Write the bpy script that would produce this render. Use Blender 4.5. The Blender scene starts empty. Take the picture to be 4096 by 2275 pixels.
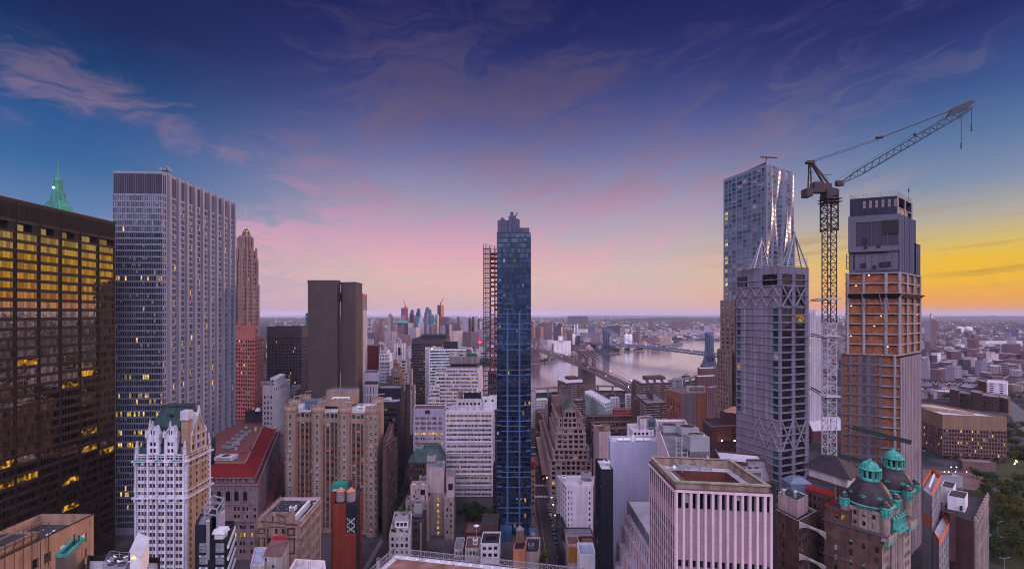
import bpy,math,random
from math import pi,sin,cos,tan,radians,sqrt,atan2,hypot
from mathutils import Vector,Matrix
from mathutils.bvhtree import BVHTree
S=bpy.context.scene
COL=S.collection
RND=random.Random(11)
H,F,CX,CY=152.0,1920.0,2048.0,1255.0
cam_d=bpy.data.cameras.new("camera")
cam=bpy.data.objects.new("camera",cam_d)
COL.objects.link(cam)
cam.location=(0,0,H)
cam.rotation_euler=(pi/2,0,0)
cam_d.sensor_width=36
cam_d.lens=36*F/4096
cam_d.shift_y=(CY-1137.5)/4096
cam_d.clip_start=1
cam_d.clip_end=150000
S.camera=cam
S.view_settings.view_transform='Standard'
S.view_settings.look='None'
S.view_settings.exposure=0
S.view_settings.gamma=1
S.render.resolution_x,S.render.resolution_y=1024,568
S.cycles.use_denoising=True
S.cycles.filter_width=1.0
S.cycles.max_bounces=5
S.cycles.diffuse_bounces=1
S.cycles.glossy_bounces=3
S.cycles.volume_bounces=1
S.cycles.sample_clamp_indirect=4
def lin1(v):
 v/=255.0
 return v/12.92 if v<=0.04045 else((v+0.055)/1.055)**2.4
def lin(r,g,b):return(lin1(r),lin1(g),lin1(b),1)
class NT:
 """small helper that writes shader node expressions"""
 def __init__(s,tree):s.t=tree;s.n=tree.nodes;s.l=tree.links
 def put(s,node,i,v):
  if v is None:return
  if hasattr(v,'is_output')and v.is_output:s.l.new(v,node.inputs[i])
  else:node.inputs[i].default_value=v
 def math(s,op,a,b=None,c=None,clamp=False):
  n=s.n.new('ShaderNodeMath');n.operation=op;n.use_clamp=clamp
  s.put(n,0,a);s.put(n,1,b);s.put(n,2,c);return n.outputs[0]
 def step(s,v,a,b,c=0.0,d=1.0):
  n=s.n.new('ShaderNodeMapRange');n.interpolation_type='SMOOTHSTEP'
  for i,q in enumerate((v,a,b,c,d)):s.put(n,i,q)
  return n.outputs[0]
 def mix(s,f,a,b,mode='MIX'):
  n=s.n.new('ShaderNodeMix');n.data_type='RGBA';n.blend_type=mode
  s.put(n,0,f);s.put(n,6,a);s.put(n,7,b);return n.outputs[2]
 def ramp(s,f,stops,interp='LINEAR'):
  n=s.n.new('ShaderNodeValToRGB');cr=n.color_ramp;cr.interpolation=interp
  while len(cr.elements)<len(stops):cr.elements.new(0.5)
  for e,(p,c)in zip(cr.elements,stops):e.position=p;e.color=c
  s.put(n,0,f);return n.outputs[0]
 def noise(s,vec,scale,detail=4,rough=.55,dist=0.0):
  n=s.n.new('ShaderNodeTexNoise')
  s.put(n,'Vector',vec);n.inputs['Scale'].default_value=scale;n.inputs['Detail'].default_value=detail
  n.inputs['Roughness'].default_value=rough;n.inputs['Distortion'].default_value=dist
  return n.outputs[0]
 def xyz(s,x,y,z):
  n=s.n.new('ShaderNodeCombineXYZ');s.put(n,0,x);s.put(n,1,y);s.put(n,2,z);return n.outputs[0]
 def vmul(s,v,w):
  n=s.n.new('ShaderNodeVectorMath');n.operation='MULTIPLY';s.put(n,0,v);s.put(n,1,w);return n.outputs[0]
 def new(s,kind):return s.n.new(kind)
def make_world():
 w=bpy.data.worlds.new("World");S.world=w;w.use_nodes=True
 t=w.node_tree;t.nodes.clear();k=NT(t)
 tc=k.new('ShaderNodeTexCoord');sp=k.new('ShaderNodeSeparateXYZ');t.links.new(tc.outputs['Generated'],sp.inputs[0])
 x,y,z=sp.outputs
 az=k.math('ARCTAN2',x,y)
 el=k.math('ARCSINE',z)
 e=k.math('DIVIDE',el,radians(40),clamp=True)
 def st(*a):return[(d/40.0,lin(*c))for d,c in a]
 C=k.ramp(e,st((0,(212,172,172)),(2,(216,180,176)),(5,(206,186,178)),(9,(184,170,182)),(13.7,(150,146,176)),(18,(112,114,160)),(22,(76,84,142)),(26,(50,60,118)),(30,(33,42,98)),(34,(24,31,86)),(40,(22,28,82))))
 L=k.ramp(e,st((0,(192,160,192)),(4,(170,150,190)),(9,(96,128,174)),(13,(56,104,156)),(16.5,(44,88,146)),(19.5,(22,72,124)),(22,(20,56,108)),(25,(22,40,90)),(32,(22,32,84)),(40,(22,30,84))))
 Rr=k.ramp(e,st((0,(228,150,40)),(1.2,(240,160,8)),(3,(242,184,4)),(4.8,(236,188,40)),(6.5,(212,186,110)),(8.5,(176,170,156)),(11.5,(126,142,170)),(15.5,(86,116,158)),(19,(60,86,142)),(22,(48,64,122)),(24.5,(36,46,104)),(28,(25,33,90)),(40,(24,30,86))))
 wR=k.step(az,radians(14),radians(44));wL=k.step(az,radians(-10),radians(-44))
 col=k.mix(wR,C,Rr);col=k.mix(wL,col,L)
 def warp(sc,amt,seed):
  n_=k.new('ShaderNodeTexNoise');n_.inputs['Scale'].default_value=sc;n_.inputs['Detail'].default_value=4;k.put(n_,'Vector',k.xyz(az,k.math('MULTIPLY',el,2.0),seed))
  v_=k.new('ShaderNodeSeparateXYZ');t.links.new(n_.outputs[1],v_.inputs[0])
  return[k.math('MULTIPLY',k.math('SUBTRACT',o_,.5),amt)for o_ in v_.outputs[:2]]
 wx,wy=warp(3.0,.42,1.7);wx2,wy2=warp(11.0,.09,5.1)
 A=k.math('ADD',az,k.math('ADD',wx,wx2));E=k.math('ADD',el,k.math('MULTIPLY',k.math('ADD',wy,wy2),.55))
 tilt=k.math('MULTIPLY',az,k.math('ADD',.16,k.math('MULTIPLY',az,.12)))
 Es=k.math('SUBTRACT',E,tilt)
 def nz(sx,sy,seed,dt,rg):return k.noise(k.xyz(k.math('MULTIPLY',A,sx),k.math('MULTIPLY',Es,sy),seed),1.0,dt,rg,.25)
 n1=nz(2.2,7.5,3.3,6,.58);n2=nz(6.5,30.0,8.8,7,.62);n3=nz(16.0,85.0,1.2,5,.6)
 den=k.math('ADD',k.math('MULTIPLY',n1,.48),k.math('ADD',k.math('MULTIPLY',n2,.36),k.math('MULTIPLY',n3,.16)))
 def blob(a0,e0,ang,lu,lv,s):
  ca,sa=cos(radians(ang)),sin(radians(ang));u=k.math('SUBTRACT',az,radians(a0));v=k.math('SUBTRACT',el,radians(e0))
  p_=k.math('DIVIDE',k.math('ADD',k.math('MULTIPLY',u,ca),k.math('MULTIPLY',v,sa)),radians(lu));r_=k.math('DIVIDE',k.math('SUBTRACT',k.math('MULTIPLY',v,ca),k.math('MULTIPLY',u,sa)),radians(lv))
  return k.math('MULTIPLY',k.math('EXPONENT',k.math('MULTIPLY',k.math('ADD',k.math('MULTIPLY',p_,p_),k.math('MULTIPLY',r_,r_)),-1.0)),s)
 bias=None
 for bl in((-32,17.0,-10,15,2.4,.75),(-19,14.0,-24,11,3.6,.85),(-3,25,0,20,9,.72),(-1,17,-16,14,5,.72),(-12,9.0,-6,17,6,.8),(2,6.5,0,18,4,.62),(-26,8,0,12,5,.6),(27,18.5,10,18,3.6,.72),(12,13,26,11,2.8,.7),(38,12,14,9,1.2,.5),(18,5,0,14,2.5,.3)):
  q_=blob(*bl);bias=q_ if bias is None else k.math('MAXIMUM',bias,q_)
 d_=k.math('MULTIPLY_ADD',den,2.6,-.80)
 m=k.math('MAXIMUM',k.step(k.math('ADD',d_,k.math('MULTIPLY',bias,.6)),.55,1.0),k.math('MULTIPLY',k.step(d_,.42,.9),.4))
 m=k.math('MULTIPLY',m,k.step(el,0.0,radians(3)))
 ccol=k.ramp(e,st((0,(228,178,168)),(4,(230,182,180)),(7.5,(220,166,184)),(11,(190,150,180)),(15,(152,126,156)),(20,(110,98,132)),(25,(86,78,116)),(34,(48,46,96))))
 ccolR=k.ramp(e,st((0,(226,160,70)),(5,(206,168,130)),(10,(184,168,160)),(16,(120,120,152)),(24,(70,74,124)),(34,(40,44,100))))
 ccol=k.mix(wR,ccol,ccolR)
 col=k.mix(k.math('MULTIPLY',m,.88),col,ccol)
 nb=k.noise(k.xyz(k.math('MULTIPLY',az,2.6),k.math('MULTIPLY',k.math('ADD',el,k.math('MULTIPLY',az,-.06)),44.0),2.2),1.0,5,.55,.6)
 mb=k.math('MULTIPLY',k.step(nb,.54,.68),k.math('MULTIPLY',k.step(el,radians(1.6),radians(3.2)),k.step(el,radians(11),radians(6))))
 mb=k.math('MULTIPLY',mb,wR)
 col=k.mix(k.math('MULTIPLY',mb,.75),col,lin(176,128,62))
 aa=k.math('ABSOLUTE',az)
 back=k.ramp(e,[(0,(.13,.16,.30,1)),(.14,(.20,.24,.42,1)),(.36,(1.1,.92,1.26,1)),(.62,(2.8,2.35,3.1,1)),(1,(2.9,2.5,3.4,1))])  # unseen sky behind the camera, made brighter as fill light for the facades
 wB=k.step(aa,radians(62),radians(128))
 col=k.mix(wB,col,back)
 zen=k.step(el,radians(38),radians(75))
 col=k.mix(zen,col,(.62,.58,.92,1))  # overhead sky out of view, also lifted to light the roofs
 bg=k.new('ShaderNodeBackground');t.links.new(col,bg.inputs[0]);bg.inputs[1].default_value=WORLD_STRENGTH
 out=k.new('ShaderNodeOutputWorld');t.links.new(bg.outputs[0],out.inputs[0])
WORLD_STRENGTH=1.0
make_world()
sun_d=bpy.data.lights.new("sun",'SUN');sun=bpy.data.objects.new("sun",sun_d);COL.objects.link(sun)
sun_d.energy=2.2;sun_d.angle=radians(14);sun_d.color=(1,.55,.40)
_az,_el=radians(72),radians(7)
_sd=Vector((sin(_az)*cos(_el),cos(_az)*cos(_el),sin(_el)))
sun.rotation_euler=_sd.to_track_quat('Z','Y').to_euler()
def px(x,Y):return(x-CX)*Y/F
def pz(y,Y):return H+(CY-y)*Y/F
def at(x,y,Y):return Vector((px(x,Y),Y,pz(y,Y)))
def gy(y,z=0.0):return(H-z)*F/(y-CY)
def c2(x,Y):return Vector((px(x,Y),Y))
def gnd(x,y,z=0.0):
 Y=(H-z)*F/(y-CY);return Vector((px(x,Y),Y))
ALLPOLY_V,ALLPOLY_F=[],[]
class MB:
 def __init__(s):s.v=[];s.f=[];s.m=[];s.sm=[]
 def add(s,vs,fs,m=0,smooth=False):
  o=len(s.v);s.v.extend(vs)
  for f in fs:s.f.append(tuple(i+o for i in f));s.m.append(m);s.sm.append(smooth)
 def quad(s,a,b,c,d,m=0):s.add([a,b,c,d],[(0,1,2,3)],m)
 def poly(s,pts,m=0):s.add(list(pts),[tuple(range(len(pts)))],m)
 def box(s,x0,x1,y0,y1,z0,z1,m=0,mt=None):
  vs=[(x0,y0,z0),(x1,y0,z0),(x1,y1,z0),(x0,y1,z0),(x0,y0,z1),(x1,y0,z1),(x1,y1,z1),(x0,y1,z1)]
  s.add(vs,[(0,1,5,4),(1,2,6,5),(2,3,7,6),(3,0,4,7),(3,2,1,0)],m);s.add(vs,[(4,5,6,7)],m if mt is None else mt)
 def prism(s,pts,z0,z1,m=0,mt=None,cap=True,bot=False):
  n=len(pts);vs=[(p[0],p[1],z0)for p in pts]+[(p[0],p[1],z1)for p in pts]
  s.add(vs,[(i,(i+1)%n,n+(i+1)%n,n+i)for i in range(n)],m)
  if cap:s.add(vs[n:],[tuple(range(n))],m if mt is None else mt)
  if bot:s.add(vs[:n],[tuple(range(n-1,-1,-1))],m)
 def loft(s,pa,za,pb,zb,m=0,cap=True,mt=None):
  n=len(pa);vs=[(p[0],p[1],za)for p in pa]+[(p[0],p[1],zb)for p in pb]
  s.add(vs,[(i,(i+1)%n,n+(i+1)%n,n+i)for i in range(n)],m)
  if cap:s.add(vs[n:],[tuple(range(n))],m if mt is None else mt)
 def cyl(s,c,r0,r1,z0,z1,n=16,m=0,cap=True,smooth=True,mt=None):
  vs=[]
  for r,z in((r0,z0),(r1,z1)):
   for i in range(n):a=2*pi*i/n;vs.append((c[0]+r*cos(a),c[1]+r*sin(a),z))
  s.add(vs,[(i,(i+1)%n,n+(i+1)%n,n+i)for i in range(n)],m,smooth)
  if cap and r1>1e-4:s.add(vs[n:],[tuple(range(n))],m if mt is None else mt)
 def lathe(s,c,prof,n=20,m=0,smooth=True):
  vs=[]
  for r,z in prof:
   for i in range(n):a=2*pi*i/n;vs.append((c[0]+r*cos(a),c[1]+r*sin(a),z))
  fs=[]
  for j in range(len(prof)-1):
   for i in range(n):fs.append((j*n+i,j*n+(i+1)%n,(j+1)*n+(i+1)%n,(j+1)*n+i))
  s.add(vs,fs,m,smooth)
 def tube(s,p,q,r,n=5,m=0):
  p=Vector(p);q=Vector(q);d=(q-p)
  if d.length<1e-6:return
  d.normalize();a=d.orthogonal().normalized();b=d.cross(a);vs=[]
  for o in(p,q):
   for i in range(n):t=2*pi*i/n;vs.append(tuple(o+a*(r*cos(t))+b*(r*sin(t))))
  s.add(vs,[(i,(i+1)%n,n+(i+1)%n,n+i)for i in range(n)]+[tuple(range(n))[::-1],tuple(range(n,2*n))],m)
 def beam(s,p,q,w,h=None,m=0):
  """square bar between two points"""
  h=h or w;p=Vector(p);q=Vector(q);d=(q-p)
  if d.length<1e-6:return
  d.normalize();a=Vector((-d.y,d.x,0));a=a.normalized()if a.length>1e-4 else Vector((1,0,0));b=d.cross(a)
  vs=[]
  for o in(p,q):
   for sa,sb in((-1,-1),(1,-1),(1,1),(-1,1)):vs.append(tuple(o+a*(sa*w/2)+b*(sb*h/2)))
  s.add(vs,[(0,1,5,4),(1,2,6,5),(2,3,7,6),(3,0,4,7),(3,2,1,0),(4,5,6,7)],m)
 def build(s,name,mats,parent=None,org=(0,0,0),solid=True):
  me=bpy.data.meshes.new(name);ox,oy,oz=org
  me.from_pydata([(a[0]-ox,a[1]-oy,a[2]-oz)for a in s.v],[],s.f)
  if not isinstance(mats,(list,tuple)):mats=[mats]
  for q in mats:me.materials.append(q)
  me.polygons.foreach_set('material_index',s.m);me.polygons.foreach_set('use_smooth',s.sm)
  ob=bpy.data.objects.new(name,me);COL.objects.link(ob)
  if parent:ob.parent=parent
  else:ob.location=org
  if solid:
   o=len(ALLPOLY_V);ALLPOLY_V.extend(s.v);ALLPOLY_F.extend(tuple(i+o for i in f)for f in s.f)
  return ob
def tag(o,label=None,cat=None,group=None,kind=None):
 if label:o['label']=label
 if cat:o['category']=cat
 if group:o['group']=group
 if kind:o['kind']=kind
 return o
def empty(name,loc,label,cat,group=None):
 e=bpy.data.objects.new(name,None);COL.objects.link(e);e.location=loc;e.empty_display_size=.5
 return tag(e,label,cat,group)
def structure(name,mb,mat):return tag(mb.build(name,mat),kind='structure')
def copy_tree(o,parent=None):
 c=o.copy();COL.objects.link(c);c.parent=parent
 for ch in list(o.children):copy_tree(ch,c)
 return c
def inset(poly,d):
 n=len(poly);out=[]
 P=[Vector((p[0],p[1]))for p in poly]
 for i in range(n):
  a,b,c=P[i-1],P[i],P[(i+1)%n]
  e1=(b-a).normalized();e2=(c-b).normalized()
  n1=Vector((-e1.y,e1.x));n2=Vector((-e2.y,e2.x))
  den=1+n1.dot(n2)
  out.append(b+(n1+n2)*(d/max(den,.15)))
 return out
MATS={}
def deep(c):return tuple(1.11*max(v,1e-4)**1.2 for v in c[:3])
def wall_mat(name,col,var=.14,rough=.85,streak=.16,scale=.12,lines=None,fine=.10):
 """plaster, stone, brick or concrete: blotches, vertical weather streaks and, on request, course lines"""
 if name in MATS:return MATS[name]
 m=bpy.data.materials.new(name);m.use_nodes=True;t=m.node_tree;t.nodes.clear();k=NT(t)
 tc=k.new('ShaderNodeTexCoord').outputs['Object']
 n1=k.noise(tc,scale,5,.6);n2=k.noise(k.vmul(tc,(1,1,.05)),.55,3,.5);n3=k.noise(tc,2.2,3,.6)
 f=k.math('ADD',k.step(n1,.25,.75,1-var,1+var),k.step(n2,.3,.72,-streak,streak))
 f=k.math('ADD',f,k.step(n3,.3,.7,-fine,fine))
 if lines:
  sp=k.new('ShaderNodeSeparateXYZ');t.links.new(tc,sp.inputs[0])
  fr=k.math('FRACT',k.math('DIVIDE',sp.outputs[2],lines[0]))
  f=k.math('MULTIPLY',f,k.step(fr,lines[2]if len(lines)>2 else .06,0.0,1.0,1-lines[1]))
 c=k.vmul(k.xyz(f,f,f),deep(col))
 b=k.new('ShaderNodeBsdfPrincipled');t.links.new(c,b.inputs['Base Color']);b.inputs['Roughness'].default_value=rough
 b.inputs['Specular IOR Level'].default_value=.3
 o=k.new('ShaderNodeOutputMaterial');t.links.new(b.outputs[0],o.inputs[0]);MATS[name]=m;return m
def plain(name,col,rough=.6,metal=0.0,var=.1):
 if name in MATS:return MATS[name]
 m=bpy.data.materials.new(name);m.use_nodes=True;t=m.node_tree;t.nodes.clear();k=NT(t)
 geo=k.new('ShaderNodeNewGeometry');n=k.noise(geo.outputs['Position'],.9,4,.6)
 f=k.math('ADD',k.step(n,.28,.72,1-var,1+var),k.math('MULTIPLY',k.math('SUBTRACT',geo.outputs['Random Per Island'],.5),var))
 b=k.new('ShaderNodeBsdfPrincipled');t.links.new(k.vmul(k.xyz(f,f,f),deep(col)),b.inputs['Base Color'])
 b.inputs['Roughness'].default_value=rough;b.inputs['Metallic'].default_value=metal
 o=k.new('ShaderNodeOutputMaterial');t.links.new(b.outputs[0],o.inputs[0]);MATS[name]=m;return m
def glass(name,col,refl=.12,rough=.04,wave=.25,var=.7,gl=(1,1,1)):
 """window glass: dark room behind, reflecting sky; every pane differs a little"""
 if name in MATS:return MATS[name]
 m=bpy.data.materials.new(name);m.use_nodes=True;t=m.node_tree;t.nodes.clear();k=NT(t)
 geo=k.new('ShaderNodeNewGeometry');oi=k.new('ShaderNodeObjectInfo')
 r=k.math('FRACT',k.math('ADD',geo.outputs['Random Per Island'],oi.outputs['Random']))
 f=k.step(r,0,1,1-var,1+var)
 d=k.new('ShaderNodeBsdfDiffuse');t.links.new(k.vmul(k.xyz(f,f,f),tuple(col[:3])),d.inputs[0])
 g=k.new('ShaderNodeBsdfGlossy');g.inputs['Roughness'].default_value=rough;g.inputs[0].default_value=(*gl,1)
 n=k.noise(geo.outputs['Position'],.22,2,.5)
 bp=k.new('ShaderNodeBump');bp.inputs['Strength'].default_value=wave;bp.inputs['Distance'].default_value=.12
 t.links.new(n,bp.inputs['Height']);t.links.new(bp.outputs[0],g.inputs['Normal'])
 fr=k.new('ShaderNodeFresnel');fr.inputs[0].default_value=1.5
 fac=k.math('ADD',k.math('MULTIPLY',fr.outputs[0],.9),k.math('MULTIPLY',k.step(r,.1,.9,.6,1.4),refl),clamp=True)
 mx=k.new('ShaderNodeMixShader');t.links.new(fac,mx.inputs[0]);t.links.new(d.outputs[0],mx.inputs[1]);t.links.new(g.outputs[0],mx.inputs[2])
 o=k.new('ShaderNodeOutputMaterial');t.links.new(mx.outputs[0],o.inputs[0]);MATS[name]=m;return m
def glow(name,col,s=1.0,var=.75,scale=.7):
 """a lit room seen through its window: bright and dim patches"""
 if name in MATS:return MATS[name]
 m=bpy.data.materials.new(name);m.use_nodes=True;t=m.node_tree;t.nodes.clear();k=NT(t)
 geo=k.new('ShaderNodeNewGeometry');oi=k.new('ShaderNodeObjectInfo')
 n=k.noise(geo.outputs['Position'],scale,3,.6)
 r=k.math('FRACT',k.math('ADD',geo.outputs['Random Per Island'],oi.outputs['Random']))
 f=k.math('MULTIPLY',k.step(n,.43,.64,1-var,1.0),k.step(r,0,1,.35,1.25))
 e=k.new('ShaderNodeEmission');e.inputs[0].default_value=(*col[:3],1);t.links.new(k.math('MULTIPLY',f,s),e.inputs[1])
 o=k.new('ShaderNodeOutputMaterial');t.links.new(e.outputs[0],o.inputs[0]);MATS[name]=m;return m
def lampm(name,col,s):
 if name in MATS:return MATS[name]
 m=bpy.data.materials.new(name);m.use_nodes=True;t=m.node_tree;t.nodes.clear()
 e=t.nodes.new('ShaderNodeEmission');e.inputs[0].default_value=(*col,1);e.inputs[1].default_value=s
 o=t.nodes.new('ShaderNodeOutputMaterial');t.links.new(e.outputs[0],o.inputs[0]);MATS[name]=m;return m
G_DARK=glass('dark window glass',(.008,.009,.013),.045)
G_BLUE=glass('blue window glass',(.020,.045,.075),.16)
G_TEAL=glass('teal window glass',(.012,.060,.065),.14)
G_OFFICE=glass('pale office glass',(.05,.06,.075),.16)
G_BRONZE=glass('bronze mirror glass',(.006,.005,.004),.34,.03,.5,.7,(1,.86,.62))
G_TOWER=glass('blue mirror glass',(.006,.012,.028),.17,.02,.6,.8,(.66,.80,1))
BLIND=plain('window blind',(.34,.33,.36),.8,0,.35)
BLIND_BROWN=plain('brown boarded window',(.16,.09,.045),.8,0,.35)
FRAME_D=plain('dark window frame',(.03,.03,.035),.5)
FRAME_L=plain('pale window frame',(.42,.42,.45),.5)
FRAME_B=plain('brown window frame',(.07,.05,.04),.5)
LIT=glow('lit office window',(1,.60,.10),1.7)
LIT2=glow('dim lit window',(1,.55,.12),.6)
LIT3=glow('white lit window',(1,.78,.42),.9)
ROOF_LAV=wall_mat('pale roof membrane',(.50,.49,.54),.16,.8,.05,.2)
ROOF_GREY=wall_mat('grey roof felt',(.20,.19,.22),.25,.85,.05,.2)
ROOF_DARK=wall_mat('dark roof felt',(.05,.05,.065),.3,.85,.05,.2)
ROOF_BROWN=wall_mat('brown roof gravel',(.17,.10,.10),.25,.85,.05,.25)
STEEL=plain('galvanised steel',(.38,.39,.43),.45,.4)
STEEL_D=plain('dark steel',(.05,.05,.06),.5,.3)
WHITE=plain('white painted metal',(.68,.68,.72),.5)
COPPER=wall_mat('green copper',(.07,.29,.245),.25,.6,.25,.5)
BLACK=plain('black opening',(.008,.008,.010),.8)
WINQ=[]
PANES={}
def pane_mesh(w,h,var,style,mats):
 key=(round(w,2),round(h,2),var,style,mats[0].name,mats[1].name,mats[2].name,mats[3].name)
 if key in PANES:return PANES[key]
 q=MB();pane_quads(q,w,h,var,style,lambda x,z:(x,0,z))
 me=bpy.data.meshes.new('window');me.from_pydata(q.v,[],q.f)
 for a in mats:me.materials.append(a)
 me.polygons.foreach_set('material_index',q.m);PANES[key]=me
 return me
def pane_quads(q,w,h,var,style,T):
 """style: (mullions across, rails, frame width); materials 0 frame, 1 glass, 2 blind, 3 lit"""
 nx,nz,fw=style
 def R(x0,x1,z0,z1,m):q.quad(T(x0,z0),T(x1,z0),T(x1,z1),T(x0,z1),m)
 g=3 if var=='l' else 1
 if fw<=0 or w<3*fw or h<3*fw:
  R(0,w,0,h,g);return
 R(0,w,0,fw,0);R(0,w,h-fw,h,0);R(0,fw,fw,h-fw,0);R(w-fw,w,fw,h-fw,0)
 bl={'b':.38,'B':.66,'F':1.0}.get(var,0)
 cw=(w-fw)/nx
 for i in range(nx):
  x0,x1=fw+i*cw,(i+1)*cw
  if i:R(x0-fw,x0,fw,h-fw,0)
  zs=fw;ch=(h-fw)/nz
  for j in range(nz):
   z0,z1=fw+j*ch,(j+1)*ch
   if j:R(x0,x1,z0-fw,z0,0)
   zb=h-fw-bl*(h-2*fw)
   if bl and z1>zb:
    zc=max(z0,zb)
    if zc>z0+.02:R(x0,x1,z0,zc,g)
    R(x0,x1,zc,z1,2)
   else:R(x0,x1,z0,z1,g)
class Bld:
 def __init__(s,name,label,cat='building',org=(0,0,0),group=None):
  s.org=org;s.e=empty(name,org,label,cat,group);s.parts={};s.label=label
  s.win=[]
 def mb(s,part,mats):
  """one mesh per named part (suffix after # keeps equal parts apart)"""
  if part not in s.parts:s.parts[part]=(MB(),mats if isinstance(mats,(list,tuple))else[mats])
  return s.parts[part][0]
 def done(s):
  made={}
  for nm,(m,mats)in s.parts.items():
   up,_,own=nm.rpartition('>');made[nm]=m.build(own.split('#')[0],mats,made.get(up,s.e),s.org)
  if s.win:WINQ.append(s)
  return s
 def face(s,p0,p1,z0,z1,cols,rows,wall,part='wall',d=.35,mats=None,style=(1,2,.10),lit=0.0,blind=.25,skip=None,kinds=None,sill=None,litmat=None,rev=None):
  """wall from p0 to p1 (left to right seen from outside) with recessed windows"""
  p0=Vector((p0[0],p0[1]));p1=Vector((p1[0],p1[1]));W=(p1-p0).length;u=(p1-p0)/W;n=Vector((u.y,-u.x))
  q=s.mb(part,wall)
  def T(a,z,dep=0.0):return(p0.x+u.x*a-n.x*dep,p0.y+u.y*a-n.y*dep,z)
  def R(a,b,za,zb):q.quad(T(a,za),T(b,za),T(b,zb),T(a,zb))
  mats=mats or(FRAME_D,G_DARK,BLIND,LIT)
  zc=z0
  cols=[(a,b)for a,b in cols if b-a>.05 and a>=0 and b<=W+.01]
  for j,(za,zb)in enumerate(sorted(rows)):
   if za<zc-.001 or zb>z1:continue
   if za>zc:R(0,W,zc,za)
   x=0.0
   for i,(a,b)in enumerate(cols):
    if skip and skip(i,j):continue
    if a>x:R(x,a,za,zb)
    q.quad(T(a,za),T(b,za),T(b,za,d),T(a,za,d));q.quad(T(a,zb,d),T(b,zb,d),T(b,zb),T(a,zb))
    q.quad(T(a,za),T(a,za,d),T(a,zb,d),T(a,zb));q.quad(T(b,za,d),T(b,za),T(b,zb),T(b,zb,d))
    r=RND.random();v='d'
    lp=lit(i,j)if callable(lit)else lit
    if r<lp:v='l'
    elif RND.random()<blind:v=RND.choice('bbBF')
    if kinds:v=kinds(i,j)or v
    s.win.append((T(a,za,d),atan2(u.y,u.x),b-a,zb-za,v,style,mats))
    if sill:
     k=s.mb('sill',sill);o=.12
     A=[T(a-.1,za-.22,-.02),T(b+.1,za-.22,-.02),T(b+.1,za-.22,-o),T(a-.1,za-.22,-o)]
     B_=[(p[0],p[1],p[2]+.2)for p in A]
     k.add(A+B_,[(3,2,6,7),(4,7,6,5),(0,3,7,4),(2,1,5,6)])
    x=b
   if x<W:R(x,W,za,zb)
   zc=zb
  if zc<z1:R(0,W,zc,z1)
 def roof(s,poly,z,ztop,mat,wall,th=.4,part='roof'):
  """flat roof at z inside a parapet that rises to ztop"""
  q=s.mb(part,[mat,wall]);n=len(poly)
  if ztop-z<.05:q.poly([(p[0],p[1],z)for p in poly],0);return
  inn=inset(poly,th)
  q.poly([(p[0],p[1],z)for p in inn],0)
  for i in range(n):
   a,b=inn[i],inn[(i+1)%n];A,B_=poly[i],poly[(i+1)%n]
   q.quad((b[0],b[1],z),(a[0],a[1],z),(a[0],a[1],ztop),(b[0],b[1],ztop),1)
   q.quad((A[0],A[1],ztop),(B_[0],B_[1],ztop),(b[0],b[1],ztop),(a[0],a[1],ztop),1)
 def band(s,poly,z0,z1,out,mat,part='cornice',close=True):
  """projecting course round an outline"""
  q=s.mb(part,mat);o=inset(poly,-out);n=len(poly)
  vs=[(p[0],p[1],z0)for p in o]+[(p[0],p[1],z1)for p in o]+[(p[0],p[1],z0)for p in poly]+[(p[0],p[1],z1)for p in poly]
  fs=[]
  for i in range(n if close else n-1):
   j=(i+1)%n
   fs+=[(i,j,n+j,n+i),(n+i,n+j,3*n+j,3*n+i),(2*n+i,2*n+j,j,i)]
  q.add(vs,fs)
def cols(W,n,fill=.5,m0=0.0,m1=None):
 m1=m0 if m1 is None else m1;c=(W-m0-m1)/n;w=c*fill
 return[(m0+i*c+(c-w)/2,m0+i*c+(c+w)/2)for i in range(n)]
def rows(z0,z1,p,h,top=1.2):
 out=[];z=z1-top
 while z-h>z0+.3:out.append((z-h,z));z-=p
 return out
def para(L,C,Rt):return[L,C,Rt,Vector((L[0]+Rt[0]-C[0],L[1]+Rt[1]-C[1]))]
def side(s,poly,i,z0,z1,wall,n=0,p=3.8,h=1.9,fill=.5,top=1.4,m0=.6,part='wall',**kw):
 a,b=poly[i],poly[(i+1)%len(poly)];W=hypot(b[0]-a[0],b[1]-a[1])
 rw=kw.pop('rw',None)
 s.face(a,b,z0,z1,cols(W,n,fill,m0)if n else[],(rw if rw is not None else rows(z0,z1,p,h,top))if n else[],wall,part,**kw)
def block(s,poly,z0,z1,wall,faces=(None,None),roofm=None,par=.9,**kw):
 """a storeyed block: window specs for its first faces, plain rest, flat roof with parapet"""
 n=len(poly)
 for i in range(n):
  sp=faces[i]if i<len(faces)else None
  side(s,poly,i,z0,z1,wall,**{**kw,**(sp or{})})
 s.roof(poly,z1-par,z1,roofm or ROOF_GREY,wall)
def simple(name,label,xl,Yl,xc,Yc,xr,Yr,ytop,wall,fa=None,fb=None,roofm=None,cat='building',z0=0.0,par=.9,done=True,**kw):
 L,C,Rt=c2(xl,Yl),c2(xc,Yc),c2(xr,Yr);P=para(L,C,Rt)
 b=Bld(name,label,cat,(C[0],C[1],z0));b.P=P;b.z1=pz(ytop,Yc)
 block(b,P,z0,b.z1,wall,(fa,fb),roofm,par,**kw)
 return b.done()if done else b
WOOD=wall_mat('weathered cedar staves',(.24,.17,.14),.25,.85,.3,.8)
TANKROOF=plain('tank roof tan',(.42,.25,.17),.7,0,.1)
TANKGREY=plain('tank roof grey',(.22,.22,.27),.6,.2,.1)
def ring_pts(c,r,n,a0=0.0):return[(c[0]+r*cos(a0+2*pi*i/n),c[1]+r*sin(a0+2*pi*i/n))for i in range(n)]
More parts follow.
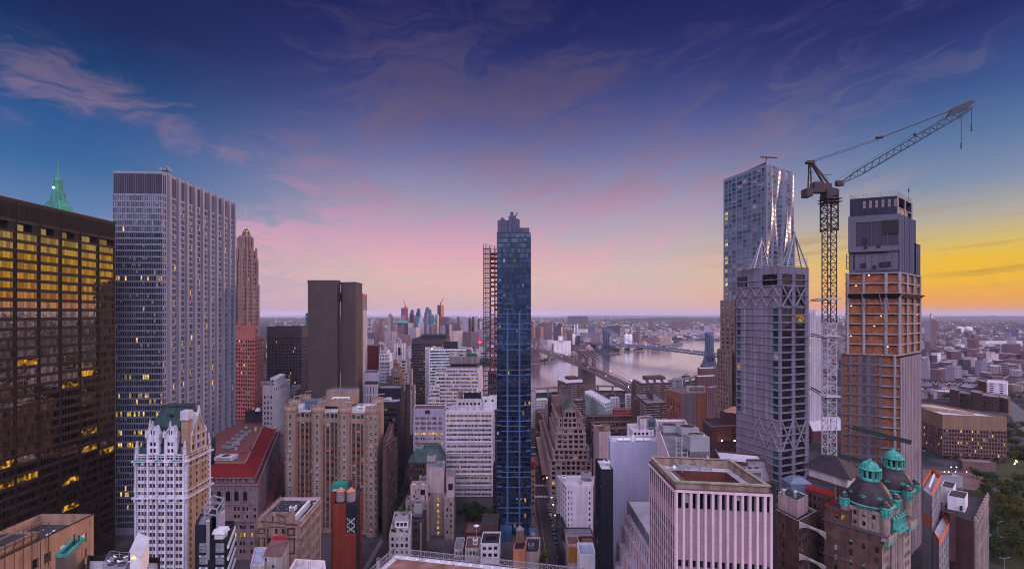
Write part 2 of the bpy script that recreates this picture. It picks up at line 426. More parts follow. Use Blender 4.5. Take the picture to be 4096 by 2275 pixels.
def water_tank(x,y,z,r,h,label,roofm=None,body=None,legs=2.0,cone=.5,group=None):
 """round wooden roof tank: legs, staved barrel with hoops, conical lid"""
 t=empty('water_tank',(x,y,z),label,'water tank',group)
 q=MB();zb=z+legs
 for i in range(6):
  a=2*pi*i/6;q.beam((x+r*.8*cos(a),y+r*.8*sin(a),z),(x+r*.8*cos(a),y+r*.8*sin(a),zb),.22)
 q.cyl((x,y),r*1.05,r*1.05,zb-.25,zb,14);q.build('support_frame',STEEL_D,t,(x,y,z))
 q=MB();q.cyl((x,y),r,r*.96,zb,zb+h,20);q.build('barrel',body or WOOD,t,(x,y,z))
 q=MB()
 for i in range(5):zz=zb+h*(.08+.2*i);q.lathe((x,y),[(r*1.0,zz),(r*1.025,zz+.04),(r*1.0,zz+.12)],20)
 q.build('hoop',STEEL_D,t,(x,y,z))
 q=MB();q.lathe((x,y),[(r*1.1,zb+h-.05),(r*1.1,zb+h+.08),(.15,zb+h+r*2*cone),(.01,zb+h+r*2*cone+.2)],20);q.build('lid',roofm or TANKROOF,t,(x,y,z))
 return t
def cooling_tower(x,y,z,w,dp,h,label,group=None,rot=0.0):
 """boxy fan cooling tower: louvred base, cladding, fan ring with blades"""
 t=empty('cooling_tower',(x,y,z),label,'cooling tower',group)
 ca,sa=cos(rot),sin(rot)
 def P(a,b):return(x+a*ca-b*sa,y+a*sa+b*ca)
 def rect(k,d=0.0):return[P(-w/2*k-d,-dp/2*k-d),P(w/2*k+d,-dp/2*k-d),P(w/2*k+d,dp/2*k+d),P(-w/2*k-d,dp/2*k+d)]
 q=MB();q.prism(rect(.96),z,z+h*.3);q.build('louvre_base',STEEL_D,t,(x,y,z))
 q=MB()
 for i in range(7):
  zz=z+h*(.03+.04*i);q.prism(rect(.985),zz,zz+h*.02)
 for a,b in((-.5,-.5),(0,-.5),(.5,-.5),(.5,0),(.5,.5),(-.5,0),(-.5,.5)):
  p=P(a*w*.98,b*dp*.98);q.box(p[0]-.12,p[0]+.12,p[1]-.12,p[1]+.12,z,z+h*.3)
 q.build('louvre',plain('mauve steel slat',(.22,.19,.24),.6),t,(x,y,z))
 q=MB();q.prism(rect(1.0),z+h*.3,z+h*.93);q.prism(rect(1.0,.08),z+h*.93,z+h*.95)
 for kx in(-.25,0,.25):
  p=P(kx*w,-dp/2-.03);q.box(p[0]-.05,p[0]+.05,p[1]-.03,p[1]+.03,z+h*.3,z+h*.93)
 q.build('casing',STEEL,t,(x,y,z))
 r=min(w,dp)*.42;zt=z+h*.95
 q=MB();q.lathe((x,y),[(r,zt),(r*.96,zt+.5),(r*.98,zt+h*.1),(r*.92,zt+h*.1),(r*.9,zt+.2)],24);q.build('fan_ring',plain('fan ring steel',(.24,.22,.22),.5,.4),t,(x,y,z))
 q=MB();q.cyl((x,y),r*.14,r*.12,zt,zt+.7,10)
 for i in range(6):
  a=2*pi*i/6;q.beam((x,y,zt+.45),(x+r*.86*cos(a),y+r*.86*sin(a),zt+.45),.5,.06)
 q.cyl((x,y),r*.9,r*.9,zt-.1,zt+.05,24);q.build('fan',plain('fan blade',(.06,.05,.05),.5),t,(x,y,z))
 return t
def roof_unit(x,y,z,w,d,h,label,mat=None,rot=0.0,group=None,fans=1):
 """packaged air unit: plinth, casing with grille, round fans on top"""
 t=empty('air_unit',(x,y,z),label,'air unit',group);ca,sa=cos(rot),sin(rot)
 def P(a,b):return(x+a*ca-b*sa,y+a*sa+b*ca)
 def rc(k,e=0):return[P(-w/2*k-e,-d/2*k-e),P(w/2*k+e,-d/2*k-e),P(w/2*k+e,d/2*k+e),P(-w/2*k-e,d/2*k+e)]
 q=MB();q.prism(rc(.9),z,z+.25);q.build('plinth',STEEL_D,t,(x,y,z))
 q=MB();q.prism(rc(1),z+.25,z+h*.9);q.prism(rc(1,.06),z+h*.9,z+h);q.build('casing',mat or STEEL,t,(x,y,z))
 q=MB()
 for i in range(5):zz=z+h*(.3+.1*i);p0=P(-w*.42,-d/2-.03);p1=P(w*.42,-d/2-.03);q.beam((*p0,zz),(*p1,zz),.05,h*.05)
 q.build('grille',STEEL_D,t,(x,y,z))
 for i in range(fans):
  c=P((i+.5)/fans*w-w/2,0);r=min(w/fans,d)*.36
  q=MB();q.cyl(c,r,r,z+h,z+h+.22,14);q.build('fan',STEEL_D,t,(x,y,z))
 return t
def railing(pts,z,h=1.1,parent=None,org=(0,0,0),mat=None,name='railing',step=2.0,closed=False):
 q=MB();P=list(pts)+([pts[0]]if closed else[])
 for a,b in zip(P[:-1],P[1:]):
  L=hypot(b[0]-a[0],b[1]-a[1]);n=max(1,int(L/step))
  for i in range(n+1):
   t=i/n;X,Y=a[0]+(b[0]-a[0])*t,a[1]+(b[1]-a[1])*t;q.beam((X,Y,z),(X,Y,z+h),.07)
  for zz in(.5,1.0):q.beam((a[0],a[1],z+h*zz),(b[0],b[1],z+h*zz),.06)
 return q.build(name,mat or STEEL,parent,org)
def leaf_mat(name,c1,c2_):
 if name in MATS:return MATS[name]
 m=bpy.data.materials.new(name);m.use_nodes=True;t=m.node_tree;t.nodes.clear();k=NT(t)
 geo=k.new('ShaderNodeNewGeometry');oi=k.new('ShaderNodeObjectInfo')
 r=k.math('FRACT',k.math('ADD',geo.outputs['Random Per Island'],oi.outputs['Random']))
 f=k.math('ADD',k.math('MULTIPLY',r,.55),k.math('MULTIPLY',oi.outputs['Random'],.45))
 c=k.mix(f,(*c1,1),(*c2_,1))
 d=k.new('ShaderNodeBsdfDiffuse');t.links.new(c,d.inputs[0])
 tr=k.new('ShaderNodeBsdfTranslucent');t.links.new(c,tr.inputs[0])
 mx=k.new('ShaderNodeMixShader');mx.inputs[0].default_value=.25;t.links.new(d.outputs[0],mx.inputs[1]);t.links.new(tr.outputs[0],mx.inputs[2])
 o=k.new('ShaderNodeOutputMaterial');t.links.new(mx.outputs[0],o.inputs[0]);MATS[name]=m;return m
LEAF=leaf_mat('dark leaves',(.018,.034,.012),(.05,.08,.028))
LEAF_B=leaf_mat('autumn tinged leaves',(.035,.045,.010),(.10,.085,.022))
LEAF_G=leaf_mat('bright green leaves',(.05,.12,.02),(.12,.22,.05))
BARK=plain('bark',(.06,.045,.035),.9)
def tree_proto(seed,r,h,leafm,nl=420,ls=.9):
 rd=random.Random(seed);t=bpy.data.objects.new('tree',None);COL.objects.link(t)
 q=MB();th=h*.42
 pts=[(0,0,0),(rd.uniform(-.2,.2),rd.uniform(-.2,.2),th)]
 q.cyl((0,0),.32,.2,0,th,7)
 lobes=[]
 for i in range(7):
  a=rd.uniform(0,2*pi);rr=r*rd.uniform(.25,.62);zz=h*rd.uniform(.45,.86)
  lobes.append((rr*cos(a),rr*sin(a),zz,r*rd.uniform(.32,.52)))
  q.tube((0,0,th*.8),(rr*cos(a),rr*sin(a),zz),.09,5)
 lobes.append((0,0,h*.72,r*.55));q.build('trunk',BARK,t)
 q=MB()
 for i in range(nl):
  l=rd.choice(lobes);u=rd.uniform(-1,1);a=rd.uniform(0,2*pi);s=sqrt(1-u*u);rr=l[3]*(rd.random()**.35)
  c=Vector((l[0]+rr*s*cos(a),l[1]+rr*s*sin(a),l[2]+rr*u*.8))
  n=Vector((s*cos(a)+rd.uniform(-.6,.6),s*sin(a)+rd.uniform(-.6,.6),u+.5+rd.uniform(-.6,.6))).normalized();e1=n.orthogonal().normalized();e2=n.cross(e1)
  w=ls*rd.uniform(.5,1.2)
  q.add([tuple(c+e1*w*.5),tuple(c+e2*w*.6),tuple(c-e1*w*.5),tuple(c-e2*w*.6)],[(0,1,2,3)])
 q.build('crown',leafm,t);return t
PROTOS={}
def tree(x,y,z,size,label,kind='dark',group=None):
 seed=RND.randint(0,3);key=(kind,seed);first=key not in PROTOS
 if first:PROTOS[key]=tree_proto(seed+5,5.2,11.0,{'dark':LEAF,'autumn':LEAF_B,'bright':LEAF_G}[kind])
 o=PROTOS[key]if first else copy_tree(PROTOS[key])
 o.location=(x,y,z);s=size/11.0;o.scale=(s*RND.uniform(.9,1.15),s*RND.uniform(.9,1.15),s*RND.uniform(.9,1.1));o.rotation_euler.z=RND.uniform(0,6.3)
 for kx in('label','category','group'):
  if kx in o:del o[kx]
 return tag(o,label,'tree',group)
def bush(x,y,z,s,label,leafm=None,group=None):
 rd=random.Random(RND.random());q=MB()
 for i in range(70):
  u=rd.uniform(-.2,1);a=rd.uniform(0,2*pi);r=s*sqrt(max(0,1-u*u))*rd.uniform(.5,1)
  c=Vector((x+r*cos(a),y+r*sin(a),z+s*.35+s*.9*u));n=Vector((rd.gauss(0,1),rd.gauss(0,1),rd.gauss(0,1))).normalized();e1=n.orthogonal().normalized();e2=n.cross(e1);w=s*.34
  q.add([tuple(c+e1*w),tuple(c+e2*w),tuple(c-e1*w),tuple(c-e2*w)],[(0,1,2,3)])
 return tag(q.build('potted_bush',leafm or LEAF_G,None,(x,y,z)),label,'bush',group)
def box_planter(x,y,z,w,d,label):pass
CARP={}
def car(x,y,z,rz,col,label,group):
 if col not in CARP:
  t=bpy.data.objects.new('parked_car',None);COL.objects.link(t)
  paint=plain('car paint '+col,{'black':(.012,.012,.015),'grey':(.16,.16,.18),'white':(.6,.6,.62),'red':(.35,.02,.02),'blue':(.03,.06,.16),'yellow':(.6,.38,.03)}[col],.3,.2)
  prof=[(-2.2,.35),(2.2,.35),(2.25,.75),(1.2,.95),(.45,1.42),(-1.2,1.45),(-1.95,1.0),(-2.25,.9)]
  q=MB();n=len(prof);vs=[(-.88,a,b)for a,b in prof]+[(.88,a,b)for a,b in prof]
  q.add(vs,[tuple(range(n)),tuple(range(2*n-1,n-1,-1))]+[(i,(i+1)%n,n+(i+1)%n,n+i)for i in range(n)]);q.build('body',paint,t,solid=False)
  for nm,pr in(('windscreen',[(.52,1.40),(1.12,1.0)]),('rear_window',[(-1.25,1.43),(-1.88,1.05)])):
   q=MB();(a,b),(c,d)=pr;q.quad((-.75,a,b+.03),(.75,a,b+.03),(.8,c,d+.03),(-.8,c,d+.03));q.build(nm,G_DARK,t,solid=False)
  for sx in(-1,1):
   q=MB();X=sx*.895;q.poly([(X,1.0,1.0),(X,.42,1.36),(X,-1.15,1.38),(X,-1.75,1.02)]);q.build('side_window',G_DARK,t,solid=False)
   for yy in(-1.35,1.4):
    q=MB();q.tube((sx*.72,yy,.34),(sx*.93,yy,.34),.34,12);q.build('wheel',STEEL_D,t,solid=False)
  for sx in(-1,1):
   q=MB();q.box(sx*.65-.18,sx*.65+.18,2.2,2.27,.6,.74);q.build('headlight',WHITE,t,solid=False)
  CARP[col]=t;o=t
 else:o=copy_tree(CARP[col])
 o.location=(x,y,z);o.rotation_euler.z=rz
 for kx in('label','category','group'):
  if kx in o:del o[kx]
 return tag(o,label,'car',group)
def lamp_spot(x,y,z,r,mat,label,group,cat='light',name='street_light'):
 q=MB();q.lathe((x,y),[(.01,z-r),(r*.8,z-r*.6),(r,z),(r*.8,z+r*.6),(.01,z+r)],6)
 return tag(q.build(name,mat,None,(x,y,z),solid=False),label,cat,group)
L_WARM=lampm('sodium lamp',(1,.50,.10),9);L_YEL=lampm('yellow lamp',(1,.72,.25),9);L_WHITE=lampm('white lamp',(1,.95,.85),9)
L_GREEN=lampm('green lamp',(.1,1,.5),6);L_RED=lampm('red lamp',(1,.03,.02),6)
def finish_windows():
 bvh=BVHTree.FromPolygons([Vector(v)for v in ALLPOLY_V],ALLPOLY_F)
 eye=Vector((0,0,H))
 for b in WINQ:
  sc=[]
  for w in b.win:
   (x,y,z),a,W,h,v,st,mats=w
   u=Vector((cos(a),sin(a),0));nrm=Vector((u.y,-u.x,0));c=Vector((x,y,z))+u*(W/2)+Vector((0,0,h/2));d=c-eye
   vis=0.0
   if c.y>5:
    X=CX+c.x/c.y*F;Y=CY-(c.z-H)/c.y*F
    if-20<X<4116 and-20<Y<2295 and nrm.dot(d)<0:
     L=d.length;hit=bvh.ray_cast(eye,d.normalized(),L-.7)
     area=W*h*abs(nrm.dot(d)/L)/(L*L)
     vis=area*(1.0 if hit[0]is None else 1e-3)
   sc.append(vis)
  order=sorted(range(len(sc)),key=lambda i:-sc[i]);big=set(i for i in order[:100]if sc[i]>0)
  rest=MB();rm={};rl=[]
  for i,w in enumerate(b.win):
   (x,y,z),a,W,h,v,st,mats=w
   if i in big:
    o=bpy.data.objects.new('window',pane_mesh(W,h,v,st,mats));COL.objects.link(o);o.parent=b.e
    o.location=(x-b.org[0],y-b.org[1],z-b.org[2]);o.rotation_euler.z=a
   elif sc[i]>0 or st[2]>=0:
    ca,sa=cos(a),sin(a);q=MB()
    pane_quads(q,W,h,v,st,lambda X,Z:(x+X*ca,y+X*sa,z+Z))
    for mi,mt in enumerate(mats):
     if mt.name not in rm:rm[mt.name]=len(rl);rl.append(mt)
    o0=len(rest.v);rest.v.extend(q.v)
    for f,mi in zip(q.f,q.m):rest.f.append(tuple(k+o0 for k in f));rest.m.append(rm[mats[mi].name]);rest.sm.append(False)
  if rest.f:tag(rest.build('window',rl,b.e,b.org,solid=False),kind='stuff')
W_BRONZE=wall_mat('dark bronze cladding',(.036,.026,.023),.2,.55,.12,.06)
W_LOUVRE=plain('dark louvre',(.020,.017,.018),.7)
def bronze_slab():
 X=-257.7;Yr,bay=311.7,12.45;nb=11;Yl=Yr-bay*nb;zt=211.2
 b=Bld('office_slab','dark bronze office slab at the left edge with golden mirror windows','building',(X,Yr,0))
 P=[Vector((X-55,Yl)),Vector((X,Yl)),Vector((X,Yr)),Vector((X-55,Yr))]
 a,c=P[1],P[2]
 col=[]
 for i in range(nb):col.append((i*bay+.55,(i+1)*bay-.55))
 rw=[];z=194.3
 while z>8:rw.append((z-3.55,z));z-=5.1
 def lit(i,j):
  k=len(rw)-1-j
  if k in(13,14,15):return .18
  return .10 if k>15 else .01
 def kinds(i,j):
  k=len(rw)-1-j
  if(i,k)in((7,14),(8,13),(9,16),(8,23),(9,24),(9,20),(6,19),(10,24),(8,30)):return 'l'
  return 'd'
 b.face(a,c,0,195.0,col,rw,W_BRONZE,d=.5,mats=(FRAME_B,G_BRONZE,BLIND_BROWN,LIT_AMBER),style=(6,1,.16),lit=lit,blind=0,kinds=None)
 slot=[(i*bay+.55,(i+1)*bay-.55)for i in range(nb)]
 b.face(a,c,195.0,200.4,slot,[(195.4,199.5)],W_BRONZE,d=2.6,mats=(FRAME_B,G_BRONZE,BLACK,LIT),style=(4,1,.2),blind=0,part='wall#2',kinds=lambda i,j:'d')
 b.face(a,c,200.4,zt,[],[],W_BRONZE,part='wall#3')
 for i in range(nb):
  y0=Yl+i*bay+.5;q=b.mb('louvre_panel#%d'%i,W_LOUVRE)
  q.box(X+.02,X+.12,y0,y0+bay-1.0,201.3,209.2)
  for k in range(26):yy=y0+.25+k*(bay-1.4)/25;q.box(X+.12,X+.34,yy,yy+.16,201.3,209.2)
  q2=b.mb('pier',W_BRONZE);q2.box(X+.02,X+.5,y0-.62,y0-.38,0,zt-1.2)
  if i<9:b.mb('slot_wall',BLACK).box(X-2.5,X-.3,y0+bay-4.4,y0+bay-1.0,195.45,199.45)
 b.mb('coping',W_BRONZE).box(X-1,X+.55,Yl,Yr+.4,zt-1.1,zt+.25)
 for i in(0,2,3):side(b,P,i,0,zt,W_BRONZE,part='wall#4')
 b.roof(P,zt-1,zt,ROOF_DARK,W_BRONZE);b.done()
LIT_AMBER=glow('amber lit room',(1,.47,.05),.8,.97,.32)
bronze_slab()
W_ALU=wall_mat('pale aluminium',(.27,.27,.335),.08,.45,.08,.08)
W_ALUD=wall_mat('dark aluminium louvre',(.045,.045,.085),.12,.6,.1,.1,(1.56,.0))
G_CHASE=glass('tower glass',(.018,.035,.060),.20,.03,.3,.6,(.75,.9,1))
def metal_tower():
 L,C=c2(453,330),c2(650,331.5);Rr=c2(935,424);P=para(L,C,Rr);zt=250.2
 b=Bld('skyscraper','tall pale metal skyscraper with long colonnaded side facing the street','building',(C[0],C[1],0));zl=234.2
 WA=(C-L).length;n=22;cw=WA/n
 rw=[];z=233.3
 while z>6:rw.append((z-3.15,z));z-=4.25
 mech=lambda j:(len(rw)-1-j)in(9,)
 bandl={13:.8,29:.35,32:.5,33:.45,35:.6,38:.7,40:.5,41:.4,47:.5,48:.5}
 def litA(i,j):return bandl.get(len(rw)-1-j,.012)*.55
 b.face(L,C,0,zl,[(i*cw+.06,(i+1)*cw-.06)for i in range(n)],rw,W_ALU,d=.25,mats=(FRAME_D,G_CHASE,BLIND,LIT),style=(1,1,.09),lit=litA,blind=.05,kinds=lambda i,j:'F' if False else None)
 q=b.mb('mullion',plain('grey mullion',(.17,.17,.22)));u=(C-L).normalized();nn=Vector((u.y,-u.x))
 for i in range(n+1):
  p=L+u*(i*cw);q.beam((p.x+nn.x*.12,p.y+nn.y*.12,0),(p.x+nn.x*.12,p.y+nn.y*.12,zt-.9),.14)
 b.face(L,C,zl,zt,[(.3,WA-.3)],[(zl+.6,zt-1.7)],W_ALU,d=.12,part='wall#2',mats=(W_ALUD,W_ALUD,W_ALUD,W_ALUD),style=(1,1,0),blind=0,kinds=lambda i,j:'d')
 WB=(Rr-C).length;u=(Rr-C).normalized();nn=Vector((u.y,-u.x));m0=5.0;bay=(WB-m0)/9
 cl=[(.5,1.9),(2.3,3.7)]
 for i in range(9):
  for k in range(4):x=m0+i*bay+2.4+k*(bay-2.6)/4;cl.append((x,x+(bay-2.6)/4-.26))
 b.face(C,Rr,0,zl,cl,rw,W_ALU,part='wall#3',d=.3,mats=(FRAME_D,G_CHASE,BLIND,LIT),style=(1,1,.09),lit=lambda i,j:.05 if len(rw)-1-j>14 else .02,blind=.18)
 b.face(C,Rr,zl,zt,[(c[0],c[1])for c in cl],[(zl+.6,zt-1.9)],W_ALU,part='wall#4',d=.2,mats=(W_ALUD,W_ALUD,W_ALUD,W_ALUD),style=(1,1,0),blind=0,kinds=lambda i,j:'d')
 for i in range(10):
  p=C+u*(m0+i*bay+.2)if i<9 else Rr-u*1.2
  A=[p+nn*.0,p+u*2.0+nn*.0,p+u*2.0+nn*1.7,p+nn*1.7]
  b.mb('column#%d'%i,W_ALU).prism([A[1],A[0],A[3],A[2]][::-1],0,zt+.15)
 for k in(2,3):side(b,P,k,0,zt,W_ALU,part='wall#5')
 b.roof(P,zt-1,zt,ROOF_DARK,W_ALU);b.done()
 t=empty('antenna_mast',(px(672,338),338,zt),'cluster of round dishes on a lattice mast over the pale metal skyscraper','antenna')
 x0,y0=px(668,338),338;q=MB()
 for dx in(-2.5,0,2.5):
  q.beam((x0+dx,y0,zt-1),(x0+dx,y0,zt+5-abs(dx)*.5),.3);q.beam((x0+dx,y0,zt),(x0,y0,zt+3),.2)
 q.beam((x0-4,y0,zt+2.5),(x0+4,y0,zt+2.5),.3);q.build('mast',STEEL_D,t,t.location)
 for dx,dz,r in((-3.6,3.4,1.1),(-1,3.2,.8),(2.0,3.6,1.0),(3.6,2.2,1.1),(.4,5.0,.7)):
  q=MB();a=Vector((x0+dx,y0-.6,zt+dz));q.tube(a,a+Vector((.25,-.7,0)),r,12);q.build('dish',plain('dish grey',(.25,.25,.3),.5),t,t.location)
metal_tower()
def copper_spire():
 Y=470;cx=px(232,Y);X=lambda d:d*Y/F;z=lambda y:pz(y,Y)
 cxx=px(233,Y);b=Bld('spire_tower','stone tower with steep green copper roof and slender spire far behind the dark slab','tower',(cxx,Y,0))
 wall=wall_mat('pale brick',(.32,.27,.24))
 sq=lambda h:[(cxx-h,Y-h),(cxx+h,Y-h),(cxx+h,Y+h),(cxx-h,Y+h)]
 b.mb('shaft',wall).prism(sq(13),0,z(870))
 q=b.mb('roof',COPPER);q.loft(sq(11.2),z(868),sq(5.2),z(806),0)
 for i in range(-4,5):
  for sg in(-1,1):
   q.beam((cxx+i*2.3,Y-11.2,z(866)),(cxx+i*1.1,Y-5.2,z(806)),.35)
 q=b.mb('lantern',COPPER)
 q.prism(ring_pts((cxx,Y),5.4,8,pi/8),z(806),z(780));q.prism(ring_pts((cxx,Y),4.3,8,pi/8),z(780),z(765));q.prism(ring_pts((cxx,Y),3.2,8,pi/8),z(765),z(730))
 for i in range(8):
  a=pi/8+2*pi*i/8
  for r,y0,y1 in((5.4,806,772),(3.3,772,722)):
   q.beam((cxx+r*cos(a),Y+r*sin(a),z(y0)),(cxx+r*cos(a),Y+r*sin(a),z(y1)),.9)
 b.mb('spire',COPPER).loft(ring_pts((cxx,Y),2.7,8),z(730),ring_pts((cxx,Y),.5,8),z(686),0)
 b.mb('finial',COPPER).lathe((cxx,Y),[(.5,z(686)),(.9,z(680)),(.35,z(672)),(.12,z(632)),(.02,z(630))],8)
 b.done();lamp_spot(cxx+1.5,Y-6.5,z(757),1.1,lampm('spire lamp',(1,.9,.7),5),'bright lamp on the green copper spire',None)
copper_spire()
W_DECO=wall_mat('mauve deco brick',(.25,.175,.17),.14,.85,.2,.1)
W_DECOD=wall_mat('dark deco brick',(.15,.10,.12),.14,.85,.2,.1)
def deco_spire():
 Y=560;s=Y/F;z=lambda y:pz(y,Y);cx=px(986,Y)
 b=Bld('deco_skyscraper','slim stepped art deco skyscraper with needle spire and lit crown','skyscraper',(cx,Y,0))
 st=[(54,1150,0,15),(49,1050,1150,12),(44,1004,1050,8),(27,962,1004,4),(20,950,962,0)]
 def sq(w,k=0.0):
  A=[(cx-w,Y-w*.45),(cx+w*.12,Y-w),(cx+w,Y-w*.1),(cx-w*.1,Y+w*.6)]
  return[Vector(p)for p in A]
 zz=0
 for i,(hw,yt,yb,_)in enumerate(st):
  P=sq(hw*s);z0=0 if i==0 else z(yb);z1=z(yt)
  for k in range(4):
   n=(7,6,5,3,0)[i]
   side(b,P,k,z0,z1,W_DECO,n=n if k<2 else 0,p=4.4,h=2.1,fill=.45,part='wall#%d'%i,lit=.04,blind=.25,d=.3,style=(1,1,.15),m0=1.2)
  b.roof(P,z1,z1,ROOF_GREY,W_DECO,part='roof#%d'%i)
  for k in(0,1):
   a,c=P[k],P[k+1];u=(c-a).normalized();W=(c-a).length;nn=Vector((u.y,-u.x))
   for f in(.04,.33,.62,.95):
    p=a+u*(W*f);q=b.mb('buttress#%d'%i,W_DECOD if f in(.33,.62)else W_DECO);q.beam((p.x+nn.x*.5,p.y+nn.y*.5,z0),(p.x+nn.x*.5,p.y+nn.y*.5,z1+3*(1 if i<4 else .5)),1.8)
 q=b.mb('crown',W_DECO);q.loft(sq(20*s),z(950),sq(15*s),z(945),0)
 lm=lampm('yellow crown light',(.85,.8,.08),1.0)
 q=b.mb('lit_lantern',lm);q.loft(sq(14.5*s),z(946),sq(8.5*s),z(924),0)
 q=b.mb('lantern_rib',W_DECOD)
 for p,p2 in zip(sq(15.5*s),sq(8.5*s)):q.beam((*p,z(950)),(*p2,z(924)),1.2)
 for f in(.25,.5,.75):
  A,B_,C_=sq(15*s)[:3];A2,B2,C2=sq(8.8*s)[:3]
  q.beam((*(A.lerp(B_,f)),z(950)),(*(A2.lerp(B2,f)),z(928)),.8);q.beam((*(B_.lerp(C_,f)),z(950)),(*(B2.lerp(C2,f)),z(928)),.8)
 q.loft(sq(8.5*s),z(924),sq(4*s),z(914),0)
 b.mb('spire',plain('spire metal',(.35,.33,.38),.4,.4)).lathe((cx-.4,Y-2),[(1.6,z(920)),(1.1,z(905)),(.35,z(900)),(.22,z(824)),(.02,z(822))],8)
 b.done()
deco_spire()
W_SALMON=wall_mat('salmon granite',(.42,.17,.15),.1,.6,.1,.1)
def salmon():
 L,C,Rr=c2(933,476),c2(1018,470),c2(1056,500);P=para(L,C,Rr);zt=pz(1355,470)
 b=Bld('salmon_tower','salmon pink granite tower with grid of dark windows','building',(C[0],C[1],0))
 fs=(dict(n=9,p=3.9,h=2.3,fill=.62,m0=.3,style=(1,1,.1)),dict(n=6,p=3.9,h=2.3,fill=.66,m0=.3,style=(1,1,.1)))
 block(b,P,0,zt,W_SALMON,fs,ROOF_BROWN,.6,blind=.1,lit=.015)
 P2=para(c2(940,481),c2(1018,472),c2(1022,492));block(b,P2,zt,pz(1304,472),W_SALMON,(),ROOF_BROWN,.5)
 b.mb('chimney',W_SALMON).box(px(960,480)-1.6,px(960,480)+1.6,478,482,pz(1310,480),pz(1290,480));b.done()
salmon()
W_DSTEEL=wall_mat('dark steel fin wall',(.055,.05,.065),.12,.5,.1,.1)
simple('dark_office_block','dark finned office block left of the windowless brown monolith',1067,600,1207,600,1232,640,1306,W_DSTEEL,dict(n=24,p=3.9,h=2.4,fill=.6,top=14,style=(1,1,0),lit=.03,d=.3),dict(n=9,p=3.9,h=2.4,fill=.7,top=14,style=(1,1,0),d=.3,mats=(FRAME_D,G_OFFICE,BLIND,LIT)),ROOF_DARK,blind=.05)
simple('teal_tower','narrow teal glass tower peeping out left of the brown monolith',1222,900,1236,900,1250,930,1252,wall_mat('teal panel',(.03,.16,.19)),dict(n=4,p=4,h=2,fill=.7),None)
W_MONO=wall_mat('brown ribbed concrete',(.105,.082,.085),.14,.8,.05,.1,(.9,.18,.3))
def monolith():
 Y=430;b=Bld('windowless_slab','tall windowless brown concrete slab with one vertical notch','building',(px(1231,Y),Y,0));zt=pz(1122,Y)
 A=[c2(1231,Y),c2(1349,Y),c2(1361,Y+7),c2(1361,Y+30),c2(1231,Y+40)]
 B_=[c2(1362,Y+6),c2(1422,Y+2),c2(1449,Y+26),c2(1420,Y+60),c2(1362,Y+40)]
 q=b.mb('wall',W_MONO);q.prism(A,0,zt,cap=False);b.roof(A,zt-.8,zt,ROOF_DARK,W_MONO)
 q=b.mb('wall#2',W_MONO);q.prism(B_,0,zt-1.4,cap=False);b.roof(B_,zt-2.2,zt-1.4,ROOF_DARK,W_MONO,part='roof#2')
 b.mb('coping',W_DSTEEL).prism(inset(A,-.25),zt,zt+.35);b.mb('coping',W_DSTEEL).prism(inset(B_,-.25),zt-1.4,zt-1.05)
 b.mb('vent_slot',BLACK).box(px(1362,Y+4)-.8,px(1362,Y+4)+.5,Y+3.6,Y+6,pz(1204,Y),pz(1170,Y))
 b.done()
monolith()
def fin_tower():
 Y=500;W=wall_mat('white precast fin',(.55,.50,.50));b=Bld('striped_slab','narrow pale striped slab tower at the right edge of the brown monolith','building',(px(1447,Y),Y,0))
 P=[c2(1440,Y),c2(1452,Y),c2(1466,Y+40),c2(1454,Y+40)];zt=pz(1240,Y)
 side(b,P,0,0,zt,W);side(b,P,1,0,zt,W,n=5,p=4,h=3.2,fill=.5,style=(1,1,0));side(b,P,2,0,zt,W);side(b,P,3,0,zt,W);b.roof(P,zt,zt,ROOF_GREY,W)
 for i in range(6):
  p=P[1].lerp(P[2],i/5.0);b.mb('fin',W).beam((p.x+.4,p.y-.3,0),(p.x+.4,p.y-.3,zt),.8)
 W2=wall_mat('raw concrete frame',(.22,.20,.22));P2=inset(P,.5);b.mb('upper_frame',W2).prism(P2,zt,pz(1185,Y));b.mb('safety_net',plain('orange net',(.5,.10,.03))).prism(inset(P,.2),pz(1185,Y),pz(1173,Y));b.mb('hoist_mast',STEEL_D).beam((*P[2],zt),(*P[2],pz(1170,Y)),.5)
 b.done()
fin_tower()
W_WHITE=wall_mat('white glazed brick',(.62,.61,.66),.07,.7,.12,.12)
W_LILAC=wall_mat('lilac grey stone',(.36,.33,.38),.1,.8,.14,.12)
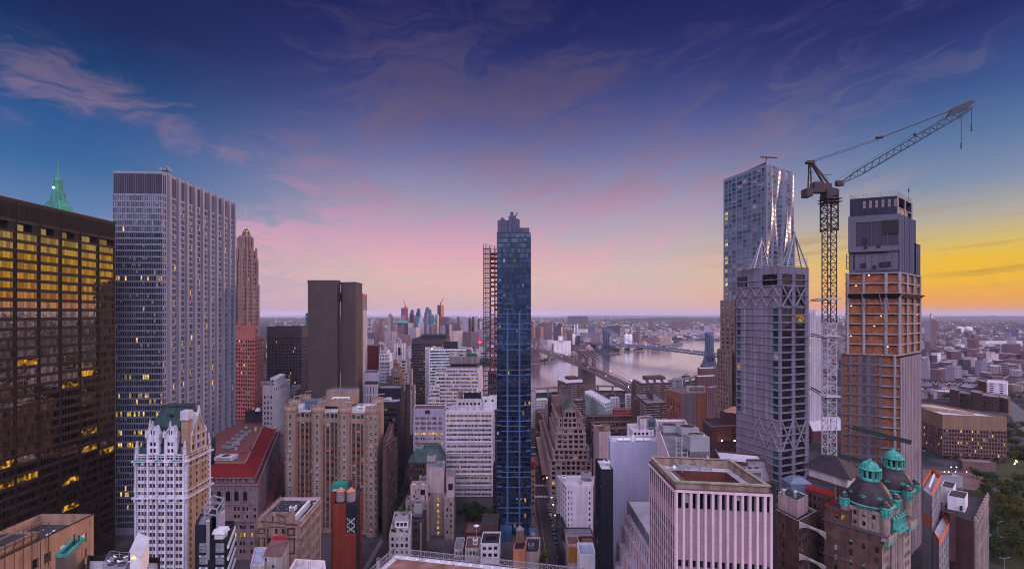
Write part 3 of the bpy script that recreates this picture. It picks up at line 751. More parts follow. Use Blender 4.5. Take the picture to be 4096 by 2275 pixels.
def white_block():
 L,C,Rr=c2(1050,420),c2(1094,420),c2(1161,470);P=para(L,C,Rr);zt=pz(1546,420)
 b=Bld('white_block','bright white block with round porthole windows below its eaves','building',(C[0],C[1],0))
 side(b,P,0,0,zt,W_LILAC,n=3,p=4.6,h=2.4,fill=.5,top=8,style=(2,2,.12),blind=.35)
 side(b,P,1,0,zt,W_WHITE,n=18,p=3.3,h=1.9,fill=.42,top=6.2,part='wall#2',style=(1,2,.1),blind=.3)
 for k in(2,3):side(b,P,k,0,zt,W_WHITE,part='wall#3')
 b.roof(P,zt-1,zt,ROOF_LAV,W_WHITE)
 u=(Rr-C).normalized();n=Vector((u.y,-u.x))
 for i in range(9):
  p=C+u*((i+.5)*(Rr-C).length/9);q=b.mb('porthole#%d'%i,[G_DARK,W_LILAC]);a=Vector((p.x,p.y,zt-3));nn=Vector((n.x,n.y,0))
  q.tube(a+nn*.02,a+nn*.10,1.0,14,0)
  q.tube(a+nn*.01,a+nn*.06,1.25,14,1)
 Pp=para(c2(1080,436),c2(1102,428),c2(1142,462));block(b,Pp,zt-.9,zt+5.5,W_WHITE,(dict(n=1,p=3,h=1.5),None),ROOF_LAV,.4,part='penthouse')
 b.done()
 roof_unit(px(1072,432),432,zt-1,9,6,4,'grey air unit on the white porthole block beside its penthouse',fans=2)
 simple('stepped_lilac_block','small lilac stone block stepping down right of the porthole block',1160,470,1178,462,1206,486,1562,W_LILAC,dict(n=3,p=3.4,h=1.7,fill=.4),dict(n=5,p=3.4,h=1.7,fill=.4),ROOF_GREY)
 roof_unit(px(1182,472),474,pz(1562,462)-.9,7,6,4.5,'grey louvred air unit on the small lilac stone block')
white_block()
W_TERRA=wall_mat('white terracotta',(.54,.53,.61),.12,.6,.22,.3)
W_TANB=wall_mat('tan party wall brick',(.36,.26,.19),.12,.85,.2,.3)
W_COPD=wall_mat('dark patinated copper',(.035,.075,.075),.25,.5,.3,.4)
def gothic():
 Y0=205;L,C,Rr=c2(541,Y0),c2(746,Y0),c2(843,222);P=para(L,C,Rr);D=P[3];ze=pz(1815,Y0)
 b=Bld('gothic_tower','white terracotta gothic tower with dark green mansard roof and pinnacles','tower',(C[0],C[1],0));W=(C-L).length;k=W/434.0
 prs=[(113,132),(140,161),(168,187),(208,230),(237,259),(283,306),(312,334),(357,379),(386,408),(431,453),(460,483)]
 cl=[((a-90)*k,(c-86)*k)for a,c in prs]
 pit=59.4*.4717*Y0/F;rw=[];z=ze-.3
 zz=pz(1600+470*.4717,Y0);
 i=0
 while zz-1.8>2:rw.append((zz-1.75,zz));zz-=pit
 b.face(L,C,0,ze,cl,rw,W_TERRA,d=.42,style=(1,2,.1),blind=.3,lit=.012,kinds=lambda i,j:('B' if i>=9 and(len(rw)-1-j)>=6 else None),mats=(FRAME_D,G_DARK,BLIND_BROWN,LIT2))
 u=(C-L).normalized();n=Vector((u.y,-u.x))
 for x in(96,198,271,346,420,500):
  p=L+u*((x-88)*k)+n*.3;b.mb('pier',W_TERRA).beam((p.x,p.y,0),(p.x,p.y,ze-.2),.62,.6)
 for x in(136,164,233.5,309,382.5,456.5):
  p=L+u*((x-88)*k)+n*.08;b.mb('mullion_shaft',W_TERRA).beam((p.x,p.y,0),(p.x,p.y,ze-.2),.15,.3)
 WB=(Rr-C).length;clb=[(WB*f,WB*f+1.0)for f in(.10,.33,.55,.68,.84)]
 b.face(C,Rr,0,ze,[(WB*.14,WB*.14+1.1),(WB*.38,WB*.38+1.1),(WB*.61,WB*.61+1.1),(WB*.75,WB*.75+1.0),(WB*.89,WB*.89+1.0)],rw,W_TANB,part='side_wall',d=.4,style=(1,2,.1),blind=.1,sill=None)
 q=b.mb('quoin',W_TERRA);nb_=Vector(((Rr-C).y,-(Rr-C).x)).normalized();ub=(Rr-C).normalized()
 for i in range(int(ze/1.1)):
  w=1.3 if i%2 else .8;p=C+nb_*.04
  q.box(min(p.x,p.x+.01),p.x+.06,C.y-.02,C.y+w,i*1.1,i*1.1+1.08)
  p2=Rr+nb_*.05;q.box(p2.x-.01,p2.x+.06,Rr.y-w-.6,Rr.y+.02,i*1.1,i*1.1+1.08)
 for kx in(2,3):side(b,P,kx,0,ze,W_TANB,part='rear_wall')
 for y,h,o in((1840,.7,1.0),(1825,.25,.35),(1987,.6,1.0),(1962,.3,.55),(1868,.25,.3)):b.band(P,pz(y,Y0)-h,pz(y,Y0),o,W_TERRA)
 for x0,x1 in((88,190),(262,335),(405,500)):
  p,p2=L+u*((x0-88)*k)+n*1.05,L+u*((x1-88)*k)+n*1.05;zc=pz(1839,Y0);b.mb('copper_flashing',COPPER).beam((*p,zc),(*p2,zc),.5,.3)
 q=b.mb('bracket',W_TERRA)
 for y in(1990,1843):
  for i in range(7):p=L+u*(W*(i+.1)/6.25)+n*.6;zb=pz(y,Y0);q.box(p.x-.35,p.x+.35,p.y-.45,p.y+.5,zb-1.5,zb-.6)
 dv=(D-L);top=pz(1626,Y0+5)
 Pe=inset(P,.5);A=[P[0].lerp(P[2],.0)]
 rt=[L+u*W*.58*.62+dv*.30,L+u*W*.86+dv*.30,L+u*W*.86+dv*.62,L+u*W*.36+dv*.62]
 q=b.mb('mansard_roof',W_COPD);q.loft(Pe,ze,rt,top,0,cap=True)
 for f in[i/12.0 for i in range(1,12)]:
  p=Pe[0].lerp(Pe[1],f);p2=rt[0].lerp(rt[1],f);q.beam((p.x,p.y-.02,ze),(p2.x,p2.y-.02,top),.12)
 q.prism(inset(rt,-.4),top,top+.5)
 for i in range(6):p=rt[0].lerp(rt[1],(i+.5)/6);q.tube((p.x-.4,p.y,top+.5),(p.x+.7,p.y,top+.9),.3,8)
 for fz,fs in((.5,(.2,.36,.52,.68,.84)),(.16,(.1,.49,.92)),(.78,(.5,))):
  for f in fs:
   a=Pe[0].lerp(Pe[1],f).lerp(rt[0].lerp(rt[1],f),fz);z0=ze+(top-ze)*fz;q=b.mb('roof_dormer#%d'%int(f*100+fz*1000),[W_COPD,G_DARK])
   q.box(a.x-.6,a.x+.6,a.y-.7,a.y+1.2,z0,z0+1.3,0);q.quad((a.x-.45,a.y-.72,z0+.2),(a.x+.45,a.y-.72,z0+.2),(a.x+.45,a.y-.72,z0+1.15),(a.x-.45,a.y-.72,z0+1.15),1)
 pn=0
 def pinnacle(p,z0,h,w):
  q=b.mb('pinnacle#%d'%int(abs(p[0]*37+p[1]*11+z0)),W_TERRA);q.box(p[0]-w/2,p[0]+w/2,p[1]-w/2,p[1]+w/2,z0,z0+h*.45)
  q.lathe((p[0],p[1]),[(w*.55,z0+h*.45),(w*.8,z0+h*.5),(w*.4,z0+h*.62),(w*.55,z0+h*.68),(w*.3,z0+h*.8),(w*.45,z0+h*.86),(.01,z0+h)],8)
 for a,c_ in((187,292),(337,441)):
  A_,C_=L+u*((a-88)*k)+n*.15,L+u*((c_-88)*k)+n*.15;w=(C_-A_).length;zg=pz(1600+295*.4717,Y0);za=pz(1600+222*.4717,Y0)
  cc=[(w*.24,w*.44),(w*.53,w*.73)]
  b.face(A_,C_,ze-.3,zg,cc,[(ze+.6,ze+2.3),(ze+3.4,ze+5.1)],W_TERRA,part='gable#%d'%a,d=.35,style=(1,2,.1),blind=.2)
  q=b.mb('gable#%d'%a,W_TERRA);m=A_.lerp(C_,.5);Bk=n*-5.0
  q.poly([(*A_,zg),(*C_,zg),(*m,za)]);q.quad((*C_,ze),(*(C_+Bk),ze),(*(C_+Bk),zg),(*C_,zg));q.quad((*(A_+Bk),ze),(*A_,ze),(*A_,zg),(*(A_+Bk),zg))
  q.quad((*C_,zg),(*(C_+Bk),zg),(*(m+Bk*1.4),za),(*m,za));q.quad((*(A_+Bk),zg),(*A_,zg),(*m,za),(*(m+Bk*1.4),za))
  for s0,s1 in((A_,m),(C_,m)):q.beam((s0.x+n.x*.1,s0.y+n.y*.1,zg),(s1.x+n.x*.1,s1.y+n.y*.1,za+.25),.5,.45)
  for s0 in(.4,.6):p=A_.lerp(C_,s0)+n*.03;b.mb('gable#%d>slit_window#%d'%(a,int(s0*10)),BLACK).box(p.x-.22,p.x+.22,p.y-.05,p.y,zg+.3,zg+2.0)
  pinnacle(m+n*.1,za-.1,2.6,.7);pinnacle(A_+n*.1,zg-1.0,3.2,.8);pinnacle(C_+n*.1,zg-1.0,3.2,.8)
 pinnacle(L+u*.6+n*-.3,ze-.2,6.0,1.2);pinnacle(C-u*.8+n*-.3,ze-.2,6.0,1.2);pinnacle(Rr+Vector((-.6,-.6)),ze-.2,5.5,1.1);pinnacle(L+dv*.45+u*.8,ze+7,6.0,1.0)
 q=b.mb('side_gable',[W_TANB,W_TERRA]);g0,g1=C.lerp(Rr,.16),C.lerp(Rr,.76);gm=C.lerp(Rr,.48);za=pz(1648,212);zs=ze+7.0
 X_=nb_*.05
 q.poly([(*(g0+X_),ze),(*(g1+X_),ze),(*(g1+X_),zs),(*(gm+X_),za),(*(g0+X_),zs)],0)
 q.quad((*(g0+X_),zs),(*(gm+X_),za),(*(gm-nb_*6),za),(*(g0-nb_*6),zs),1);q.quad((*(gm+X_),za),(*(g1+X_),zs),(*(g1-nb_*6),zs),(*(gm-nb_*6),za),1);q.quad((*(g1+X_),ze),(*(g1-nb_*6),ze),(*(g1-nb_*6),zs),(*(g1+X_),zs),0);q.quad((*(g0-nb_*6),ze),(*(g0+X_),ze),(*(g0+X_),zs),(*(g0-nb_*6),zs),0)
 Y_=nb_*.22
 for p,q2,z0,z1 in((g0,gm,zs,za),(g1,gm,zs,za),(g0,g1,ze,ze),(g0,g0,ze,zs),(g1,g1,ze,zs),(g0,g1,ze+3.5,ze+3.5),(g0,g1,zs,zs),(g0.lerp(g1,.33),g0.lerp(g1,.33),ze,zs+4),(g0.lerp(g1,.67),g0.lerp(g1,.67),ze,zs+4)):q.beam((*(p+Y_),z0),(*(q2+Y_),z1),.42,.3,1)
 for f,z0 in((.5,ze+1),(.5,ze+4.6),(.5,ze+8.4),(.15,ze+1),(.85,ze+1),(.85,ze+4.6)):
  p=g0.lerp(g1,f)+nb_*.08;b.mb('side_gable>gable_window#%d'%int(f*100+z0*7),G_DARK).quad((p.x,p.y-.5,z0),(p.x,p.y+.5,z0),(p.x,p.y+.5,z0+1.8),(p.x,p.y-.5,z0+1.8))
 pinnacle(gm+nb_*.1,za-.2,3.0,.9);pinnacle(g1+nb_*.1,zs-.2,2.6,.8)
 cx,cy=C.x-1.1,C.y+2.2;zc=pz(1640,207)
 q=b.mb('chimney',[W_TANB,W_TERRA]);q.box(cx-1.5,cx+1.1,cy-1.6,cy+1.4,ze,zc-3.6,0);q.box(cx-1.8,cx+1.4,cy-1.9,cy+1.7,zc-3.6,zc,1);q.box(cx-1.95,cx+1.55,cy-2.05,cy+1.85,zc-3.9,zc-3.5,1)
 b.done()
gothic()
W_BANK=wall_mat('mauve bank stone',(.24,.18,.20),.2,.85,.15,.35,(1.0,.10))
RED_TILE=wall_mat('red clay tile',(.20,.018,.022),.22,.8,.08,.5,(.8,.3,.3))
W_REDDK=wall_mat('dusky red terrace',(.17,.055,.07),.2,.85,.1,.2)
def bank():
 ze=pz(1907,300);b=Bld('bank_palazzo','heavy stone bank palazzo with bright red hipped tile roof','building',(px(1018,300),300,0))
 A,C=c2(800,300),c2(1018,300);Fb=c2(1104,430);G_=Vector((Fb.x-34,440));Wd=(C-A).length
 P=[A,C,Fb,Vector((px(900,430),430))]
 zt=pz(1930,300);rowz=lambda y0,y1:(pz(y1,300),pz(y0,300));kx=300/F
 def X(xc):return px(820+xc*.3355,300)-A.x
 att=[(X(a),X(a+24))for a in(97,160,200,263,303,365,405,480)]
 b.face(A,C,zt,ze,att,[rowz(1919,1932-2)]if False else[(zt+.4,ze-.9)],W_BANK,part='attic',d=.4,mats=(FRAME_D,G_TEAL,BLIND,LIT),style=(1,1,.1),blind=0)
 A2,C2=c2(800,297),c2(1033,297);Fb2=c2(1117,432)
 def X2(xc):return px(820+xc*.3355,297)-A2.x
 arch=[(X2(a),X2(a+67))for a in(33,137,242,345,449)];za0,za1=pz(2004,297),pz(1972,297)
 z1=pz(1935,297);z2=pz(2014,297);z3=pz(2080,297)
 b.face(A2,C2,z2,z1,[],[],W_BANK,part='wall')
 q=b.mb('wall',W_BANK)
 for i,(a,c_)in enumerate(arch):
  p0,p1=A2.x+a,A2.x+c_;r=(p1-p0)/2;m=(p0+p1)/2;y=297-.03
  pts=[(p0,za0),(p1,za0)]+[(m+r*cos(t*pi/10),za1+r*sin(t*pi/10))for t in range(11)]
  w=b.mb('arched_window#%d'%i,[G_DARK,FRAME_D,W_BANK]);w.poly([(x,y,z)for x,z in pts],0)
  for t in range(len(pts)):
   (xa,zA),(xb,zB)=pts[t],pts[(t+1)%len(pts)];w.beam((xa,y-.15,zA),(xb,y-.15,zB),.55,.5,2)
  for f in(.33,.66):w.box(p0+2*r*f-.06,p0+2*r*f+.06,y-.06,y-.01,za0,za1+r*.7,1)
  w.box(p0,p1,y-.06,y-.01,za1-.1,za1+.1,1)
 prw=[(X2(a),X2(a+26))for a in(238,343,386,446,490,580)][1:]
 b.face(A2,C2,z3,z2,prw,[(pz(2072,297),pz(2057,297)),(pz(2042,297),pz(2026,297))],W_BANK,part='wall#2',d=.5,style=(1,2,.1))
 lower=[(X2(a),X2(a+22))for a in(310,337,364,415,440,465,535,560)];lo2=[(X2(a),X2(a+26))for a in(350,412,455,542)]
 b.face(A2,C2,pz(2120,297),z3,lower,[(pz(2114,297),pz(2101,297))],W_BANK,part='wall#3',d=.5,style=(1,1,.1))
 b.face(A2,C2,0,pz(2120,297),lo2,[(pz(y+16,297),pz(y,297))for y in(2130,2164,2196,2228,2258)][::-1],W_BANK,part='wall#4',d=.5,style=(1,2,.1),kinds=lambda i,j:'l' if j in(0,4)else 'd',mats=(FRAME_D,G_DARK,BLIND,LIT2 if False else LIT))
 for zz,o in((z1,.8),(z2,.4),(z3,1.0),(pz(2092,297),.5)):b.mb('cornice',W_BANK).beam((A2.x,297-o/2,zz-.3),(C2.x+o/2,297-o/2,zz-.3),o,.7)
 q=b.mb('arcade_frieze',W_BANK)
 for i in range(34):x=A2.x+i*1.1;q.box(x,x+.55,296.6,297.0,z1-3.2,z1-2.0)
 WB=(Fb2-C2).length
 b.face(C2,Fb2,0,z1,[(WB*(i+.2)/16,WB*(i+.62)/16)for i in range(16)],[(z1-30,z1-27),(z1-25,z1-22),(z1-18.5,z1-15.5),(z1-12.5,z1-4.5)],W_BANK,part='side_wall',d=.5,style=(2,3,.12),blind=.05)
 b.face(C,Fb,z1-1,ze,[(WB*(i+.2)/20,WB*(i+.6)/20)for i in range(19)],[(z1+.5,ze-.9)],W_BANK,part='side_attic',d=.4,style=(1,1,.1))
 q=b.mb('terrace',W_REDDK);q.poly([(*C,z1-.1),(*C2,z1-.1),(*Fb2,z1-.1),(*Fb,z1-.1)]);q.poly([(A2.x,297,z1-.1),(C2.x,297,z1-.1),(C.x,300,z1-.1),(A.x,300,z1-.1)])
 b.mb('parapet',W_BANK).beam((*C2,z1+.3),(*Fb2,z1+.3),.6,1.0)
 zr=pz(1852,314);r0=c2(981,315);r1=Vector((px(1065,442),442));rl=Vector((A.x,315));e=[A+Vector((0,-.8)),C+Vector((.6,-.8)),Fb+Vector((.8,0))]
 q=b.mb('tile_roof',RED_TILE);q.quad((*e[0],ze),(*e[1],ze),(*r0,zr),(*rl,zr));q.quad((*e[1],ze),(*e[2],ze),(*r1,zr),(*r0,zr))
 q.poly([(*e[2],ze),(r1.x-10,446,ze),(*r1,zr)])
 b.mb('eave',W_BANK).beam((*e[0],ze-.25),(*e[1],ze-.25),.7,.5);b.mb('eave',W_BANK).beam((*e[1],ze-.25),(*e[2],ze-.25),.7,.5)
 b.mb('ridge',wall_mat('ridge tile',(.30,.24,.18))).beam((*rl,zr),(*r0,zr),.7);b.mb('ridge',None).beam((*r0,zr),(*r1,zr),.7)
 dk=zr-.5;q=b.mb('roof_deck',wall_mat('dull red deck',(.21,.09,.09),.2,.85,.05,.2));q.poly([(*rl,dk),(*r0,dk),(*r1,dk),(r1.x-45,442,dk)])
 side(b,[Fb,Vector((Fb.x-30,470)),A,A],0,0,ze,W_BANK,part='rear_wall')
 tx=c2(1128,438);b.mb('corner_turret',W_BANK).cyl(tx,4.2,4.2,0,pz(1725,438),14);b.mb('corner_turret',None).cyl(tx,4.8,4.8,pz(1725,438)-2,pz(1725,438)+.8,14)
 b.mb('turret_copper_bay',COPPER).box(tx.x-2.4,tx.x+1.6,429,433,pz(1806,430),pz(1800,430));b.mb('lower_terrace',W_REDDK)
 l0,l1=c2(1060,297),c2(1137,420);zl=pz(2010,297);z_l1=zl
 b.mb('lower_terrace',W_REDDK).poly([(*C2,zl-14),(*l0,zl-14),(*l1,zl-14),(*Fb2,zl-14)])
 b.face(l0,l1,0,zl-13.4,[((i+.2)*6,(i+.6)*6)for i in range(20)],[(3,6),(9,12)],W_BANK,part='lower_wall',d=.4,style=(1,1,.1))
 b.done()
 x0,y0=px(905,330),332
 for i in range(5):
  cooling_tower(px(898+i*12,345+i*9),350+i*11,dk,7,5.5,2.8,('foremost','second','middle','fourth','rearmost')[i]+' fan unit in the row on the red roofed bank',group='fan units on the red roofed bank',rot=-.3)
 roof_unit(px(905,324),324,dk,12,7,2.6,'flat grey plant box at the front of the red roofed bank deck',ROOF_LAV,0)
 q=MB()
 for i in range(6):p=c2(944+i*8,345+i*13);q=MB();q.tube((p.x,p.y,dk+.4),(p.x,p.y,dk+2.2),1.2,10);tag(q.build('duct_drum',STEEL,None,(p.x,p.y,dk)),'fat silver duct drum in the row along the red roofed bank deck','duct','duct drums on the red roofed bank')
 q=MB();p=c2(994,340);q.box(p.x-4,p.x+4,337,344,dk,dk+.5);q.loft([(p.x-2.5,338),(p.x+2.5,338),(p.x+2.5,343),(p.x-2.5,343)],dk+.5,[(p.x-1,340),(p.x+1,340),(p.x+1,341.5),(p.x-1,341.5)],dk+3,0);tag(q.build('roof_vent',W_REDDK),'low pyramid vent on the red bank deck','vent')
 q=MB();p=c2(1022,400);q.cyl(p,1.2,1.2,dk,dk+2.5,10);q.cyl(p,1.6,.1,dk+2.5,dk+4,10);tag(q.build('roof_vent',STEEL),'small silver round vent farther back on the red bank deck','vent')
 q=MB();p=c2(1030,436);q.box(p.x-9,p.x+7,432,440,dk,dk+11);tag(q.build('plant_house',W_DSTEEL),'dark scaffolded plant house at the far end of the red roof','plant house')
 q=MB();p=c2(1032,431);q.lathe(p,[(2.4,dk+11),(2.2,dk+12.6),(.2,dk+14.4)],12);tag(q.build('ventilator',WHITE),'white domed cap on the dark plant house behind the red roof','roof cap')
bank()
W_CASTLE=wall_mat('tan castle brick',(.30,.215,.18),.1,.85,.14,.15,(4.7,.12,.03))
W_SPANDREL=wall_mat('rust spandrel',(.20,.065,.045),.12)
W_CASTROOF=ROOF_LAV
def castle():
 FL,FR,BR,BL=c2(1165,337),c2(1488,330),c2(1511,366),c2(1176,366);P=[FL,FR,BR,BL];zr=pz(1648,333)
 b=Bld('turreted_tower','tan brick tower with round battlemented turrets along its roof edge','tower',(FR[0],FR[1],0))
 W=(FR-FL).length;u=(FR-FL)/W;pit=4.71
 def X(xc):return(px(1000+xc*.2445,333)-FL.x)*W/(FR.x-FL.x)
 cl=[]
 for base in(0,437,880):cl+=[(X(740+base+d),X(740+base+d+w))for d,w in((0,36),(62,50),(140,54),(212,36))]
 rtop=(pz(1450+905*.2445,333),pz(1450+838*.2445,333))
 rw=[rtop];z=pz(1450+985*.2445,333)
 while z>4:rw.append((z-2.7,z));z-=pit
 nr=len(rw)
 CM=(FRAME_D,G_TEAL,BLIND,LIT2)
 b.mb('wall',[W_CASTLE,W_SPANDREL]);b.face(FL,FR,0,zr,cl,rw,W_CASTLE,d=.35,mats=CM,style=(2,1,.1),blind=.15,lit=.02,kinds=None)
 q=b.mb('wall',None)
 for i,(a,c_)in enumerate(cl):
  for j in range(1,nr-1):
   p0,p1=FL+u*a,FL+u*c_;z1=rw[j][0];z0=rw[j+1][1]
   q.quad((p0.x,p0.y-.03,z0),(p1.x,p1.y-.03,z0),(p1.x,p1.y-.03,z1),(p0.x,p0.y-.03,z1),1)
 for base in(0,437,880):
  for d in(49,126,203):x=X(740+base+d);p=FL+u*x;b.mb('rib',W_CASTLE).box(p.x-.3,p.x+.3,p.y-.35,p.y,4,rw[1][1]+1)
 WB=(BR-FR).length
 b.face(FR,BR,0,zr,[(WB*(i+.2)/9,WB*(i+.75)/9)for i in range(9)],rw[1:],W_CASTLE,part='side_wall',d=.35,mats=(FRAME_D,G_OFFICE,BLIND,LIT2),style=(1,1,.1))
 side(b,P,2,0,zr,W_CASTLE,part='rear_wall');side(b,P,3,0,zr,W_CASTLE,part='rear_wall')
 b.roof(P,zr,zr,ROOF_LAV,W_CASTLE)
 def turret(c,ztop,r,k,wins=True,full=True):
  q=b.mb('turret#%d'%k,W_CASTLE);n=20;z0=0 if full else zr-6
  q.cyl(c,r,r,z0,ztop-4.3,n,cap=False);q.lathe(c,[(r,ztop-4.5),(r*1.07,ztop-4.0),(r*1.07,ztop-.9),(r*.93,ztop-.9),(r*.93,ztop-2.4)],n)
  q.poly([(c[0]+r*.93*cos(2*pi*i/n),c[1]+r*.93*sin(2*pi*i/n),ztop-2.4)for i in range(n)])
  for i in range(10):
   a0=2*pi*i/10;a1=a0+.40;pts=[(c[0]+r*m*cos(a),c[1]+r*m*sin(a))for m,a in((1.07,a0),(1.07,a1),(.93,a1),(.93,a0))]
   q.prism(pts[::-1]if False else pts,ztop-.9,ztop)
  g=b.mb('flagpole_arm#%d'%k,STEEL);g.tube((c[0],c[1],ztop-2),(c[0],c[1],ztop+2.2),.28,6);g.tube((c[0],c[1],ztop+2.2),(c[0]+r*1.25,c[1]-.6,ztop+2.9),.32,6)
  if wins:
   for j in range(nr):
    zz=rw[j];zb,zt=(zz[0],zz[1])if j else(rw[0][0]-.4,rw[0][1]-.3)
    for a in((-2.25,-1.35)if k<3 else(-2.25,-1.45,-.7)):
     ux,uy=-sin(a),cos(a);w=1.75;R0=r*1.0
     x,y=c[0]+R0*cos(a)-ux*w/2,c[1]+R0*sin(a)-uy*w/2
     ox,oy=cos(a)*.06,sin(a)*.06
     b.win.append(((x+ox,y+oy,zb),atan2(uy,ux),w,zt-zb,RND.choice('ddddb'),(1,2,.16),(FRAME_L,G_TEAL,BLIND,LIT2)))
 r=4.25
 for k,(xc,Y,yt)in enumerate(((1165,337,1619),(1272,335,1621),(1380,333,1623),(1489,331,1625))):turret(c2(xc,Y),pz(yt,Y),r,k)
 turret(c2(1512,367),pz(1589,367),4.3,4,False);turret(c2(1178,364),pz(1597,364),4.2,5,False,False);turret(c2(1221,392),pz(1577,392),4.1,6,False,False)
 Z=zr;A=[c2(1271,343),c2(1397,343),c2(1424,357),c2(1298,357)];za=pz(1597,343)
 q=b.mb('plant_house',W_CASTLE);q.prism(A,Z+2.2,za,cap=False);b.roof(A,za-2,za,ROOF_GREY,W_CASTLE,part='plant_house_roof')
 B_=[c2(1304,356),c2(1425,356),c2(1437,370),c2(1335,370)];zb=pz(1565,356);q.prism(B_,Z,zb,cap=False);b.roof(B_,zb-.4,zb,ROOF_LAV,W_CASTLE,part='plant_house_roof')
 for i in range(6):p=A[0].lerp(A[1],i/5.0);b.mb('stilt',STEEL_D).beam((p.x,p.y+.5,Z),(p.x,p.y+.5,Z+2.3),.4)
 railing([B_[0],B_[1],B_[2],B_[3]],zb,1.1,b.e,b.org,STEEL,closed=True);railing([FL+Vector((3,.6)),FR+Vector((-3,.6))],zr,1.1,b.e,b.org,STEEL)
 for i,x in enumerate((1201,1234,1309,1343,1414,1449)):p=c2(x,334);b.mb('bracket_light#%d'%i,WHITE).beam((p.x,p.y,zr+.1),(p.x-1.2,p.y-1.5,zr-.5),.25)
 b.done()
 t=empty('pipe_rack',(px(1345,349),349,za),'white pipe loops lying on the tan plant house roof','pipework');q=MB()
 for y0,y1 in((344.5,345),(347,347.5)):q.tube((px(1330,346),y0,za+.8),(px(1395,346),y1,za+.8),.35,6)
 for x in(1330,1350,1372,1395):q.tube((px(x,346),344.5,za-1.8),(px(x,346),347.5,za+.8),.3,6)
 q.build('pipe',WHITE,t,t.location)
 x0,x1,y0,y1=px(1221,343),px(1273,343),341,352;t=empty('chiller_frame',(x0,y0,Z),'blue steel chiller frame beside the tan plant house on the turreted tower','chiller');bl=plain('blue painted steel',(.16,.22,.32),.5);q=MB()
 for x in(x0,(x0+x1)/2,x1):
  for y in(y0,y1):q.beam((x,y,Z),(x,y,Z+6.2),.35)
  q.beam((x,y0,Z+6),(x,y1,Z+6),.35)
 for zz in(1,3.5,6):q.beam((x0,y0,Z+zz),(x1,y0,Z+zz),.3);q.beam((x0,y1,Z+zz),(x1,y1,Z+zz),.3)
 q.build('frame',bl,t,t.location);q=MB();q.box(x0+.5,x1-.5,y0+.6,y1-.5,Z+1,Z+5.4);q.build('casing',plain('blue grey casing',(.13,.17,.24),.5),t,t.location)
 for i in range(5):q=MB();q.box(x0+1+i*1.8,x0+2+i*1.8,y0+1,y1-1,Z+5.4,Z+6.6);q.build('coil',bl,t,t.location)
 roof_unit(px(1447,340),339,zr,4.2,4,3.4,'white louvred unit near the right front turret of the tan tower',WHITE)
castle()
W_TAN=wall_mat('tan brick',(.30,.21,.16),.14,.85,.2,.25)
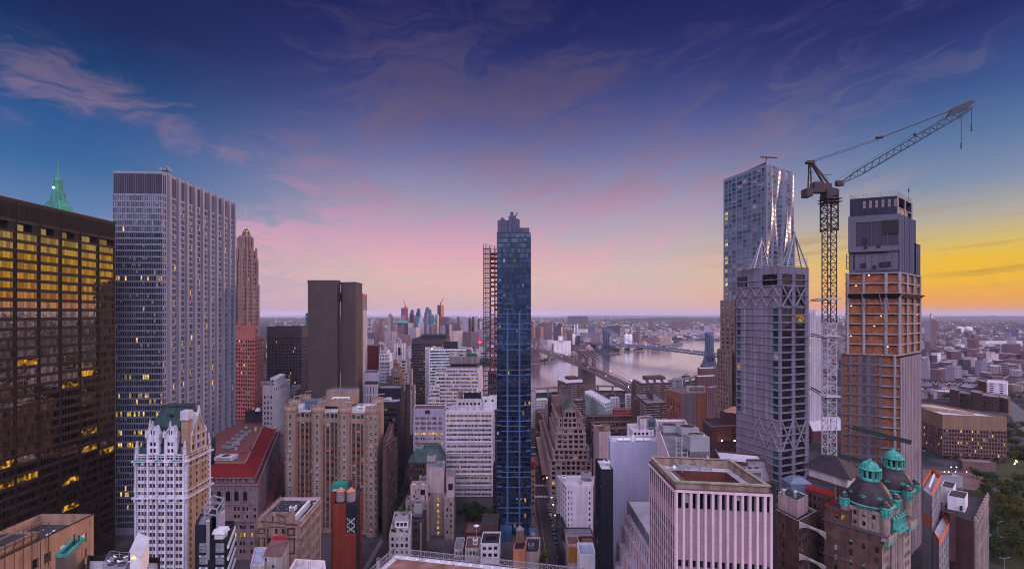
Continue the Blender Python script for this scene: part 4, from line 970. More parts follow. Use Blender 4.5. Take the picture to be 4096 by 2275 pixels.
def tan_block():
 X=-109.8;b=Bld('tan_brick_block','tan brick block in the lower left corner with black parapeted roof','building',(X,126,0));z1=99.5
 cl=lambda lst:[(a,a+2.6)for a in lst]
 Y0,Y1=70,126
 A,C=Vector((X,Y0)),Vector((X,Y1))
 def col(*d):return[(Y1-Y0-x-1.75,Y1-Y0-x)for x in d][::-1]
 cs=col(2.0,4.9,7.6,11.6,14.6,20,23,28,33,38,43,48)
 rw=[(z1-3.9-i*4.0-2.3,z1-3.9-i*4.0)for i in range(24)];rw=[r for r in rw if r[0]>2][::-1]
 n=len(rw)
 white={(11,n-1),(10,n-1),(9,n-1)}
 b.face(A,C,0,z1,cs,rw,W_TAN,d=.4,style=(1,2,.12),blind=.2,kinds=lambda i,j:'F' if(i,j)in white else None,mats=(FRAME_D,G_DARK,plain('pale blue blind',(.5,.55,.6)),LIT))
 P=[Vector((X-14,Y0)),A,C,Vector((X-14,Y1))]
 side(b,P,0,0,z1,W_TAN,part='end_wall');side(b,P,2,0,z1,W_TAN,part='end_wall');side(b,P,3,0,z1,W_TAN,part='end_wall')
 b.roof(P,z1-2.6,z1,ROOF_DARK,W_TAN,.5);b.band(P,z1,z1+.25,.2,W_BRONZE,'coping')
 Q=[Vector((X-14,78)),Vector((X-1.6,78)),Vector((X-1.6,112.5)),Vector((X-14,112.5))];zw=z1+1.6
 q=b.mb('upper_wing',W_TAN);q.prism(Q,z1-3,zw,cap=False);b.roof(Q,zw-.5,zw,ROOF_DARK,W_TAN,part='upper_roof')
 b.done()
 t=empty('scaffold',(X,96,z1-3),'rusty tube scaffold wrapped round the tan block upper wing','scaffold');rust=plain('rusty steel',(.10,.055,.045),.8)
 q=MB()
 for i in range(17):
  y=82+i*1.95
  for x in(X-1.5,X+.5):q.tube((x,y,z1-7),(x,y,z1+3.4),.08,4)
  q.tube((X-1.9,y,z1+1),(X-.9,y,z1+1),.05,4)
  if i<16:q.tube((X-.9,y,z1-1),(X-.9,y+1.9,z1+1.5),.05,4);q.tube((X-.9,y,z1+3.8),(X-.9,y+1.9,z1+1.5),.05,4)
 q.build('upright',rust,t,t.location)
 q=MB()
 for zz in(-1,1.5,3.8):
  q.box(X-1.5,X-.7,82,113.4,z1+zz-.08,z1+zz)
 q.build('plank_deck',plain('scaffold plank',(.16,.11,.09),.9),t,t.location)
 q=MB()
 for i in range(7):y=90+i*2.6;q.tube((X-8-i%3,y,zw),(X-4,y+1.5,zw+2.6),.06,4);q.tube((X-4,y+1.5,zw+2.6),(X-1.5,y+2,zw+.5),.06,4)
 q.build('brace',rust,t,t.location)
 q=MB();cx,cy=X-8.5,103;q.box(cx-1.6,cx+1.6,cy-1.2,cy+1.2,zw,zw+3.2);q.box(cx-1.8,cx+1.8,cy-1.4,cy+1.4,zw+3.2,zw+3.5)
 tag(q.build('chimney_stack',W_TAN,None,(cx,cy,zw)),'square tan stack with white rim on the scaffolded wing','chimney')
 t=empty('rubbish_heap',(X-6,118,z1-2.6),'scattered white sacks and boards on the black parapeted roof','debris');q=MB();rd=random.Random(4)
 for i in range(26):
  x,y=X-3-rd.random()*9,114.5+rd.random()*8;s=rd.uniform(.15,.55);q.loft(ring_pts((x,y),s,5,rd.random()),z1-2.6,ring_pts((x+.1,y),s*.6,5,rd.random()),z1-2.6+rd.uniform(.15,.5),0)
 q.build('sack',WHITE,t,t.location);q=MB()
 for i in range(12):x,y=X-6-rd.random()*7,114+rd.random()*6;q.beam((x,y,z1-2.5),(x+rd.uniform(-1.4,1.4),y+rd.uniform(-1.4,1.4),z1-2.3),.25,.12)
 q.build('board',plain('red brown board',(.25,.05,.04)),t,t.location)
 X2=-91.5;zb=98.2-2.0
 L,C2_,R2=c2(222,96.5),c2(269,96.5),c2(339,104);Pb=para(L,C2_,R2);zt=pz(2217,96.5)
 bb=Bld('bulkhead_tower','plain tan bulkhead with green copper rim in front of the tan block','building',(C2_.x,C2_.y,0))
 for i in range(4):side(bb,Pb,i,0,zt-.5,W_BULK if i==0 else W_TAN,part='wall#%d'%i)
 bb.roof(Pb,zt-1.0,zt,ROOF_GREY,COPPER,.45,'copper_rim');bb.band(Pb,zt-.55,zt,.1,COPPER,'copper_edge');bb.done()
 for i,(fx,fy)in enumerate(((.35,.8),(.85,.75))):
  p=Pb[0].lerp(Pb[1],fx)+(Pb[3]-Pb[0])*fy;q=MB();q.cyl(p,.12,.12,zt-1,zt+1.1,8);q.cyl(p,.2,.2,zt+1.1,zt+1.25,8);tag(q.build('vent_pipe',STEEL_D,None,(p.x,p.y,zt-1)),('left' if i==0 else 'right')+' vent pipe on the green rimmed bulkhead','pipe')
W_BULK=wall_mat('grey brown stucco',(.13,.10,.09))
tan_block()
def fan_roof():
 b=Bld('plant_roof_block','low block with railed fan deck and white lift house at the bottom edge','building',(px(420,100),100,0));z=pz(2262,100)
 P=[c2(345,97),c2(640,95),c2(640,103.5),c2(350,104.5)];
 for i in range(4):side(b,P,i,0,z,W_LILAC)
 b.roof(P,z-1.0,z,ROOF_LAV,W_BRONZE,.4);b.done()
 zz=z-1.0
 t=empty('fan_deck',(px(470,101),101,zz),'grey fan deck with white ducts and handrail at the bottom edge','fan deck');q=MB();D=[c2(412,98.6),c2(505,98),c2(515,103),c2(440,103.6)];q.prism(D,zz,zz+1.2);q.build('casing',STEEL,t,t.location)
 for fx,fy in((.3,.35),(.72,.4),(.45,.75)):
  p=D[0].lerp(D[1],fx)+(D[3]-D[0])*fy;q=MB();q.lathe(p,[(.8,zz+1.2),(.8,zz+1.45),(.65,zz+1.45),(.65,zz+1.25)],16);q.cyl(p,.65,.65,zz+1.2,zz+1.27,16);q.build('fan',STEEL_D,t,t.location)
  for a in(.4,2.5):q=MB();q.tube((p.x+.9*cos(a),p.y+.6*sin(a),zz+1.6),(p.x+1.9*cos(a),p.y+1.0*sin(a),zz+1.8),.13,8);q.build('duct',WHITE,t,t.location)
 railing(D,zz+1.2,1.1,t,t.location,STEEL,closed=True)
 L,C,R_=c2(520,96),c2(565,94),c2(596,102);P=para(L,C,R_);zt=pz(2228,94);b=Bld('lift_house','white lift house with amber door lamp at the bottom edge','hut',(C.x,C.y,zz));q=b.mb('wall',WHITE);q.prism(P,zz,zt);q=b.mb('roof',ROOF_LAV);q.prism(inset(P,-.15),zt,zt+.2)
 p=L.lerp(C,.62);b.mb('door',STEEL).box(p.x-.4,p.x+.4,p.y-.1,p.y+.02,zz,zz+2.1);p=L.lerp(C,.4);b.mb('lamp',lampm('amber lamp',(1,.45,.05),6)).box(p.x-.5,p.x+.5,p.y-.2,p.y-.02,zt-.8,zt-.5);b.done()
fan_roof()
W_NAVY=wall_mat('navy render',(.020,.024,.040),.2,.8,.15,.25)
def hotel():
 Y=170;zr=pz(2160,Y);L,C,R_=c2(783,Y),c2(908,Y),c2(938,186);P=para(L,C,R_)
 b=Bld('navy_hotel','dark navy hotel with pale window bays and open steel roof frame','building',(C.x,C.y,0));W=(C-L).length;k=Y/F*.2272
 panel=wall_mat('pale grey bay',(.24,.26,.33),.1);bays=[(6.0*k*10.2,0)]
 X=lambda xc:(560+xc*.2272-783)*Y/F
 cl=[(X(1030),X(1197)),(X(1320),X(1484))];Z=lambda yc:pz(1950+yc*.2272,Y)
 rw=[(Z(1143),Z(965)),(Z(1350),Z(1178)),(Z(1560),Z(1385)),(Z(1765),Z(1590)),(Z(1970),Z(1795))][::-1]
 b.face(L,C,0,zr,cl,rw,W_NAVY,d=.25,mats=(panel,panel,panel,panel),style=(1,1,0),blind=0,kinds=lambda i,j:'d')
 for(a,c_)in cl:
  for(z0,z1)in rw:
   for f in(.10,.66):
    for g in(.08,.55):
     p=L+(C-L).normalized()*(a+(c_-a)*f);b.win.append(((p.x,p.y+.2,z0+(z1-z0)*g),0.0,(c_-a)*.26,(z1-z0)*.32,RND.choice('dbB'),(2,1,.1),(FRAME_L,G_OFFICE,BLIND,LIT)))
   for f in(.05,.72):p=L+(C-L).normalized()*(a+(c_-a)*f);b.mb('ac_grille',WHITE).box(p.x,p.x+(c_-a)*.22,p.y-.06,p.y,z0-1.5,z0-.9)
 WB=(R_-C).length
 b.face(C,R_,0,zr,[(WB*.35,WB*.42),(WB*.7,WB*.77)],[(zr-6-i*4,zr-4.4-i*4)for i in range(14)][::-1],W_NAVY,part='side_wall',d=.2)
 for yc in(985,1195,1395,1600):z=Z(yc);ub=(R_-C).normalized();nb=Vector((ub.y,-ub.x));p0,p1=C+nb*.3,R_+nb*.3;b.mb('pale_balcony',WHITE).beam((*p0,z-1.2),(*p1,z-1.2),.6,1.0)
 side(b,P,2,0,zr,W_NAVY,part='rear');side(b,P,3,0,zr,W_NAVY,part='rear');b.roof(P,zr-.8,zr,ROOF_DARK,W_NAVY)
 T=para(c2(780,171),c2(836,171),c2(855,181));zt=pz(2098,171);q=b.mb('stair_tower',W_NAVY);q.prism(T,0,zt,cap=False);b.roof(T,zt-.7,zt,ROOF_GREY,W_NAVY,part='stair_roof')
 T2=[c2(868,178),c2(905,178),c2(905,186),c2(868,186)];z2=pz(2062,178);b.mb('lilac_wall',wall_mat('lilac render',(.40,.38,.45))).prism([c2(869,178),c2(900,182),c2(897,184),c2(866,180)],zr-1,z2);b.mb('tank_room',W_NAVY).prism([c2(836,182),c2(868,179),c2(896,186),c2(866,190)],zr-1,pz(2048,182));b.done()
 t=empty('roof_frame',(px(858,180),180,z2),'open grey steel frame cage over the navy hotel roof','steel frame');F4=[c2(819,176),c2(869,174),c2(897,184),c2(850,187)];q=MB();za,zb=pz(2052,176),pz(2026,176)
 for i in range(4):
  a,c_=F4[i],F4[(i+1)%4];q.beam((*a,zr),(*a,zb),.45)
  for zz in(za,zb):q.beam((*a,zz),(*c_,zz),.45)
 q.build('frame',STEEL,t,t.location)
 p=c2(832,168.5);q=MB();q.cyl(p,.55,.55,zr-6,pz(2085,168),12);q.cyl(p,.75,.6,pz(2085,168),pz(2080,168),12);tag(q.build('flue_pipe',STEEL,None,(p.x,p.y,zr-6)),'silver flue pipe standing on the navy hotel','pipe')
 p=c2(884,174);q=MB();q.box(p.x-1.6,p.x+1.6,172.6,175.4,zr-.8,zr+1.2);q.loft([(p.x-2.2,172),(p.x+2.2,172),(p.x+2.2,176),(p.x-2.2,176)],zr+1.2,[(p.x-1.8,172.4),(p.x+1.8,172.4),(p.x+1.8,175.6),(p.x-1.8,175.6)],zr+2.6,0);tag(q.build('kitchen_fan',WHITE,None,(p.x,174,zr)),'white hooded extract fan on the navy hotel roof','fan')
hotel()
q=MB()
W_GHOST=wall_mat('mottled tan render',(.27,.19,.16),.3,.85,.3,.3)
W_GHOST2=wall_mat('warm stone',(.40,.29,.24),.15,.85,.2,.3)
PAINT_BR=plain('faded maroon paint',(.085,.045,.055),.9,0,.3)
def ghost():
 Y=190;L,C,R_=c2(1017,Y),c2(1199,Y),c2(1284,216);P=para(L,C,R_);zt=pz(2088,Y)
 b=Bld('ghost_sign_block','tan loft block with painted false architecture and faded lettering on its blank wall','building',(C.x,C.y,0))
 X=lambda xc:(980+xc*.2271-1017)*Y/F
 Z=lambda yc:pz(1950+yc*.2271,Y)
 zl=Z(565)
 cl=[(X(400),X(455)),(X(525),X(572)),(X(645),X(692))]
 rw=[(Z(975),Z(880)),(Z(815),Z(718))]
 b.face(L,C,0,zl,cl,rw,W_GHOST,d=.5,style=(2,2,.12),blind=.3)
 q=b.mb('wall',W_GHOST);T=lambda xc,yc,o=-.0:(L.x+X(xc),Y+o,Z(yc))
 q.poly([T(255,565),T(450,565),T(450,500),T(255,500)]);q.poly([T(450,565),T(965,565),T(965,610),T(965,610)][:3]+[T(875,565)])if False else None
 q.poly([T(450,565),T(875,565),T(875,432),T(450,432)]);q.poly([T(875,565),T(970,565),T(970,612),T(875,612)][::-1])if False else None
 bk=1.0
 b.mb('parapet',W_GHOST).box(L.x+X(450),L.x+X(875),Y+.01,Y+.5,zl,Z(428));b.mb('parapet',None).box(L.x+X(255),L.x+X(450),Y+.01,Y+.5,zl,Z(498))
 m=b.mb('painted_mural',PAINT_BR)
 def bar(x0,y0,x1,y1,w):
  a,c_=Vector(T(x0,y0,-.02)),Vector(T(x1,y1,-.02));m.beam(a,c_,.03,w)if abs(a.z-c_.z)<.5*abs(a.x-c_.x)+.01 else m.box(min(a.x,c_.x)-w/2,max(a.x,c_.x)+w/2,Y-.035,Y-.01,min(a.z,c_.z),max(a.z,c_.z))
 for x0,y0,x1,y1,w in((240,720,350,720,.5),(240,800,350,800,.35),(245,720,245,800,.45),(345,720,345,800,.45),(240,880,350,880,.4),(245,880,245,1090,.5),(345,880,345,1110,.5),(240,1060,350,1120,.6),(740,715,880,715,.8),(740,830,880,830,.6),(752,715,752,830,.7),(868,715,868,830,.7),(740,895,880,895,.6),(752,895,752,1150,.7),(868,895,868,1150,.6),(740,1150,880,1150,.6),(380,600,710,625,.5),(430,685,710,700,.4),(550,465,712,525,.6),(708,525,708,630,.4),(275,597,350,597,.7),(710,640,925,655,.7),(395,700,395,990,.35),(705,700,705,1020,.35),(480,490,490,590,.3)):bar(x0,y0,x1,y1,w)
 n=20;cc=T(545,545,-.03)
 for i in range(n):
  a0,a1=2*pi*i/n,2*pi*(i+1)/n;r=1.0;m.beam((cc[0]+r*cos(a0),cc[1],cc[2]+r*sin(a0)),(cc[0]+r*cos(a1),cc[1],cc[2]+r*sin(a1)),.03,.13)
 for x0,y0,x1,y1 in((600,520,685,545),(685,545,685,590),(600,590,685,590),(600,520,600,590)):bar(x0,y0,x1,y1,.12)
 st=b.mb('grime_stain',plain('grime',(.10,.08,.075),.95));
 WB=(R_-C).length;z0=zt
 rws=[(z0-1.0-4.6,z0-2.6)]+[(z0-8.4-i*6.2-1.6,z0-6.9-i*6.2+1.2)for i in range(9)]
 rws=[(z0-5.2,z0-2.2)]+[(z0-10.4-i*5.4,z0-6.6-i*5.4)for i in range(11)]
 cls=[]
 for i in range(4):
  for kx in(0,1):a=WB*(.05+i*.235)+kx*2.5;cls.append((a,a+2.1))
 b.face(C,R_,0,zt,cls,[r for r in rws if r[0]>1][::-1],W_GHOST2,part='side_wall',d=.7,style=(1,2,.12),blind=.1)
 u=(R_-C).normalized();nn=Vector((u.y,-u.x))
 for z in(z0-6.0,z0-1.6):p0,p1=C+nn*.35,R_+nn*.35;b.mb('cornice',W_GHOST2).beam((*p0,z),(*p1,z),.7,.45)
 side(b,P,2,0,zt,W_GHOST,part='rear');side(b,P,3,0,zl,W_GHOST,part='rear')
 b.roof(P,zt-1.2,zt,ROOF_DARK,wall_mat('pink coping',(.42,.33,.36)),.6);b.done()
 def text(body,x,y,z,size,mat,label,name='wall_lettering',flip=True,rz=0.0):
  cu=bpy.data.curves.new(name,'FONT');cu.body=body;cu.size=size;cu.extrude=.02;cu.align_x='CENTER'
  tmp=bpy.data.objects.new('tmp',cu);COL.objects.link(tmp);bpy.context.view_layer.update();me=bpy.data.meshes.new_from_object(tmp.evaluated_get(bpy.context.evaluated_depsgraph_get()));bpy.data.objects.remove(tmp)
  for v in me.vertices:v.co=Vector((-v.co.x if flip else v.co.x,-v.co.z,v.co.y))
  me.materials.clear();me.materials.append(mat);o=bpy.data.objects.new(name,me);COL.objects.link(o);o.location=(x,y,z);o.rotation_euler.z=rz
  return o
 globals()['text_mesh']=text
 o=text('SIVAD',L.x+X(655),Y-.05,Z(505),1.35,plain('faded grey lettering',(.12,.095,.09),.9),'');o.parent=b.e;o.location=(L.x+X(655)-b.org[0],-.05,Z(505));o.name='faded_lettering'
 zr=zt-1.2;k=Y/F
 D=(P[3]-P[0])
 def rp(fx,fy):return L.lerp(C,fx)+D*fy
 t=empty('tarpaulin_roll',(rp(.5,.3).x,rp(.5,.3).y,zr),'black humped tarpaulin roof cover on the ghost sign block','cover');q=MB();a,c_=rp(.42,.28),rp(.8,.26)
 for i in range(7):q.tube((a.x+(c_.x-a.x)*i/7,a.y,zr+.4),(a.x+(c_.x-a.x)*(i+.93)/7,a.y,zr+.4),1.3,10)
 q.build('cover',ROOF_DARK,t,t.location)
 p=rp(.55,.55);roof_unit(p.x,p.y,zr,2.4,2.2,2.0,'white box unit standing behind the black tarpaulin on the ghost sign block',WHITE)
 p=rp(.22,.3);roof_unit(p.x,p.y,zr,2.2,1.8,1.5,'grey vent unit left of the black tarpaulin on the ghost sign block');p=rp(.18,.12);roof_unit(p.x,p.y,zr,1.6,1.4,1.2,'small grey vent unit at the front left of the ghost sign block roof')
 p=rp(.62,.2);t=empty('step_ladder',(p.x,p.y,zr),'blue A shaped ladder on the ghost sign block roof','ladder');q=MB()
 for s in(-.7,.7):q.beam((p.x+s,p.y-.4,zr),(p.x,p.y,zr+2.6),.14);q.beam((p.x+s,p.y+.5,zr),(p.x,p.y,zr+2.6),.14)
 for f in(.3,.6):q.beam((p.x-.7*(1-f),p.y-.4*(1-f),zr+2.6*f),(p.x+.7*(1-f),p.y-.4*(1-f),zr+2.6*f),.1)
 q.build('rail',plain('blue paint',(.03,.12,.42)),t,t.location)
 p=rp(.87,.45);b2=MB();A=[rp(.8,.03),rp(.86,.03),rp(.86,.75),rp(.8,.75)];b2.prism(A,zr,zr+2.4);tag(b2.build('roof_partition',W_WHITE,None,(A[0].x,A[0].y,zr)),'white low partition wall across the ghost sign block roof','wall')
 rd=random.Random(9);t=empty('builders_rubble',(p.x,p.y,zr),'pinkish building rubble strewn right of the white partition','debris');q=MB()
 for i in range(40):a=rp(.88+rd.random()*.1,.05+rd.random()*.85);s=rd.uniform(.15,.5);q.loft(ring_pts(a,s,5,rd.random()),zr,ring_pts(a,s*.6,5,rd.random()),zr+rd.uniform(.1,.5),0)
 q.build('rubble',plain('pink rubble',(.45,.36,.38)),t,t.location)
 t=empty('loose_planks',(rp(.3,.8).x,rp(.3,.8).y,zr),'loose boards and pipes at the back left of the ghost sign block roof','debris');q=MB()
 for i in range(18):a=rp(rd.uniform(.08,.7),rd.uniform(.55,.95));q.beam((a.x,a.y,zr+.15),(a.x+rd.uniform(-2,2),a.y+rd.uniform(-2,2),zr+rd.uniform(.2,.7)),.18,.12)
 q.build('plank',plain('mixed boards',(.30,.24,.26),.9,0,.5),t,t.location)
ghost()
W_CREAM=wall_mat('grey cream render',(.40,.37,.37),.15,.85,.25,.3)
def bottom_roofs():
 Y=150;L,C,R_=c2(1053,Y),c2(1128,Y),c2(1155,160);P=para(L,C,R_);zt=pz(2222,Y)
 b=Bld('stair_bulkhead','small cream stair bulkhead with sloping mauve roof and red beam','hut',(C.x,C.y,zt-8));q=b.mb('wall',W_CREAM);q.prism(P,0,zt,cap=False)
 zb=zt+.5;q=b.mb('roof',ROOF_BROWN);q.poly([(P[0].x,P[0].y-.3,zt),(P[1].x,P[1].y-.3,zt),(*P[2],zb),(*P[3],zb)])
 for i,(fx,fz)in enumerate(((.08,-1.6),(.48,-3.8))):p=L.lerp(C,fx);b.mb('hatch#%d'%i,FRAME_D).box(p.x,p.x+.6,p.y-.05,p.y,zt+fz,zt+fz+1.0)
 a,c_=P[3].lerp(P[2],.12),P[3].lerp(P[2],.82);b.mb('red_beam',plain('red paint',(.36,.02,.025),.6)).box(a.x,c_.x,a.y-.5,a.y+.3,zb,zb+1.1);b.done()
 simple('lean_to_roof','pale blue grey lean-to roof left of the cream stair bulkhead',1000,146,1055,146,1070,158,2262,W_CREAM,None,None,wall_mat('blue grey membrane',(.33,.36,.46)),par=.3)
 Y=130;z=pz(2240,134);P=[c2(1112,118),c2(1314,118),c2(1300,134),c2(1180,135),c2(1150,128)]
 b=Bld('white_parapet_roof','low flat roof with white parapets at the bottom edge below the red brick tower','building',(P[0].x,P[0].y,0));q=b.mb('wall',W_CREAM);q.prism(P,0,z,cap=False);b.roof(P,z-1.6,z,ROOF_LAV,wall_mat('pink white parapet',(.56,.50,.53)),.5);b.done()
 t=empty('pipe_stand',(px(1222,131),131,z-1.6),'group of thin white pipe stands on the white parapet roof','pipe stand');q=MB()
 for x in(1208,1216,1233,1241):
  p=c2(x,131);q.cyl(p,.09,.09,z-1.6,z+1.4,6);q.cyl(p,.25,.25,z-1.6,z-1.3,8)
 for x in(1208,1233):q.beam((px(x,131),131,z+.8),(px(x+8,131),131,z+.8),.1)
 q.build('pipe',STEEL,t,t.location)
 p=c2(1290,124);q=MB();q.lathe(p,[(1.1,z-1.6),(1.1,z+.4),(.9,z+.4),(.9,z)],16);q.cyl(p,.9,.9,z-.1,z+.05,16);tag(q.build('fan_drum',STEEL_D,None,(p.x,p.y,z)),'black round fan drum at the corner of the white parapet roof','fan')
bottom_roofs()
W_REDB=wall_mat('red orange brick',(.24,.055,.038),.1,.85,.12,.2,(3.4,.12,.02))
def red_tower():
 Y=250;L,C,R_=c2(1333,Y),c2(1424,Y),c2(1449,272);P=para(L,C,R_);zt=pz(2013,Y)
 b=Bld('red_brick_tower','narrow orange red brick tower with black corner strip','building',(C.x,C.y,0));W=(C-L).length
 side(b,P,0,0,zt,W_REDB);WB=(R_-C).length
 b.face(C,R_,0,zt,[(WB*.1,WB*.3),(WB*.7,WB*.9)],rows(2,zt-14,4.2,2.4),W_REDB,part='side_wall',d=.3)
 for i in(2,3):side(b,P,i,0,zt,W_REDB,part='rear')
 q=b.mb('black_strip',W_NAVY);x0=L.x+W*.56;zz=pz(2128,Y);q.box(x0,C.x+.05,Y-.25,Y+.0,zz,zt+.05);q.box(C.x,C.x+.3,Y-.25,Y+.8,zz,zt)
 u=(R_-C).normalized();nn=Vector((u.y,-u.x));a,c_=C+nn*.12,C+u*WB*.62+nn*.12;q.prism([a,c_,c_-nn*.1,a-nn*.1],0,zt)
 for i,(ya,yb)in enumerate(((2070,2098),(2102,2126))):
  z0,z1=pz(yb,Y),pz(ya,Y);g=b.mb('cross_window#%d'%i,[G_OFFICE,FRAME_D,WHITE]);g.quad((x0+.4,Y-.27,z0),(C.x-.4,Y-.27,z0),(C.x-.4,Y-.27,z1),(x0+.4,Y-.27,z1),0)
  for f in(0,.25,.5,.75,1):x=x0+.4+(C.x-x0-.8)*f;g.box(x-.12,x+.12,Y-.36,Y-.28,z0,z1,1)
  g.beam((x0+.5,Y-.31,z0),(C.x-.5,Y-.31,z1),.05,.35,2);g.beam((x0+.5,Y-.31,z1),(C.x-.5,Y-.31,z0),.05,.35,2)
 b.roof(P,zt-.8,zt,ROOF_DARK,W_NAVY)
 Q=para(c2(1325,264),c2(1405,266),c2(1420,282));zb=pz(1962,264);q=b.mb('rear_wing',W_REDB);q.prism(Q,0,zb,cap=False);b.roof(Q,zb-.6,zb,ROOF_DARK,W_REDB,part='rear_roof');b.done()
 body=plain('grey mauve tank',(.32,.25,.27),.8,0,.15)
 for i,x in enumerate((1361,1402)):water_tank(px(x,254),255,zt-.8,2.3,5.2,('left' if i==0 else 'right')+' of the twin tan lidded tanks on the red brick tower',None,body,.5,.42,'twin tanks on the red brick tower')
 p=c2(1357,266);q=MB();q.box(p.x-3.6,p.x+3.6,264,270,zb-.5,zb+3.4);q.box(p.x-3.2,p.x+3.2,263.9,264,zb+1,zb+3);tag(q.build('teal_plant_box',plain('teal green paint',(.02,.24,.18),.6),None,(p.x,266,zb)),'teal green plant box behind the twin tanks','plant box')
 q=MB()
 for i in range(3):q.tube((px(1330+i*7,263),263,zb),(px(1345+i*7,263),266,zb+2.4),.4,8)
 tag(q.build('silver_duct',STEEL,None,(px(1335,263),263,zb)),'silver bent duct left of the teal plant box','duct')
red_tower()
W_LAV=wall_mat('lavender white brick',(.58,.525,.61),.08,.8,.14,.2)
W_PINKB=wall_mat('pinkish render',(.42,.33,.34),.12,.85,.2,.3)
W_MAROON=wall_mat('maroon brick',(.115,.030,.035),.12,.9,.1,.2)
W_CONC=wall_mat('grey concrete',(.22,.20,.22),.15,.85,.2,.15)
W_BLACKB=wall_mat('blackened office wall',(.040,.035,.048),.2,.7,.15,.1)
W_DKBR=wall_mat('dark brown brick',(.10,.065,.06),.2,.9,.15,.3)
W_STONE=wall_mat('mauve limestone',(.34,.26,.265),.14,.85,.2,.25)
def ribbon(n,p=3.9,h=1.7,top=2.0,**kw):return dict(n=n,p=p,h=h,fill=.94,top=top,style=(1,1,.09),**{'blind':.35,'d':.3,**kw})
simple('maroon_block','plain maroon brick block with one pale penthouse right of the monolith',1452,560,1513,560,1519,590,1382,W_MAROON,None,None,ROOF_GREY,par=.4)
simple('lilac_penthouse','plain lilac box on top of the maroon block',1450,572,1491,572,1496,590,1359,W_LILAC,None,None,ROOF_GREY,z0=115,par=.2)
simple('lilac_slotted_block','lilac block with tall dark slot windows below the maroon block',1452,470,1512,470,1518,500,1537,W_LAV,dict(n=5,p=9,h=7,fill=.25,top=2),None,ROOF_DARK)
simple('blank_lilac_block','blank lilac wall rising behind the slotted block',1450,500,1513,500,1518,530,1491,W_LAV,None,None,ROOF_GREY)
b=simple('blue_glass_block','blue glass block with white stepped top and lit terrace',1516,520,1560,520,1572,550,1448,wall_mat('white frame',(.55,.55,.62)),dict(n=12,p=3.6,h=2.7,fill=.86,top=.5,mats=(FRAME_L,glass('sky blue glass',(.05,.12,.18),.3,.04,.3,.6,(.7,.9,1)),BLIND,LIT),style=(1,1,.06),blind=.1),dict(n=6,p=3.6,h=2.7,fill=.86,top=.5),ROOF_LAV,done=False)
P=para(c2(1517,522),c2(1558,522),c2(1567,540));block(b,P,b.z1-.9,pz(1416,522),W_WHITE,(dict(n=6,p=3.5,h=1.8,fill=.55,top=1),None),ROOF_LAV,part='setback',lit=.0);P=para(c2(1520,526),c2(1550,526),c2(1558,540));block(b,P,pz(1418,522),pz(1402,526),W_WHITE,(dict(n=2,p=3,h=1.5),),ROOF_GREY,part='setback#2');b.done()
water_tank(px(1533,532),534,pz(1402,526),2.6,4.2,'tan lidded water tank over the blue glass block',None,W_CREAM,.8,.35)
def stepped(name,label,wall,tiers,Y,roofm=ROOF_GREY,wins=True,done=True,**kw):
 """tiers from the top: (xl, xc, xr, ytop, n front, n side)"""
 b=Bld(name,label,'building',(px(tiers[-1][1],Y),Y,0));zs=[pz(t[3],Y)for t in tiers]
 for i,(xl,xc,xr,yt,nf,ns)in enumerate(tiers):
  k=len(tiers)-1-i;Yi=Y+i*-2.0 if False else Y+k*0.0+(len(tiers)-i)*-1.0+len(tiers);Yd=Yi+26+(i*5)
  P=para(c2(xl,Yi),c2(xc,Yi),c2(xr,Yd));z0=zs[i+1]-1.2 if i+1<len(tiers)else 0
  block(b,P,z0,zs[i],wall,(dict(n=nf,p=3.7,h=1.9,fill=.42,top=1.6,style=(1,2,.1),**kw),dict(n=ns,p=3.7,h=1.9,fill=.42,top=1.6,style=(1,2,.1))),roofm,.6,part='wall#%d'%i)
 return b.done()if done else b
b=stepped('deco_tower','pale stepped deco tower with tall slot window and round tank',wall_mat('pale deco stone',(.46,.41,.43),.1,.85,.2,.2),[(1585,1614,1624,1378,0,0),(1575,1624,1632,1407,0,3),(1572,1629,1641,1440,2,4),(1570,1636,1652,1490,4,5),(1568,1648,1662,1560,5,6)],600,done=False)
b.mb('slot_window',[BLACK]).box(px(1593,600),px(1602,600),598.8,600.9,pz(1416,600),pz(1390,600))
for x in(1580,1590,1610,1619):b.mb('pier',W_WHITE).beam((px(x,600),600.4,pz(1440,600)),(px(x,600),600.4,pz(1372,600)),1.3)
b.done();water_tank(px(1594,606),608,pz(1378,600)-.6,3.4,6,'grey lidded tank crowning the pale deco tower',TANKGREY,W_CREAM,.8,.45)
b=stepped('brown_deco_block','brown deco block with ribbed crown and tan tank',wall_mat('brown deco stone',(.25,.17,.15),.15),[(1572,1592,1600,1458,0,0),(1564,1598,1609,1480,0,0),(1560,1603,1615,1505,4,4),(1545,1606,1622,1535,4,4)],480,ROOF_BROWN,done=False)
for i in range(9):x=1565+i*4;b.mb('rib',W_STONE).beam((px(x,480),479.9,pz(1508,480)),(px(x,480),480.2,pz(1470+abs(i-4)*2,480)),.5)
b.done();water_tank(px(1586,486),488,pz(1458,480),2.5,3.6,'tan lidded tank on the ribbed brown deco block',None,W_CREAM,.8,.4)
simple('ribbed_bulkhead','dark ribbed boxy bulkhead below the brown deco block',1545,450,1572,450,1576,460,1507,wall_mat('ribbed brown metal',(.13,.10,.10),.1,.7,.1,.1),dict(n=8,p=12,h=9,fill=.3,top=2,mats=(BLACK,BLACK,BLACK,BLACK),style=(1,1,0),blind=0),None,ROOF_DARK)
